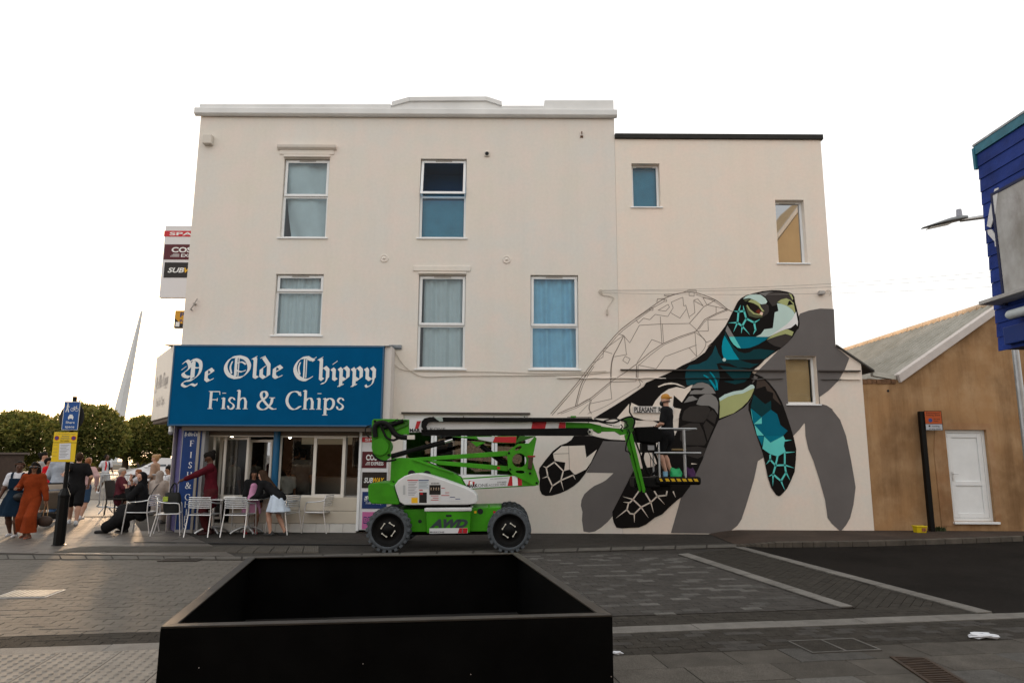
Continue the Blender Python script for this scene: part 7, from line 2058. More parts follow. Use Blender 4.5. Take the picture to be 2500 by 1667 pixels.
ta = atX(2462, 770, XH - .14)
m1 = MB(); m1.tube([(XH - .14, 3.2, ta.z), (XH - .14, ta.y - .03, ta.z), (XH - .14, ta.y, ta.z)], [.06, .06, .045], 14); m1.build('strip_light', mat('strip_light_white', (0.55, 0.60, 0.62), 0.4), hb)
m1 = MB(); m1.box(XH - .08, XH - .002, 3.2, atX(2462, 800, XH).y, zh0 + .05, ta.z - .12); m1.build('lower_box', mat('hoarding_deep_blue', (0.006, 0.028, 0.16), 0.4), hb, bev=0.01)
for y in (4.2, 6.6):
 m1 = MB(); m1.cyl((XH + .75, y, 0), (XH + .75, y, zh0 + .05), 0.08, n=14); m1.build('leg', M_STEEL, hb)
# ================================================================ street lamp
YL = 12.5
lp = thing('street_lamp', (atY(2484, 900, YL).x, YL, 0), 'grey street lamp whose flat head reaches left past the blue hoarding', 'street lamp')
px_l = atY(2484, 900, YL).x
za = atY(2400, 528, YL).z
m1 = MB(); m1.tube([(px_l, YL, 0), (px_l, YL, 1.2), (px_l, YL, za - .05)], [0.085, 0.07, 0.045], 14); m1.build('column', M_STEEL, lp)
m1 = MB(); m1.tube([(px_l, YL, za - .08), (px_l - .06, YL, za), atY(2400, 530, YL), atY(2345, 538, YL)], [.045, .05, .042, .036], 12); m1.build('arm', M_STEEL, lp)
hx0, hx1 = atY(2253, 557, YL), atY(2360, 534, YL)
m1 = MB()
def fn(u, v):
 t = u
 c = hx0.lerp(hx1, t)
 wv = 0.13 * (math.sin(math.pi * min(1, (t * .9 + .06))) ** .5) + 0.01
 hz = 0.015 + 0.055 * min(1, t * 1.7) * (1.0 if t < .85 else 1 - (t - .85) * 3)
 a = 2 * math.pi * v
 z = math.sin(a); z = z * (1.0 if z > 0 else 0.45)
 return (c.x, c.y + wv * math.cos(a), c.z + .02 * t + hz * z)
m1.grid(fn, 20, 16); m1.build('lamp_head', mat('lamp_grey', (0.16, 0.17, 0.18), 0.4, 0.4), lp)
m1 = MB(); a, b = hx0.lerp(hx1, .12), hx0.lerp(hx1, .62); m1.bar(a - Vector((0, 0, .030)), b - Vector((0, 0, .030)), .16, .012); m1.build('lens', mat('lens_pale', (0.5, 0.49, 0.45), 0.3), lp)
sc_ = atY(2342, 524, YL); m1 = MB(); m1.cyl(sc_ - Vector((0, 0, .04)), sc_ + Vector((0, 0, .10)), .055, .045, 14); m1.build('photocell', mat('cell_grey', (0.30, 0.31, 0.36), 0.5), lp)
# ================================================================ aluminium bistro chairs
def make_chair():
 t = thing('bistro_chair', (0, 0, 0), 'x', 'chair', 'aluminium bistro chairs')
 def part(nm, fnn, m=M_SILV):
  b = MB(); fnn(b); return b.build(nm, m, t)
 for s in (-1, 1):
  part('front_leg', lambda b: b.tube(smooth_path([(0.27, s * .265, 0), (0.235, s * .255, .40), (0.215, s * .25, .60), (0.17, s * .255, .655), (0.0, s * .27, .665), (-.12, s * .265, .68), (-.20, s * .235, .70)], 5), .0135, 8))
  part('rear_leg', lambda b: b.tube([(-.29, s * .25, 0), (-.20, s * .235, .44), (-.205, s * .225, .72), (-.235, s * .205, .80)], .0135, 8))
 part('seat_rim', lambda b: b.tube(smooth_path([(.235, -.2, .44), (.235, .2, .44), (.20, .24, .44), (-.18, .225, .435), (-.2, .2, .435), (-.2, -.2, .435), (-.18, -.225, .435), (.20, -.24, .44)], 4, True), .012, 8, closed=True))
 for i in range(8):
  y = -.19 + i * .054
  part('seat_slat', lambda b: b.box(-.19, .225, y - .019, y + .019, .440, .448))
 for i in range(6):
  z = .585 + i * .042
  part('back_slat', lambda b: b.tube([(-.205 - .05 * math.cos(a * math.pi / 2 * 1.0) - (z - .58) * .12, .225 * a, z) for a in np.linspace(-1, 1, 9)], .0125, 6))
 return t
chair_spots = [   # (pixel of the floor centre, heading deg: direction the sitter faces, label)
 ((342, 1301), 185, 'aluminium chair under the seated woman in black'),
 ((408, 1306), 20, 'aluminium chair holding the dark backpack by the blue pillar'),
 ((494, 1309), 88, 'aluminium chair at the left table, its back to the street'),
 ((581, 1309), 88, 'aluminium chair at the right table, its back to the street'),
 ((692, 1303), 160, 'aluminium chair pulled out beside the leaning girl'),
 ((777, 1300), 172, 'aluminium chair standing alone in front of the cream panel'),
]
proto = make_chair()
CH = []
for i, ((u, v), hd, lb) in enumerate(chair_spots):
 c = proto if i == 0 else copy_tree(proto)
 c['label'] = lb
 g = atZ(u, v, 0.0)
 c.location = (g.x, g.y, 0.014)
 c.rotation_euler = (0, 0, R(hd))
 CH.append(c)
# two cafe tables
def make_table():
 t = thing('cafe_table', (0, 0, 0), 'x', 'table', 'square cafe tables')
 b = MB(); b.box(-.34, .34, -.34, .34, .715, .735); b.build('table_top', mat('table_top_steel', (0.60, 0.60, 0.59), 0.25, 0.8, var=0.06, scale=9), t, bev=0.008)
 b = MB(); b.tube([(0, 0, .10), (0, 0, .715)], .036, 14); b.build('pedestal', M_SILV, t)
 for k in range(4):
  a = k * math.pi / 2 + math.pi / 4
  b = MB(); b.tube(smooth_path([(0, 0, .13), (.10 * math.cos(a), .10 * math.sin(a), .13), (.26 * math.cos(a), .26 * math.sin(a), .075), (.36 * math.cos(a), .36 * math.sin(a), .015)], 5), [.03] * 10 + [.022] * 6, 8); b.build('foot', M_SILV, t)
 return t
t0 = make_table()
for i, (u, lb) in enumerate(((516, 'left square cafe table in front of the shop door'), (601, 'right square cafe table beside the leaning girl'))):
 t = t0 if i == 0 else copy_tree(t0)
 t['label'] = lb
 g = atZ(u, 1303)
 t.location = (g.x, g.y, .014)
t = copy_tree(t0); g = atY(425, 1230, 18.6); t.location = (g.x, 18.6, 0); t['label'] = 'cafe table half hidden behind the blue pillar among the seated people'
# paper tray on the table
g = atY(565, 1222, t0.location.y)
m1 = MB(); m1.box(g.x - .14, g.x + .12, g.y - .1, g.y + .1, .752, .80); tag(m1.build('takeaway_box', mat('white_card', (0.62, 0.60, 0.56), 0.6), None, bev=.008, org=(g.x, g.y, .752)), 'white takeaway box lying where the two tables meet', 'box')
# backpack standing on its chair
bc2 = Vector(CH[1].location)
bk = thing('backpack', bc2 + Vector((.02, 0, .45)), 'dark backpack with a lime badge standing on an aluminium chair', 'backpack')
o_ = bc2 + Vector((.06, -.02, .452))
m1 = MB()
def fn(u, v):
 a = 2 * math.pi * u
 k = (1 - .35 * abs(v * 1.7 - .8) ** 3)
 return (o_.x + .17 * k * math.copysign(abs(math.cos(a)) ** .6, math.cos(a)), o_.y + .10 * k * math.copysign(abs(math.sin(a)) ** .6, math.sin(a)), o_.z + .42 * v)
m1.grid(fn, 28, 12); m1.build('bag_body', mat('dark_nylon', (0.012, 0.013, 0.012), 0.7, bump=.3, bscale=20), bk)
m1 = MB(); m1.tube(smooth_path([o_ + Vector((-.06, 0, .40)), o_ + Vector((-.05, 0, .52)), o_ + Vector((0.02, 0, .62)), o_ + Vector((.07, 0, .52)), o_ + Vector((.06, 0, .40))], 5), .016, 8); m1.build('handle', mat('dark_nylon', (0.012, 0.013, 0.012)), bk)
m1 = MB(); m1.box(o_.x - .15, o_.x - .05, o_.y - .115, o_.y - .095, o_.z + .24, o_.z + .34); m1.build('badge', mat('lime_badge', (0.35, 0.45, 0.06), 0.5, var=.5, scale=30), bk)
BAGTOP = o_ + Vector((.02, 0, .62))
# dark rattan chair of the seated lady
g = atZ(287, 1256)
dk = thing('rattan_chair', g, 'dark rattan chair under the lady in the maroon coat', 'chair')
M_RAT = mat('dark_rattan', (0.02, 0.016, 0.013), 0.7, bump=.5, bscale=60)
for sx_, sy_ in ((-.22, -.22), (.22, -.22), (-.22, .22), (.22, .22)):
 m1 = MB(); m1.tube([g + Vector((sx_ * 1.1, sy_ * 1.1, 0)), g + Vector((sx_, sy_, .43))], .02, 8); m1.build('leg', M_RAT, dk)
m1 = MB(); m1.box(g.x - .25, g.x + .25, g.y - .25, g.y + .25, .42, .47); m1.build('seat', M_RAT, dk, bev=.02)
m1 = MB(); m1.prism([g + Vector((-.24, -.24, .47)), g + Vector((-.24, .24, .47)), g + Vector((-.34, .24, .95)), g + Vector((-.34, -.24, .95))], (.035, 0, 0)); m1.build('backrest', M_RAT, dk, bev=.012)
# ================================================================ crowd barrier
ba, bb_ = atZ(240, 1252), atZ(440, 1262)
ba, bb_ = Vector((ba.x, ba.y, 0)), Vector((atY(452, 1250, ba.y - .3).x, ba.y - .3, 0))
br = thing('crowd_barrier', ba, 'galvanised steel crowd barrier behind the seated people', 'barrier')
dx = (bb_ - ba).normalized()
L = (bb_ - ba).length
m1 = MB(); m1.tube(smooth_path([ba + Vector((0, 0, .30)), ba + Vector((0, 0, .95)), ba + dx * .06 + Vector((0, 0, 1.05)), ba + dx * .16 + Vector((0, 0, 1.09)), bb_ - dx * .16 + Vector((0, 0, 1.09)), bb_ + Vector((0, 0, .95)), bb_ + Vector((0, 0, .3)), bb_ - dx * .16 + Vector((0, 0, .17)), ba + dx * .16 + Vector((0, 0, .17))], 5, True), .021, 8, closed=True); m1.build('frame', M_STEEL, br)
n = int(L / .115)
for i in range(1, n):
 p = ba + dx * (L * i / n); m1 = MB(); m1.tube([p + Vector((0, 0, .18)), p + Vector((0, 0, 1.08))], .008, 6); m1.build('bar', M_STEEL, br)
for k in (.22, L - .22):
 p = ba + dx * k; nn = Vector((-dx.y, dx.x, 0))
 m1 = MB()
 m1.tube([p + nn * .30, p + nn * .05 + Vector((0, 0, .2)), p - nn * .05 + Vector((0, 0, .2)), p - nn * .30], .018, 8); m1.build('foot', M_STEEL, br)
# ================================================================ stroller
g = atZ(112, 1288)
stl = thing('stroller', g, 'taupe pushchair being pushed behind the woman in rust', 'pushchair')
M_TAU = mat('taupe_fabric', (0.20, 0.165, 0.13), 0.8, var=.1, scale=4)
hd_s = Vector((-.75, .66, 0)).normalized(); sd_s = Vector((-hd_s.y, hd_s.x, 0))
Q = lambda f, s, z: g + hd_s * f + sd_s * s + Vector((0, 0, z))
for f, s, r_ in ((-.22, .27, .15), (-.22, -.27, .15), (.42, .16, .11), (.42, -.16, .11)):
 m1 = MB()
 Mw = Matrix.Translation(Q(f, s, r_ + .002)) @ Matrix((tuple(hd_s), tuple(Vector((0, 0, 1))), tuple(sd_s))).transposed().to_4x4()
 m1.lathe([(r_ * .8, -.018), (r_, -.014), (r_, .014), (r_ * .8, .018)], Mw, 24); o = m1.build('wheel', M_RUBB, stl)
 m1 = MB(); m1.lathe([(0, -.012), (r_ * .8, -.006), (r_ * .8, .006), (0, .012)], Mw, 16); m1.build('rim', mat('rim_grey', (0.10, 0.10, 0.10), 0.5), o)
for s in (-.25, .25):
 m1 = MB(); m1.tube([Q(.42, s * .65, .12), Q(0.05, s, .48), Q(-.45, s, .98)], .016, 8); m1.build('frame_tube', M_BLKS, stl)
 m1 = MB(); m1.tube([Q(-.22, s * 1.05, .16), Q(.10, s, .50)], .014, 8); m1.build('frame_tube', M_BLKS, stl)
m1 = MB(); m1.tube([Q(-.45, -.25, .98), Q(-.52, -.2, 1.02), Q(-.52, .2, 1.02), Q(-.45, .25, .98)], .018, 8); m1.build('handlebar', M_RUBB, stl)
m1 = MB(); m1.prism([Q(-.12, -.21, .42), Q(.30, -.21, .40), Q(.36, -.21, .50), Q(-.10, -.21, .56), Q(-.34, -.21, .86), Q(-.40, -.21, .82)], sd_s * .42); m1.build('seat', M_TAU, stl, bev=.03)
m1 = MB()
m1.grid(lambda u, v: Q(-.34 + .42 * math.sin(u * 1.5) * 1.0, (v - .5) * .46, .80 + .22 * math.sin(.4 + u * 2.2) - .03 * (2 * v - 1) ** 2), 10, 8); m1.build('hood', M_TAU, stl)
m1 = MB(); m1.prism([Q(-.20, -.18, .20), Q(.22, -.18, .20), Q(.26, -.18, .34), Q(-.24, -.18, .34)], sd_s * .36); m1.build('basket', mat('basket_black', (0.02, 0.018, 0.016), 0.8), stl, bev=.02)
STH = Q(-.52, .12, 1.02)
# ================================================================ far left: pines, mast, cars, promenade
def leaf_mat(name, col, tr=0.35):
 if name in MATS: return MATS[name]
 m = bpy.data.materials.new(name); m.use_nodes = True; nt = m.node_tree
 for n in list(nt.nodes): nt.nodes.remove(n)
 o = nt.nodes.new('ShaderNodeOutputMaterial'); d = nt.nodes.new('ShaderNodeBsdfDiffuse'); t = nt.nodes.new('ShaderNodeBsdfTranslucent'); x = nt.nodes.new('ShaderNodeMixShader')
 d.inputs[0].default_value = (*col, 1); t.inputs[0].default_value = (col[0] * 1.5, col[1] * 1.3, col[2] * .6, 1); x.inputs[0].default_value = tr
 nt.links.new(d.outputs[0], x.inputs[1]); nt.links.new(t.outputs[0], x.inputs[2]); nt.links.new(x.outputs[0], o.inputs[0]); MATS[name] = m
 return m
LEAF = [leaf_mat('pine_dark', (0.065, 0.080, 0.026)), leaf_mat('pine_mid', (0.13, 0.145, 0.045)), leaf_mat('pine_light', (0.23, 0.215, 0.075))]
M_BARK = mat('pine_bark', (0.055, 0.035, 0.022), 0.9, var=.4, scale=6, bump=.5, bscale=12)
def pine(u0, u1, vtop, vbot, Y, utrunk, label, seed, n=2600, tuft=.17):
 rn = random.Random(seed)
 x0, x1 = atY(u0, 1100, Y).x, atY(u1, 1100, Y).x
 zt, zb = atY((u0 + u1) / 2, vtop, Y).z, atY((u0 + u1) / 2, vbot, Y).z
 zb = max(zb, 0.9)
 cx, rx, rz = (x0 + x1) / 2, (x1 - x0) / 2, (zt - zb) / 2
 base = Vector((atY(utrunk, 1140, Y).x, Y, 0))
 t = thing('pine_tree', base, label, 'tree', 'umbrella pines across the road')
 tr = MB(); tr.tube(smooth_path([base, base + Vector((.05, 0, .8)), base + Vector((-.05, .1, 1.6)), Vector((base.x * .7 + cx * .3, Y, zb + rz))], 4), [.30 - .012 * i for i in range(13)], 10)
 for k in range(6):
  a = rn.uniform(0, 6.28); L = rx * rn.uniform(.4, .8)
  s0 = base + Vector((0, 0, rn.uniform(1.2, 2.0)))
  tr.tube(smooth_path([s0, s0 + Vector((math.cos(a) * L * .5, math.sin(a) * L * .4, .5)), Vector((cx + math.cos(a) * L, Y + math.sin(a) * L * .8, zb + rz * 1.2))], 4), [.12 - .01 * i for i in range(9)], 6)
 tr.build('trunk', M_BARK, t)
 lobes = [(Vector((cx, Y, zb + rz * .9)), (rx * .96, rx * .75, rz * 1.0))]
 for k in range(18):
  a = rn.uniform(0, 6.28); rr = rn.uniform(.35, .80)
  c = Vector((cx + math.cos(a) * rx * rr, Y + math.sin(a) * rx * .7 * rr, zb + rz * (.9 + rn.uniform(-.5, .75) * (1 - rr * rr))))
  s = rn.uniform(.22, .40)
  lobes.append((c, (rx * s, rx * s, rz * rn.uniform(.35, .6))))
 cr = MB()
 for i in range(n):
  c, r3 = lobes[0] if rn.random() < .5 else rn.choice(lobes[1:])
  d = Vector((rn.gauss(0, 1), rn.gauss(0, 1), rn.gauss(0, 1))).normalized()
  k = rn.uniform(.55, 1.04) ** .5
  p = c + Vector((d.x * r3[0], d.y * r3[1], d.z * r3[2])) * k
  if p.z < .7: continue
  hgt = (p.z - zb) / (2 * rz)
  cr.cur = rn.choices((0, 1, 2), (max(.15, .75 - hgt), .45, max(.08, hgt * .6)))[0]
  for q in range(4):
   e = (d * .8 + Vector((rn.gauss(0, .7), rn.gauss(0, .7), rn.gauss(.35, .6)))).normalized()
   s = e.cross(Vector((rn.gauss(0, 1), rn.gauss(0, 1), rn.gauss(0, 1)))).normalized()
   L = tuft * rn.uniform(.7, 1.5)
   cr.add([p - s * L * .16, p + s * L * .16, p + e * L + s * L * .20, p + e * L * 1.15, p + e * L - s * L * .20], [(0, 1, 2, 3, 4)])
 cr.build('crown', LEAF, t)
 return t
pine(-60, 150, 1000, 1128, 52, 40, 'broad umbrella pine at the far left edge behind the walkers', 1, 6000)
pine(120, 305, 984, 1130, 50, 200, 'large rounded umbrella pine behind the blue street sign', 2, 6000)
pine(280, 440, 1010, 1122, 58, 304, 'smaller umbrella pine right of the leaning white mast, trunk showing', 3, 5000)
pine(-330, -40, 1000, 1128, 56, -180, 'umbrella pine just outside the left edge, its crown tips in view', 4, 1600)
pine(380, 640, 872, 1124, 60, 500, 'tall umbrella pine hidden behind the corner of the chip shop, added to shade the near street', 5, 2600, .4)  # hidden tree, added to keep the low sun off the near street
# leaning white mast
YM = 95
a, b = atY(291, 1012, YM), atY(346, 760, YM)
d = (b - a)
base = a - d * (a.z / d.z)
mast = thing('leaning_mast', base, 'tall tapering white mast leaning right above the pines', 'mast')
m1 = MB()
side = Vector((1, 0, 0))
for (s0, s1, ww0, ww1, mm) in ((0, 1, 1, 1, 0),):
 W0, W1 = 1.2, .17
 # four-sided blade: a pale front facet and a greyer side facet
 V0 = [base + Vector((-W0, 0, 0)), base + Vector((W0 * .35, -.8, 0)), base + Vector((W0, 0, 0)), base + Vector((0, 1.2, 0))]
 V1 = [b + Vector((-W1, 0, 0)), b + Vector((W1 * .35, -.2, 0)), b + Vector((W1, 0, 0)), b + Vector((0, .25, 0))]
 m1.add(V0 + V1, [(0, 1, 5, 4), (1, 2, 6, 5), (2, 3, 7, 6), (3, 0, 4, 7), (4, 5, 6, 7)])
m1.build('blade', mat('mast_white', (0.55, 0.55, 0.55), 0.5, var=.1, scale=.4), mast)
m1 = MB(); m1.cyl(base - Vector((0, 0, .2)), base + Vector((0, 0, .6)), 2.2, 1.9, 20); m1.build('plinth', mat('plinth_grey', (0.3, 0.29, 0.27), 0.8), mast)
# cars
def car(name, c, hd, body, label, suv=False, L=4.2):
 t = thing(name, c, label, 'car')
 f = Vector((math.cos(hd), math.sin(hd), 0)); s = Vector((-f.y, f.x, 0))
 Q = lambda x, y, z: Vector(c) + f * x + s * y + Vector((0, 0, z))
 k = 1.12 if suv else 1.0
 prof = [(-2.05, .30), (-2.10, .62), (-1.95, .95 * k), (-1.45, 1.02 * k), (-1.2, 1.30 * k), (-.9, 1.44 * k), (.2, 1.46 * k), (.75, 1.20 * k), (1.20, .98 * k), (1.85, .86 * k), (2.08, .66), (2.10, .32)]
 m1 = MB()
 secs = [(-.86, .0), (-.80, 1.0), (.80, 1.0), (.86, .0)]
 n = len(prof)
 vs = []
 for y, top in ((-.86, 0), (-.70, 1), (.70, 1), (.86, 0)):
  for x, z in prof:
   yy = y
   zz = z
   if z > .96 * k: yy = math.copysign(.62 if top else .70, y)
   vs.append(Q(x, yy, zz))
 fs = []
 for j in range(3):
  for i in range(n - 1): fs.append((j * n + i, j * n + i + 1, (j + 1) * n + i + 1, (j + 1) * n + i))
 fs.append(tuple(range(n))); fs.append(tuple(range(3 * n, 4 * n))[::-1])
 m1.add(vs, fs); m1.build('body', body, t, bev=.03)
 gl = mat('car_glass', (0.03, 0.04, 0.05), 0.08, spec=.8)
 for sg in (-1, 1):
  m1 = MB(); m1.prism([Q(-1.15, sg * .72, 1.05 * k), Q(-.15, sg * .72, 1.05 * k), Q(-.15, sg * .66, 1.38 * k), Q(-.85, sg * .66, 1.38 * k)], s * sg * .012); m1.build('side_window', gl, t)
  m1 = MB(); m1.prism([Q(-.08, sg * .72, 1.05 * k), Q(.88, sg * .72, 1.05 * k), Q(.28, sg * .66, 1.38 * k), Q(-.08, sg * .66, 1.38 * k)], s * sg * .012); m1.build('side_window', gl, t)
 m1 = MB(); m1.add([Q(.30, -.58, 1.43 * k), Q(.30, .58, 1.43 * k), Q(1.12, .62, 1.03 * k), Q(1.12, -.62, 1.03 * k)], [(0, 1, 2, 3)]); m1.v = [tuple(Vector(v) + f * .03 + Vector((0, 0, .03))) for v in m1.v]; m1.build('windscreen', mat('windscreen_pale', (0.35, 0.40, 0.42), 0.12, spec=.8), t)
 for x in (-1.30, 1.32):
  for sg in (-1, 1):
   m1 = MB(); p = Q(x, sg * .70, .32); m1.cyl(p, p + s * sg * .18, .32, n=20); o = m1.build('wheel', M_RUBB, t)
   m1 = MB(); p = Q(x, sg * .885, .32); m1.cyl(p, p + s * sg * .006, .20, n=16); m1.build('rim', M_STEEL, o)
 for sg in (-1, 1):
  m1 = MB(); m1.ball(Q(1.98, sg * .62, .70), (.12, .16, .09), 10, 6); m1.build('headlight', mat('lamp_clear', (0.7, 0.7, 0.7), .1), t)
  m1 = MB(); m1.ball(Q(.85, sg * .92, 1.02 * k), (.10, .12, .07), 10, 6); m1.build('wing_mirror', body, t)
 return t
M_CARW = mat('car_white', (0.62, 0.62, 0.63), .25, spec=.5, coat=.5)
car('parked_car', Vector((atY(318, 1180, 37).x + 2.1, 37, 0)), math.pi, M_CARW, 'white parked car seen behind the crowd barrier')
car('parked_car', Vector((atY(402, 1130, 47).x + 2.1, 47, 0)), math.pi, mat('car_dark', (0.03, 0.035, 0.04), .3, coat=.5), 'dark parked car glimpsed between the white car and the pillar', True)
car('parked_car', Vector((-33.5, 80, 0)), 0.2, mat('car_silver', (0.45, 0.45, 0.46), .3, coat=.4), 'silver car far off beneath the pines')
# kiosk at the left edge, benches, low wall, hedge
g = atY(5, 1140, 33)
ki = thing('kiosk', (g.x, 33, 0), 'dark wooden kiosk at the far left edge', 'kiosk')
m1 = MB(); m1.box(g.x - 1.6, g.x + .30, 32.2, 34, 0, 1.62); m1.build('walls', mat('kiosk_wood', (0.045, 0.028, 0.02), .8, var=.3), ki, bev=.02)
m1 = MB(); m1.box(g.x - 1.8, g.x + .42, 32.0, 34.2, 1.622, 1.72); m1.build('roof', mat('kiosk_roof', (0.08, 0.06, 0.05), .8), ki, bev=.02)
m1 = MB(); m1.box(g.x - .9, g.x + .05, 32.18, 32.205, .8, 1.4); m1.build('hatch', M_DARK, ki)
def bench(u, v, label):
 g = atZ(u, v); t = thing('bench', g, label, 'bench', 'wooden benches on the promenade')
 for i in range(3):
  m1 = MB(); m1.box(g.x - .9, g.x + .9, g.y - .22 + i * .16, g.y - .09 + i * .16, .42, .46); m1.build('seat_slat', mat('bench_wood', (0.10, 0.06, 0.035), .8), t)
 for i in range(2):
  m1 = MB(); m1.box(g.x - .9, g.x + .9, g.y + .26, g.y + .30, .55 + i * .17, .67 + i * .17); m1.build('back_slat', mat('bench_wood', (0.10, 0.06, 0.035)), t)
 for s in (-.7, .7):
  m1 = MB(); m1.box(g.x + s - .04, g.x + s + .04, g.y - .2, g.y + .3, 0, .42); m1.build('leg', M_BLKS, t)
bench(232, 1156, 'wooden bench on the promenade left of the walking woman'); bench(60, 1152, 'wooden bench on the promenade behind the two women at the left'); bench(380, 1150, 'wooden bench beyond the white car under the small pine')
m1 = MB(); m1.box(-75, -12, 72, 72.5, 0, .55); tag(m1.build('promenade_wall', mat('wall_stone', (0.30, 0.26, 0.21), .85, var=.3, scale=.5), None, bev=.03), 'low pale stone wall running behind the pines', 'wall')
def shrub(u0, u1, Y, h, label, seed):
 rn = random.Random(seed); x0, x1 = atY(u0, 1130, Y).x, atY(u1, 1130, Y).x
 b = MB()
 for i in range(700):
  p = Vector((rn.uniform(x0, x1), Y + rn.uniform(-.6, .6), h * rn.random() ** .7)); b.cur = rn.randrange(3)
  for q in range(3):
   e = Vector((rn.gauss(0, 1), rn.gauss(0, 1), abs(rn.gauss(.5, .5)))).normalized(); s = e.orthogonal().normalized(); L = rn.uniform(.12, .3)
   b.add([p - s * L * .3, p + s * L * .3, p + e * L], [(0, 1, 2)])
 o = b.build('shrub', LEAF, None, org=((x0 + x1) / 2, Y, 0)); tag(o, label, 'shrub')
shrub(325, 400, 70, 1.1, 'low dark shrub under the small pine behind the white car', 3); shrub(60, 160, 64, .9, 'low shrub behind the women at the left', 4); shrub(215, 262, 66, .9, 'low shrub left of the small pine trunk', 5)
# road across the promenade
sheet('promenade_road', [Vector((-160, 40, 0)), Vector((-6, 26, 0)), Vector((-6, 33, 0)), Vector((-160, 60, 0))], -0.035, mat('far_asphalt', (0.10, 0.085, 0.07), .7, var=.2, scale=.3))
# ================================================================ houses behind the camera, seen only in the window panes
def rear_house(x0, x1, ze, zr, m, label, cols, wz=((1.0, 2.6), (4.0, 5.6))):
 t = thing('terrace_house', ((x0 + x1) / 2, -11, 0), label, 'building')
 b = MB(); ym = -11
 b.prism([(x0, ym, 0), (x1, ym, 0), (x1, ym, ze), ((x0 + x1) / 2 + .8, ym, zr), ((x0 + x1) / 2 - .8, ym, zr), (x0, ym, ze)], (0, -8, 0)); b.build('wall', m, t)
 for i in range(cols):
  for a, c in wz:
   xc = x0 + (x1 - x0) * (i + .5) / cols
   f = MB(); f.box(xc - .6, xc + .6, ym + .002, ym + .06, a, c); o = f.build('window', M_WHITE, t, bev=.01)
   f = MB(); f.box(xc - .52, xc + .52, ym + .061, ym + .066, a + .08, c - .08); f.build('pane', mat('car_glass', (0.03, 0.04, 0.05)), o)
 f = MB(); f.box(x0 - .1, x1 + .1, ym - .3, ym + .12, ze - .02, ze + .12) if zr <= ze else f.prism([(x0 - .2, ym + .1, ze - .1), ((x0 + x1) / 2 - .8, ym + .1, zr), ((x0 + x1) / 2 + .8, ym + .1, zr), (x1 + .2, ym + .1, ze - .1), (x1 + .2, ym + .1, ze + .2), ((x0 + x1) / 2 + .8, ym + .1, zr + .35), ((x0 + x1) / 2 - .8, ym + .1, zr + .35), (x0 - .2, ym + .1, ze + .2)], (0, -.5, 0)); f.build('coping', M_PAR, t)
M_YB = mat('yellow_render', (0.50, 0.40, 0.25), .85, var=.08, scale=1)
rear_house(16.2, 27.0, 14.2, 20.2, M_YB, 'tall yellow rendered gabled house across the street, mirrored in the upper right window', 3, ((1, 2.6), (4, 5.6), (7, 8.6)))
rear_house(-7, 16, 6.6, 6.6, mat('pale_render', (0.5, 0.46, 0.40), .85), 'plain flat-fronted terrace across the street behind the viewer', 4)
rear_house(-22, -7.3, 5.6, 5.6, mat('brick_front', (0.28, 0.16, 0.10), .85, var=.2, scale=5), 'brick flat-fronted terrace across the street behind the viewer', 4)
# ================================================================ people: one continuous body each, grown from a smooth implicit surface
def surface_net(vals, org, h):
 nx, ny, nz = vals.shape
 inside = vals < 0
 c = np.zeros((nx - 1, ny - 1, nz - 1), np.int8)
 for dx in (0, 1):
  for dy in (0, 1):
   for dz in (0, 1):
    c += inside[dx:nx - 1 + dx, dy:ny - 1 + dy, dz:nz - 1 + dz]
 act = np.argwhere((c > 0) & (c < 8))
 if len(act) == 0:
  return [], []
 vid = -np.ones(c.shape, np.int64)
 vid[act[:, 0], act[:, 1], act[:, 2]] = np.arange(len(act))
 corner = np.array([(a, b, d) for a in (0, 1) for b in (0, 1) for d in (0, 1)])
 cv = np.stack([vals[act[:, 0] + o[0], act[:, 1] + o[1], act[:, 2] + o[2]] for o in corner], 1)
 acc = np.zeros((len(act), 3)); cnt = np.zeros(len(act))
 for i in range(8):
  for j in range(i + 1, 8):
   if np.abs(corner[i] - corner[j]).sum() != 1: continue
   a, b = cv[:, i], cv[:, j]
   m = (a < 0) != (b < 0)
   t = np.where(m, a / np.where(a - b == 0, 1, a - b), 0)
   p = corner[i][None] + t[:, None] * (corner[j] - corner[i])[None]
   acc += np.where(m[:, None], p, 0); cnt += m
 V = (act + acc / cnt[:, None]) * h + np.array(org)
 Q = []
 for ax in range(3):
  s = [slice(1, -1)] * 3
  s[ax] = slice(0, -1)
  a = inside[tuple(s)]
  s2 = list(s); s2[ax] = slice(1, None)
  b = inside[tuple(s2)]
  for flip, m in ((False, a & ~b), (True, b & ~a)):
   e = np.argwhere(m)
   if len(e) == 0: continue
   off = np.array([1, 1, 1]); off[ax] = 0
   e = e + off
   o1, o2 = (ax + 1) % 3, (ax + 2) % 3
   def at(d1, d2):
    q = e.copy(); q[:, o1] -= d1; q[:, o2] -= d2
    return vid[q[:, 0], q[:, 1], q[:, 2]]
   q = np.stack([at(1, 1), at(0, 1), at(0, 0), at(1, 0)], 1)
   Q.append(q[:, ::-1] if flip else q)
 return V, np.concatenate(Q)
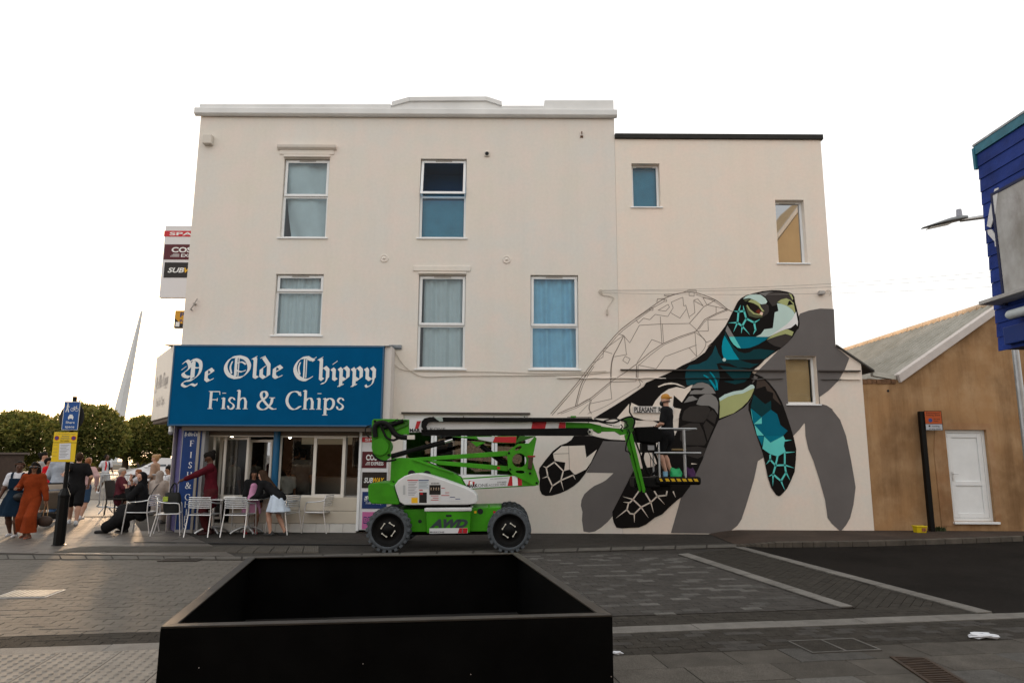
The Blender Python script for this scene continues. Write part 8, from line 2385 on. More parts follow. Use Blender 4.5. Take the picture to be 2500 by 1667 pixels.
def sdf_mesh(prims, h=0.016, k=0.03):
 """prims: (a, b, ra, rb, flatdir or None, flatfactor, k); returns verts, quads"""
 P = [(np.array(p[0]), np.array(p[1]), p[2], p[3], None if p[4] is None else np.array(p[4]), p[5], p[6] if len(p) > 6 else k) for p in prims]
 lo = np.min([np.minimum(a - ra, b - rb) for a, b, ra, rb, *_ in P], 0) - 3 * h - .02
 hi = np.max([np.maximum(a + ra, b + rb) for a, b, ra, rb, *_ in P], 0) + 3 * h + .02
 n = np.ceil((hi - lo) / h).astype(int) + 1
 D = np.full(tuple(n), 0.5)
 for a, b, ra, rb, fd, ff, kk in P:
  m = max(ra, rb) + kk + 2 * h
  i0 = np.maximum(0, np.floor((np.minimum(a, b) - m - lo) / h).astype(int))
  i1 = np.minimum(n, np.ceil((np.maximum(a, b) + m - lo) / h).astype(int) + 1)
  X, Y, Z = [lo[i] + h * np.arange(i0[i], i1[i]) for i in range(3)]
  G = np.stack(np.meshgrid(X, Y, Z, indexing='ij'), -1)
  ab = b - a
  L2 = max(ab @ ab, 1e-9)
  t = np.clip(((G - a) @ ab) / L2, 0, 1)
  v = G - (a + t[..., None] * ab)
  if fd is not None:
   cc = v @ fd
   v = v + (cc * (ff - 1))[..., None] * fd
  d = np.sqrt((v * v).sum(-1)) - (ra + (rb - ra) * t)
  sl = tuple(slice(i0[i], i1[i]) for i in range(3))
  o = D[sl]
  hh = np.clip(0.5 + 0.5 * (o - d) / kk, 0, 1)
  D[sl] = o * (1 - hh) + d * hh - kk * hh * (1 - hh)
 return surface_net(D, lo, h)
def sdf_obj(name, prims, m, parent, h=0.016, k=0.03):
 V, Fq = sdf_mesh(prims, h, k)
 if len(V) == 0: return None
 me = bpy.data.meshes.new(name)
 me.from_pydata(V.tolist(), [], Fq.tolist())
 me.polygons.foreach_set('use_smooth', [True] * len(me.polygons))
 me.materials.append(m)
 return obj(name, me, parent)
SKIN = {'dark': mat('skin_dark', (0.085, 0.038, 0.022), .5), 'brown': mat('skin_brown', (0.19, 0.09, 0.052), .5), 'light': mat('skin_light', (0.48, 0.27, 0.19), .5), 'tan': mat('skin_tan', (0.33, 0.18, 0.11), .5)}
HAIRM = {'black': mat('hair_black', (0.008, 0.006, 0.005), .7, bump=.5, bscale=60, spec=.1), 'brown': mat('hair_brown', (0.04, 0.022, 0.012), .7, spec=.1, bump=.5, bscale=60), 'blond': mat('hair_blond', (0.34, 0.20, 0.09), .5, bump=.5, bscale=60), 'grey': mat('hair_grey', (0.38, 0.34, 0.30), .6, bump=.5, bscale=60), 'ginger': mat('hair_ginger', (0.22, 0.08, 0.025), .5, bump=.5, bscale=60)}
def cloth(name, col): return mat('cloth_' + name, col, .9, var=.18, scale=6, bump=.9, bscale=9, spec=.08)
def ik(a, c, l1, l2, pole):
 """elbow or knee between a and c"""
 d = c - a
 L = min(d.length, (l1 + l2) * .999)
 d.normalize()
 c = a + d * L
 x = (l1 * l1 - l2 * l2 + L * L) / (2 * L)
 r = math.sqrt(max(0, l1 * l1 - x * x))
 p = pole - d * pole.dot(d)
 if p.length < 1e-4: p = d.orthogonal()
 return a + d * x + p.normalized() * r, c
def person(label, pos, face, H=1.68, skin='light', hair=('short', 'brown'), top=None, bottom=None, shoes=(.02, .02, .02), lean=0.0, side=0.0, seat=None, legs=None, arms=None, look=0.0, nod=0.0, build=1.0, dress=None, z0=0.0, h=0.017, cat='person', extra=None, twist=0.0):
 """face: direction faced (degrees from +X); legs: foot targets (forward, left, up); arms: hand targets in metres, or None for hanging"""
 pos = Vector(pos)
 th = R(face)
 f, l, up = Vector((math.cos(th), math.sin(th), 0)), Vector((-math.sin(th), math.cos(th), 0)), Vector((0, 0, 1))
 W = lambda F_, L_, U_: pos + f * F_ + l * L_ + up * (U_ + z0)
 t = thing('person', W(0, 0, 0), label, cat)
 s = H / 1.70
 b_ = build
 # pelvis and spine
 hipz = (seat if seat is not None else 0.89 * s)
 pel = W(0, 0, hipz + (.06 * s if seat is not None else 0))
 la, sa = R(lean), R(side)
 spd = (up * math.cos(la) + f * math.sin(la) + l * math.sin(sa)).normalized()
 fw = (f * math.cos(la) - up * math.sin(la)).normalized()
 tl = R(twist)
 lw = (l * math.cos(tl) + f * math.sin(tl)).normalized()
 fw = (fw * math.cos(tl) - l * math.sin(tl)).normalized()
 waist = pel + spd * .16 * s
 chest = pel + spd * .38 * s
 neck = pel + spd * .545 * s
 nd = R(nod); lk = R(look)
 hdir = (spd * .35 + up * .65).normalized()
 hf = (f * math.cos(tl + 0) - l * math.sin(tl)); hf = (hf * math.cos(lk) + l * math.sin(lk)).normalized()
 hf2 = (hf * math.cos(nd) - up * math.sin(nd)).normalized()
 hup = hf2.cross(Vector((0, 0, 1)).cross(hf2)).normalized()
 if hup.z < 0: hup = -hup
 head = neck + hdir * .155 * s + hf2 * .02 * s
 hl = hup.cross(hf2).normalized()
 # legs
 feet = legs or [(.03, .10, 0), (-.03, -.10, 0)]
 hips, knees, anks, toes = [], [], [], []
 for i, sg in enumerate((1, -1)):
  hip = pel + l * sg * .088 * s - up * .02 * s
  ft = feet[i]
  an = W(ft[0], ft[1], ft[2] + .085 * s)
  kn, an = ik(hip, an, .42 * s, .415 * s, f + l * sg * .1 if seat is None else f * .7 + up)
  td = f if len(ft) < 4 else (f * math.cos(R(ft[3])) + l * math.sin(R(ft[3])))
  tilt = ft[4] if len(ft) > 4 else 0.0
  hips.append(hip); knees.append(kn); anks.append(an)
  toes.append((an - up * .055 * s - td * .055 * s, an - up * (.062 + tilt) * s + td * .15 * s))
 # arms
 sh, el, hd = [], [], []
 for i, sg in enumerate((1, -1)):
  S_ = neck - spd * .055 * s + lw * sg * (.165 * s * (0.94 + .06 * b_))
  tg = arms[i] if arms else None
  if tg is None:
   hand = S_ + Vector((0, 0, -.56 * s)) + lw * sg * .07 * s * b_ + f * .06 * s
   pole = -f + lw * sg * .2
  elif isinstance(tg, Vector):
   hand = tg; pole = -f * .4 - up * .8 + lw * sg * .5
  else:
   hand = W(tg[0], tg[1], tg[2]); pole = -f * .4 - up * .8 + lw * sg * .5
  E_, hand = ik(S_, hand, .29 * s, .265 * s, pole)
  sh.append(S_); el.append(E_); hd.append(hand)
 B = b_
 body = []
 def cap(a, b, ra, rb, fd=None, ff=1.0, k=.03): return (a, b, ra, rb, fd, ff, k)
 tor = [cap(pel - up * .01, waist, .150 * s * B, .128 * s * B, fw, 1.35, .05), cap(waist, chest, .128 * s * B, .150 * s * B, fw, 1.40, .05), cap(chest, neck - spd * .07 * s, .150 * s * B, .105 * s, fw, 1.5, .05),
           cap(sh[0], sh[1], .062 * s, .062 * s, fw, 1.1, .05)]
 body += tor
 body += [cap(neck - spd * .06 * s, head - hup * .06 * s, .058 * s, .052 * s)]
 hc = head
 HEAD = [cap(hc + hup * .028 * s - hf2 * .012 * s, hc + hup * .030 * s + hf2 * .018 * s, .082 * s, .080 * s, hl, 1.12, .02), cap(hc - hup * .055 * s + hf2 * .028 * s, hc - hup * .02 * s + hf2 * .015 * s, .050 * s, .068 * s, hl, 1.12, .03)]
 FACE = [cap(hc + hup * .015 * s + hf2 * .095 * s, hc - hup * .018 * s + hf2 * .108 * s, .009 * s, .015 * s, None, 1, .012), cap(hc - hup * .052 * s + hf2 * .088 * s + hl * .014 * s, hc - hup * .052 * s + hf2 * .088 * s - hl * .014 * s, .009 * s, .009 * s, None, 1, .008),
   cap(hc + hl * .074 * s + hup * .012 * s, hc + hl * .076 * s - hup * .018 * s, .018 * s, .014 * s, hl, 2, .01), cap(hc - hl * .074 * s + hup * .012 * s, hc - hl * .076 * s - hup * .018 * s, .018 * s, .014 * s, hl, 2, .01)]
 body += HEAD + FACE
 for i in (0, 1):
  ha = (hd[i] - el[i]).normalized()
  body += [cap(sh[i], el[i], .052 * s * B, .040 * s * B), cap(el[i], hd[i], .041 * s * B, .027 * s)]
  body += [cap(hd[i], hd[i] + ha * .075 * s, .030 * s, .034 * s, ha.cross(up).normalized() if ha.cross(up).length > .05 else l, 1.7, .015)]
  body += [cap(hips[i], knees[i], .085 * s * B, .056 * s * B, None, 1, .04), cap(knees[i], knees[i].lerp(anks[i], .35), .054 * s * B, .056 * s * B, None, 1, .03), cap(knees[i].lerp(anks[i], .35), anks[i], .056 * s * B, .034 * s, None, 1, .03), cap(toes[i][0], toes[i][1], .034 * s, .030 * s, None, 1, .03)]
 bo = sdf_obj('body', body, SKIN[skin], t, h)
 # fingers, joined to the body's mesh
 fm = MB()
 for i, sg in enumerate((1, -1)):
  ha = (hd[i] - el[i]).normalized()
  sdv = ha.cross(up)
  sdv = sdv.normalized() if sdv.length > .1 else l.copy()
  nv = sdv.cross(ha)
  cur = nv if nv.z < 0 else -nv
  for q, (o_, Lf) in enumerate(((-.027, .062), (-.009, .074), (.009, .070), (.026, .056))):
   a = hd[i] + ha * .085 * s + sdv * o_ * s
   fm.tube([a, a + (ha + cur * .25) * Lf * .5 * s, a + (ha + cur * .55) * Lf * s], [.0095 * s, .0085 * s, .006 * s], 6)
  a = hd[i] + ha * .02 * s + sdv * .03 * s * sg
  fm.tube([a, a + (ha * .6 + sdv * sg * .6) * .045 * s, a + (ha + sdv * sg * .5) * .07 * s], [.012 * s, .010 * s, .007 * s], 6)
 me2 = fm.mesh('fingers', SKIN[skin]); me2.transform(Matrix.Translation(-WORG[t.name]))
 bm = bmesh.new(); bm.from_mesh(bo.data); bm.from_mesh(me2); bm.to_mesh(bo.data); bm.free(); bpy.data.meshes.remove(me2)
 # eyes
 for sg in (1, -1):
  m1 = MB(); m1.ball(hc + hup * .012 * s + hf2 * .088 * s + hl * sg * .031 * s, .009 * s, 8, 6); m1.build('eye', mat('eye_dark_brown', (.012, .008, .006), .2), t)
 # garments
 gr = .016
 if top:
  c, sl = top[0], top[1]
  pr_ = [(a, b, ra + gr, rb + gr * (1 if i < 2 else .6), fd, ff, k) for i, (a, b, ra, rb, fd, ff, k) in enumerate(tor)]
  hem = top[2] if len(top) > 2 else 0.0
  if hem: pr_.append(cap(pel - up * hem, pel, .158 * s * B + gr, .150 * s * B + gr, fw, 1.3, .05))
  if sl > 0:
   for i in (0, 1):
    pr_.append(cap(sh[i], sh[i].lerp(el[i], min(1, sl * 2)), .058 * s * B + gr, .050 * s * B + gr * .9, None, 1, .035))
    if sl > .5: pr_.append(cap(el[i], el[i].lerp(hd[i], (sl - .5) * 2 * .97), .046 * s * B + gr, .036 * s * B + gr * .8, None, 1, .03))
  sdf_obj('top', pr_, c, t, h)
 if bottom:
  c, ln = bottom[0], bottom[1]
  wide = bottom[2] if len(bottom) > 2 else 1.0
  pr_ = [cap(pel - up * .01, pel.lerp(waist, .75), .152 * s * B + gr, .132 * s * B + gr * .5, fw, 1.32, .05)]
  for i in (0, 1):
   k1 = min(1, ln * 2)
   pr_.append(cap(hips[i], hips[i].lerp(knees[i], k1), .092 * s * B + gr, (.092 + (.062 - .092) * k1) * s * B * (1 + (min(wide, 1.3) - 1) * k1) + gr, None, 1, .04))
   if ln > .5:
    k2 = (ln - .5) * 2
    if wide > 1.3:
     wl = MB(); kt, kb = hips[i].lerp(knees[i], .45), knees[i].lerp(anks[i], k2)
     km = knees[i] + f * .01
     def fl(u, v, i=i, kt=kt, kb=kb, km=km):
      an = 2 * math.pi * u
      c0 = kt.lerp(km, v * 2) if v < .5 else km.lerp(kb, v * 2 - 1)
      r0 = (.088 * B + .045 * (wide - 1) * 2.2 * v) * s + .010 * v * math.sin(an * 5 + i * 2) + .006 * math.sin(an * 9 + v * 7)
      return c0 + l * math.cos(an) * r0 + f * math.sin(an) * r0 * .9
     wl.grid(fl, 30, 14); wl.build('trouser_leg', c, t)
     continue
    pr_.append(cap(knees[i], knees[i].lerp(anks[i], k2 * .97), .062 * s * B * wide + gr, .052 * s * B * wide ** 1.6 + gr * .8, None, 1, .035))
  sdf_obj('trousers' if ln > .6 else 'shorts', pr_, c, t, h)
 if dress:
  c, hem, flare = dress[0], dress[1], dress[2]
  pr_ = []
  mid = (knees[0] + knees[1]) / 2
  ank = (anks[0] + anks[1]) / 2
  if seat is None:
   e = Vector((pel.x * .5 + ank.x * .5, pel.y * .5 + ank.y * .5, hem + z0 + pos.z + flare * .5))
   a_ = waist + spd * .05 * s; e.z -= flare * .5
   kd = MB(); rs_ = random.Random(label); ph = rs_.random() * 6
   def fs(u, v):
    an = 2 * math.pi * u
    r0 = (.128 + .04 * min(1, v * 3)) * s * B + gr
    r1 = r0 + (flare - .14) * max(0, v - .2) + .018 * v * math.sin(an * 7 + ph) + .010 * v * math.sin(an * 11)
    c_ = a_.lerp(e, v)
    c_ = c_ + (pel - a_.lerp(e, .3)) * (1 - abs(v - .3) / .7) * .8
    return c_ + l * math.cos(an) * r1 + f * math.sin(an) * r1 * .84
   kd.grid(fs, 40, 12)
   kd.build('skirt', c, t)
  else:
   for i in (0, 1):
    pr_.append(cap(pel, knees[i], .150 * s * B, .105 * s * B, None, 1, .09)); pr_.append(cap(mid, mid * .45 + Vector((ank.x, ank.y, z0 + .16)) * .55, .13 * s, .12 * s, None, 1, .09))
    pr_.append(cap(knees[i], knees[i].lerp(anks[i], hem), .105 * s * B, .095 * s * B + .02, None, 1, .08))
  if pr_: sdf_obj('skirt', pr_, c, t, h)
 if shoes is not None:
  sm_ = mat('shoe_%d_%d_%d' % tuple(int(x * 99) for x in shoes), shoes, .6)
  for i in (0, 1):
   sdf_obj('shoe', [cap(toes[i][0] - up * .004, toes[i][1] - up * .004, .044 * s, .038 * s, None, 1, .02), cap(toes[i][0], toes[i][0] + up * .035 * s, .044 * s, .040 * s, None, 1, .02)], sm_, t, h * .8)
 st, hc_ = hair
 hm = HAIRM[hc_] if isinstance(hc_, str) else hc_
 top_ = hc + hup * .050 * s - hf2 * .028 * s
 HP = [cap(top_, hc + hup * .066 * s + hf2 * .022 * s, .088 * s, .076 * s, hl, 1.06, .02), cap(hc + hup * .01 * s - hf2 * .045 * s, hc - hup * .03 * s - hf2 * .04 * s, .080 * s, .060 * s, hl, 1.0, .02)]
 if st in ('long', 'wavy'):
  for sg in (1, -1):
   HP.append(cap(hc + hl * sg * .07 * s + hup * .02 * s - hf2 * .02 * s, neck + lw * sg * .085 * s + hf2 * .0 - spd * (.02 if st == 'wavy' else .10) * s, .040 * s, .068 * s if st == 'wavy' else .045 * s, None, 1, .03))
  HP.append(cap(hc - hf2 * .05 * s, neck - hf2 * .095 * s - spd * (.03 if st == 'wavy' else .22) * s, .070 * s, .065 * s, None, 1, .03))
 elif st == 'bun':
  HP.append(cap(hc + hup * .075 * s - hf2 * .115 * s, hc + hup * .085 * s - hf2 * .12 * s, .048 * s, .046 * s, None, 1, .01))
 elif st == 'afro':
  HP = [cap(top_ - hf2 * .01, hc + hup * .05 * s - hf2 * .04 * s, .105 * s, .105 * s, None, 1, .02)]
 elif st == 'hijab':
  HP = [cap(hc + hup * .035 * s - hf2 * .022 * s, hc + hup * .03 * s, .096 * s, .088 * s, hl, 1.05, .02), cap(hc - hf2 * .045 * s, neck - hf2 * .03 * s, .085 * s, .090 * s, None, 1, .04), cap(neck + hf2 * .01 * s, neck - spd * .09 * s, .085 * s, .145 * s, fw, 1.3, .04), cap(hc - hup * .085 * s + hf2 * .03 * s, neck + hf2 * .04 * s, .05 * s, .07 * s, None, 1, .03)]
 elif st == 'cap':
  HP = [cap(hc + hup * .070 * s - hf2 * .02 * s, hc + hup * .072 * s + hf2 * .01 * s, .086 * s, .082 * s, hl, 1.06, .02)]
 if st != 'none':
  sdf_obj({'hijab': 'headscarf', 'cap': 'cap'}.get(st, 'hair'), HP, hm, t, h * .8)
 J = dict(hc=hc, hf=hf2, hup=hup, hl=hl, s=s, neck=neck, chest=chest, pel=pel, hd=hd, el=el, sh=sh, f=f, l=l, knees=knees, waist=waist, spd=spd, fw=fw)
 if extra: extra(t, J)
 return t
def strap(t, pts, r, m, name='strap'):
 b = MB(); b.tube(smooth_path(pts, 5), r, 6); b.build(name, m, t)
C_ = cloth
BLACKC = C_('black', (.012, .012, .013)); NAVY = C_('navy', (.008, .020, .038)); WHITEC = C_('white', (.55, .56, .60)); RUST = C_('rust', (.20, .034, .009)); GREYC = C_('grey', (.30, .33, .38)); PINKC = C_('pink', (.45, .30, .30)); DENIM = C_('denim', (.045, .09, .17)); REDC = C_('red', (.52, .012, .02)); PLUM = C_('plum', (.10, .025, .035)); TANC = C_('tan', (.34, .23, .17)); BEIGE = C_('beige', (.34, .29, .26)); MAROON = C_('maroon', (.078, .008, .014)); PINKD = C_('pink_dress', (.50, .24, .38)); PALEB = C_('pale_blue', (.50, .58, .68)); CHAR = C_('charcoal', (.06, .06, .062)); LGREY = C_('light_grey', (.30, .31, .32))
# --- two women walking at the left
def ex_navy(t, J):
 b = MB(); c = J['pel'] + J['f'] * .20 + J['l'] * .12 + Vector((0, 0, .02)); b.ball(c, (.13, .07, .09), 14, 8); b.build('crossbody_bag', mat('bag_black', (.012, .012, .014), .4), t)
 for sg in (1, -1):
  strap(t, [J['chest'] + J['f'] * .135 + J['l'] * sg * .085, J['neck'] + J['f'] * .07 + J['l'] * sg * .095 + Vector((0, 0, .0)), J['neck'] - J['f'] * .07 + J['l'] * sg * .09, J['chest'] - J['f'] * .13 + J['l'] * sg * .08], .022, NAVY, 'dungaree_strap')
 b = MB(); p = J['chest'] + J['f'] * .11; b.prism([p + J['l'] * .13 + Vector((0, 0, -.16)), p - J['l'] * .13 + Vector((0, 0, -.16)), p - J['l'] * .12 + Vector((0, 0, .06)), p + J['l'] * .12 + Vector((0, 0, .06))], J['f'] * .05); b.build('bib', NAVY, t, bev=.02)
 b = MB(); h_ = J['hc'] + J['hup'] * .055 - J['hf'] * .01; b.tube([h_ + (J['hl'] * math.cos(a) * .083 + (J['hf'] * .8 + J['hup'] * .25) * math.sin(a) * .095) for a in np.linspace(0, 2 * math.pi, 17)[:-1]], .012, 6, closed=True); b.build('headband', C_('headband', (.10, .05, .03)), t)
person('woman in navy dungaree dress and white tee at the left edge', atZ(28, 1309), -72, 1.50, 'dark', ('afro', 'black'), (WHITEC, .32), None, (.55, .55, .58), legs=[(.10, .09, 0), (-.16, -.09, .0)], arms=[None, (.14, -.27, .74)], build=1.18, dress=(NAVY, .42, .31), extra=ex_navy, look=15)
def ex_rust(t, J):
 for sg in (1, -1):
  b = MB(); b.ball(J['hc'] + J['hup'] * .014 + J['hf'] * .092 + J['hl'] * sg * .036, (.034, .022, .026), 12, 8); b.build('sunglass_lens', mat('lens_black', (.006, .005, .005), .15, spec=.6), t)
 strap(t, [J['hc'] + J['hl'] * .085 + J['hup'] * .014, J['hc'] + J['hl'] * .06 + J['hup'] * .014 + J['hf'] * .098, J['hc'] - J['hl'] * .06 + J['hup'] * .014 + J['hf'] * .098, J['hc'] - J['hl'] * .085 + J['hup'] * .014], .007, mat('lens_black', (.006, .005, .005)), 'sunglass_frame')
 p = J['hd'][0]
 strap(t, [p, p + Vector((-.02, 0, -.18)), p + Vector((-.03, 0, -.34))], .010, mat('bag_cord', (.30, .18, .09), .7), 'bag_handle'); strap(t, [p + Vector((.02, 0, 0)), p + Vector((.05, 0, -.18)), p + Vector((.06, 0, -.34))], .010, mat('bag_cord', (.30, .18, .09), .7), 'bag_handle')
 b = MB(); b.ball(p + Vector((.02, 0, -.42)), (.16, .07, .11), 14, 8); b.build('tote_bag', mat('tote_brown', (.04, .025, .018), .7), t)
person('woman in rust jumpsuit with sunglasses and long dark hair', atZ(66, 1313), -78, 1.50, 'brown', ('wavy', 'black'), (RUST, .98, .10), (RUST, .93, 1.6), (.20, .06, .03), legs=[(.16, .08, 0), (-.10, -.10, .0)], arms=[(.05, .30, .72), (.17, -.22, 1.0)], build=1.14, extra=ex_rust, look=8)
# --- the family with the pushchair
def ex_shoeman(t, J): pass
person('man in black tee and shorts striding left with the pushchair', atZ(176, 1280), 118, 1.70, 'light', ('short', 'brown'), (BLACKC, .36, .06), (BLACKC, .47, 1.25), (.62, .64, .68), legs=[(.30, .08, 0), (-.34, -.10, .02, 0, .02)], arms=[STH + Vector((.10, -.05, 0)), (.18, -.25, .95)], build=1.12, lean=6)
person('man in light grey sweatshirt seen from behind the yellow notice', atY(143, 1250, 18.0) * Vector((1, 1, 0)) if False else Vector((atY(141, 1200, 17.9).x, 17.9, 0)), 112, 1.76, 'light', ('short', 'brown'), (GREYC, .97, .05), (DENIM, .96, 1.05), (.5, .5, .52), legs=[(.14, .09, 0), (-.12, -.09, 0)], arms=[(.30, .18, .98), None], build=1.15, lean=10)
def ex_strap(m=None):
 def f(t, J):
  strap(t, [J['neck'] + J['l'] * -.10 + J['f'] * .0, J['chest'] - J['f'] * .145 - J['l'] * .02, J['pel'] - J['f'] * .16 + J['l'] * .15], .010, m or mat('bag_black', (.012, .012, .014)))
 return f
person('woman in pale pink jacket and denim shorts walking away', Vector((atY(203, 1200, 18.6).x, 18.6, 0)), 100, 1.58, 'light', ('short', 'ginger'), (PINKC, .96, .02), (DENIM, .42, 1.2), (.62, .62, .64), legs=[(.14, .09, 0), (-.20, -.09, 0)], arms=[(.20, .16, .95), (.02, -.30, .85)], build=1.08, lean=14, extra=ex_strap())
person('child in red tee beyond the woman in rust', Vector((atY(108, 1200, 19.8).x, 19.8, 0)), 20, 1.55, 'tan', ('short', 'black'), (REDC, .36), (BLACKC, .47, 1.2), (.1, .1, .1), h=.02)
person('woman with dark tied hair walking beyond the child in red', Vector((atY(95, 1200, 20.6).x, 20.6, 0)), 15, 1.70, 'light', ('bun', 'black'), (LGREY, .4), (DENIM, .96), (.2, .2, .2), h=.02)
def ex_jacket(t, J):
 for sg in (1, -1):
  strap(t, [J['neck'] + J['f'] * .05 + J['l'] * sg * .06, J['chest'] + J['f'] * .13 + J['l'] * sg * .07, J['waist'] + J['f'] * .12 + J['l'] * sg * .09], .028, REDC if sg < 0 else NAVY, 'jacket_edge')
person('woman in navy and red jacket walking right on the promenade', Vector((atZ(252, 1206).x, atZ(252, 1206).y, 0)), -30, 1.62, 'dark', ('afro', 'black'), (WHITEC, .3), (LGREY, .34, 1.15), (.6, .6, .6), legs=[(.22, .08, 0), (-.26, -.08, .04)], arms=[(.2, .2, .9), (-.12, -.28, .82)], h=.022, extra=ex_jacket)
# --- seated group by the barrier
person('grey-haired lady in maroon coat seated at the barrier', atZ(287, 1256) + Vector((0, 0, 0)), 20, 1.60, 'light', ('short', 'grey'), (PLUM, .97, .10), (BLACKC, .97), (.03, .03, .03), seat=.46, legs=[(.42, .1, 0), (.40, -.1, 0)], arms=[(.38, .12, .82), (.36, -.10, .80)], build=1.15, h=.019)
person('ginger boy drinking from a white cup', Vector((atY(335, 1200, 20.2).x, 20.2, 0)), 195, 1.40, 'light', ('short', 'ginger'), (WHITEC, .4), (BLACKC, .5), (.3, .3, .3), seat=.52, legs=[(.36, .08, 0), (.34, -.08, 0)], arms=[(.20, .05, 1.02), (.20, -.05, 1.02)], h=.019)
p = Vector((atY(318, 1172, 19.9).x, 19.9, 0))
b = MB(); q = atY(316, 1178, 19.9); b.cyl(q - Vector((0, 0, .06)), q + Vector((0, 0, .06)), .035, .045, 14); tag(b.build('paper_cup', mat('cup_white', (.65, .65, .66), .5), None, org=q), 'white paper cup held up by the ginger boy', 'cup')
person('woman with blond bun and tan top standing by the tables', Vector((atY(374, 1200, 20.4).x, 20.4, 0)), 190, 1.66, 'light', ('bun', 'blond'), (TANC, .80, .05), (TANC, .97, 1.3), (.3, .25, .2), arms=[(.22, .10, 1.0), None], build=1.06, nod=8, h=.019)
def ex_k(t, J):
 strap(t, [J['neck'] + J['l'] * -.11 - J['f'] * .03, J['chest'] - J['f'] * .15, J['pel'] - J['f'] * .16 + J['l'] * .16], .009, mat('bag_black', (.012, .012, .014)))
person('person in beige headscarf and top seated with back to the street', Vector((atY(385, 1225, 17.2).x, 17.2, 0)), 82, 1.60, 'tan', ('hijab', BEIGE), (BEIGE, .97, .08), (BEIGE, .97, 1.2), (.1, .1, .1), seat=.46, legs=[(.40, .1, 0), (.38, -.1, 0)], arms=[(.34, .16, .80), (.34, -.16, .80)], build=1.15, extra=ex_k, h=.018)
person('dark-haired man seated beside the blue pillar', Vector((atY(410, 1200, 20.0).x, 20.0, 0)), 200, 1.72, 'tan', ('short', 'black'), (WHITEC, .4), (BLACKC, .97), (.1, .1, .1), seat=.46, legs=[(.4, .1, 0), (.4, -.1, 0)], arms=[(.3, .1, .9), (.3, -.1, .9)], h=.02)
# --- woman in black on the aluminium chair, hand to her face
g = Vector(CH[0].location)
def ex_l(t, J): pass
person('woman in long black robe and headscarf seated, hand to her cheek', Vector((g.x, g.y, 0)) + Vector((-.02, 0, 0)), 192, 1.64, 'light', ('hijab', BLACKC), (BLACKC, .93, .08), None, (.012, .012, .012), seat=.455, legs=[(.74, .02, 0), (.36, -.16, 0)], arms=[(.30, .10, .95), (.24, -.04, 1.02)], build=1.12, dress=(BLACKC, .80, .2), look=62, nod=10, lean=4)
# --- at the tables
b_ = BAGTOP
def ex_pk(t, J): pass
person('woman in maroon cardigan reaching for the backpack', Vector((atY(512, 1250, 15.25).x, 15.25, 0)), 205, 1.74, 'dark', ('bun', 'black'), (MAROON, .95, .22), (C_('dark_red', (.06, .012, .014)), .97, 1.1), (.05, .02, .02), arms=[b_ + Vector((.03, 0, .0)), None], lean=6, build=1.06, look=4, nod=28)
person('girl in pink dress standing behind the right table', Vector((atY(616, 1220, 15.42).x, 15.42, 0)), -60, 1.34, 'brown', ('long', 'black'), (BLACKC, .95), None, (.4, .02, .04), arms=[None, None], dress=(PINKD, .42, .20), h=.015, extra=lambda t, J: sdf_obj('dress_front', [(J['chest'] + J['f'] * .055, J['pel'] + J['f'] * .06, .085, .10, J['fw'], 1.4, .03)], PINKD, t, .015))
g6 = atZ(676, 1306)
person('girl with long dark hair bending over in black jacket and pale skirt', Vector((g6.x, g6.y, 0)), 168, 1.52, 'light', ('long', 'brown'), (BLACKC, .96, .03), None, (.03, .03, .03), lean=50, legs=[(.10, .10, 0), (-.12, -.10, 0)], arms=[(.60, .12, .74), (.58, -.10, .76)], dress=(PALEB, .50, .27), look=0, nod=4, h=.015, extra=lambda t, J: [sdf_obj('sock', [(J['knees'][i].lerp(Vector((J['knees'][i].x, J['knees'][i].y, .12)), .55), Vector((J['knees'][i].x * .5 + J['knees'][i].x * .5, J['knees'][i].y, .16)), .035, .038, None, 1, .01)], WHITEC, t, .012) for i in ()] and None)
# --- inside the shop
person('woman in black raising an arm inside the shop door', Vector((atY(648, 1150, 16.55).x, 16.55, .02)), 150, 1.66, 'light', ('long', 'black'), (BLACKC, .95), (DENIM, .97), (.1, .1, .1), arms=[(.10, .05, 1.62), None], h=.02)
person('man in grey tee and shorts at the shop counter', Vector((atY(738, 1150, 17.6).x, 17.6, .02)), 95, 1.80, 'tan', ('short', 'black'), (C_('dim_grey', (.16, .15, .14)), .38, .05), (C_('dim_grey', (.16, .15, .14)), .47, 1.2), (.1, .1, .1), build=1.08, h=.02)
person('boy in white tee waiting inside the shop', Vector((atY(704, 1150, 16.9).x, 16.9, .02)), 110, 1.34, 'brown', ('short', 'black'), (C_('off_white', (.42, .42, .40)), .4), (BLACKC, .5, 1.1), (.1, .1, .1), h=.019)
person('man in pale shirt seen through the open shop door', Vector((atY(566, 1150, 17.4).x, 17.4, .02)), 80, 1.60, 'light', ('short', 'brown'), (C_('off_white', (.42, .42, .40)), .4), (CHAR, .97), (.1, .1, .1), h=.02)
person('tall person in black behind the man at the counter', Vector((atY(722, 1150, 18.3).x, 18.3, .02)), 60, 1.84, 'tan', ('short', 'black'), (BLACKC, .5), (BLACKC, .97), (.1, .1, .1), h=.022)
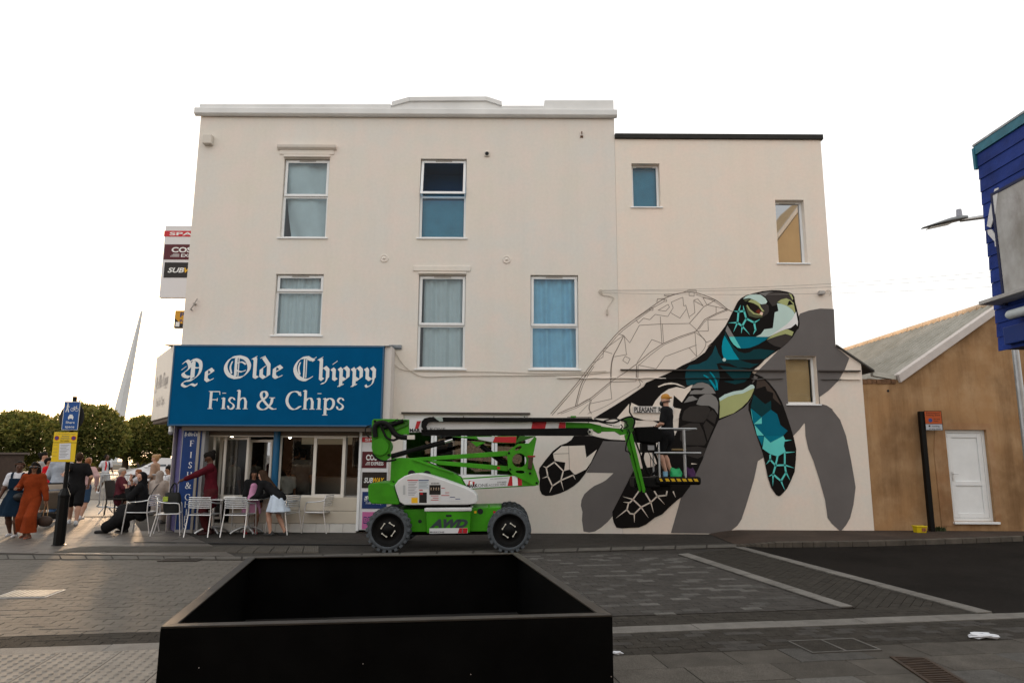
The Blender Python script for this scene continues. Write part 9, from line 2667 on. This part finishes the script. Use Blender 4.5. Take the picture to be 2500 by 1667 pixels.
# --- far promenade walkers
for u, Y, H_, tp, fc, lb in ((262, 62, 1.7, (C_('orange', (.5, .14, .02)), .4), 0, 'tiny far walker in orange near the small pine'), (45, 60, 1.7, (WHITEC, .4), 90, 'tiny far walker in white beneath the left pine'), (352, 66, 1.72, (REDC, .4), 180, 'tiny far walker in red beyond the white car'), (335, 68, 1.68, (C_('teal', (.05, .22, .24)), .4), 30, 'tiny far walker in teal beyond the white car'), (226, 58, 1.65, (PALEB, .4), 60, 'tiny far walker in pale blue left of the small pine'), (20, 58, 1.7, (CHAR, .4), 0, 'tiny far walker in charcoal at the left edge')):
 person(lb, Vector((atY(u, 1130, Y).x, Y, 0)), fc, H_, 'light', ('short', 'brown'), tp, (CHAR, .97), (.1, .1, .1), h=.035)
# --- the mural painter in the lift basket
def ex_art(t, J):
 b = MB(); p = J['hc'] - J['hf'] * .10 + J['hup'] * .055; b.ball(p, (.055, .055, .018), 12, 6, Matrix.Rotation(0, 3, 'Z')); b.build('cap_peak', mat('cap_orange', (.42, .19, .03), .8), t)
 b = MB(); p = J['hc'] - J['hup'] * .045 + J['hf'] * .075; b.ball(p, .062, 12, 8); b.build('respirator', mat('mask_black', (.012, .012, .013), .5), t)
 strap(t, [J['hc'] - J['hup'] * .03 + J['hf'] * .06 + J['hl'] * .07, J['hc'] - J['hup'] * .02 - J['hf'] * .04 + J['hl'] * .088, J['hc'] - J['hup'] * .02 - J['hf'] * .09, J['hc'] - J['hup'] * .02 - J['hf'] * .04 - J['hl'] * .088, J['hc'] - J['hup'] * .03 + J['hf'] * .06 - J['hl'] * .07], .010, mat('mask_black', (.012, .012, .013)), 'mask_strap')
 for i in (0, 1):
  a, c = J['el'][i], J['hd'][i]
  rn = random.Random(i)
  b = MB()
  for q in range(10):
   k = rn.uniform(.1, .9); p = a.lerp(c, k); an = rn.uniform(0, 6.28); u_ = Vector((math.cos(an), -abs(math.sin(an)), .5)).normalized() * .036
   b.ball(p + u_, (.016, .010, .014), 6, 4)
  tag(b.build('arm_tattoo', mat('tattoo_ink', (.05, .05, .055), .6), t), kind='stuff')
  b = MB(); k = J['knees'][i] - Vector((0, 0, .16))
  for q in range(3): b.ball(k + Vector((.02 * math.cos(q * 2), -.047, .03 * math.sin(q * 2))), (.014, .008, .02), 6, 4)
  tag(b.build('leg_tattoo', mat('tattoo_ink', (.05, .05, .055)), t), kind='stuff')
pax = atY(1631, 1100, BASKET_Y + .05)
person('mural painter in black with orange cap and respirator in the lift basket', Vector((pax.x, BASKET_Y + .05, BASKET_Z)), 150, 1.66, 'light', ('cap', mat('cap_orange', (.42, .19, .03), .8)), (BLACKC, .40, .06), (BLACKC, .44, 1.25), (.02, .02, .02), arms=[(.26, .10, .98), (.22, -.16, .95)], legs=[(.02, .11, 0), (-.02, -.11, 0)], nod=6, h=.014, build=1.06, extra=ex_art)
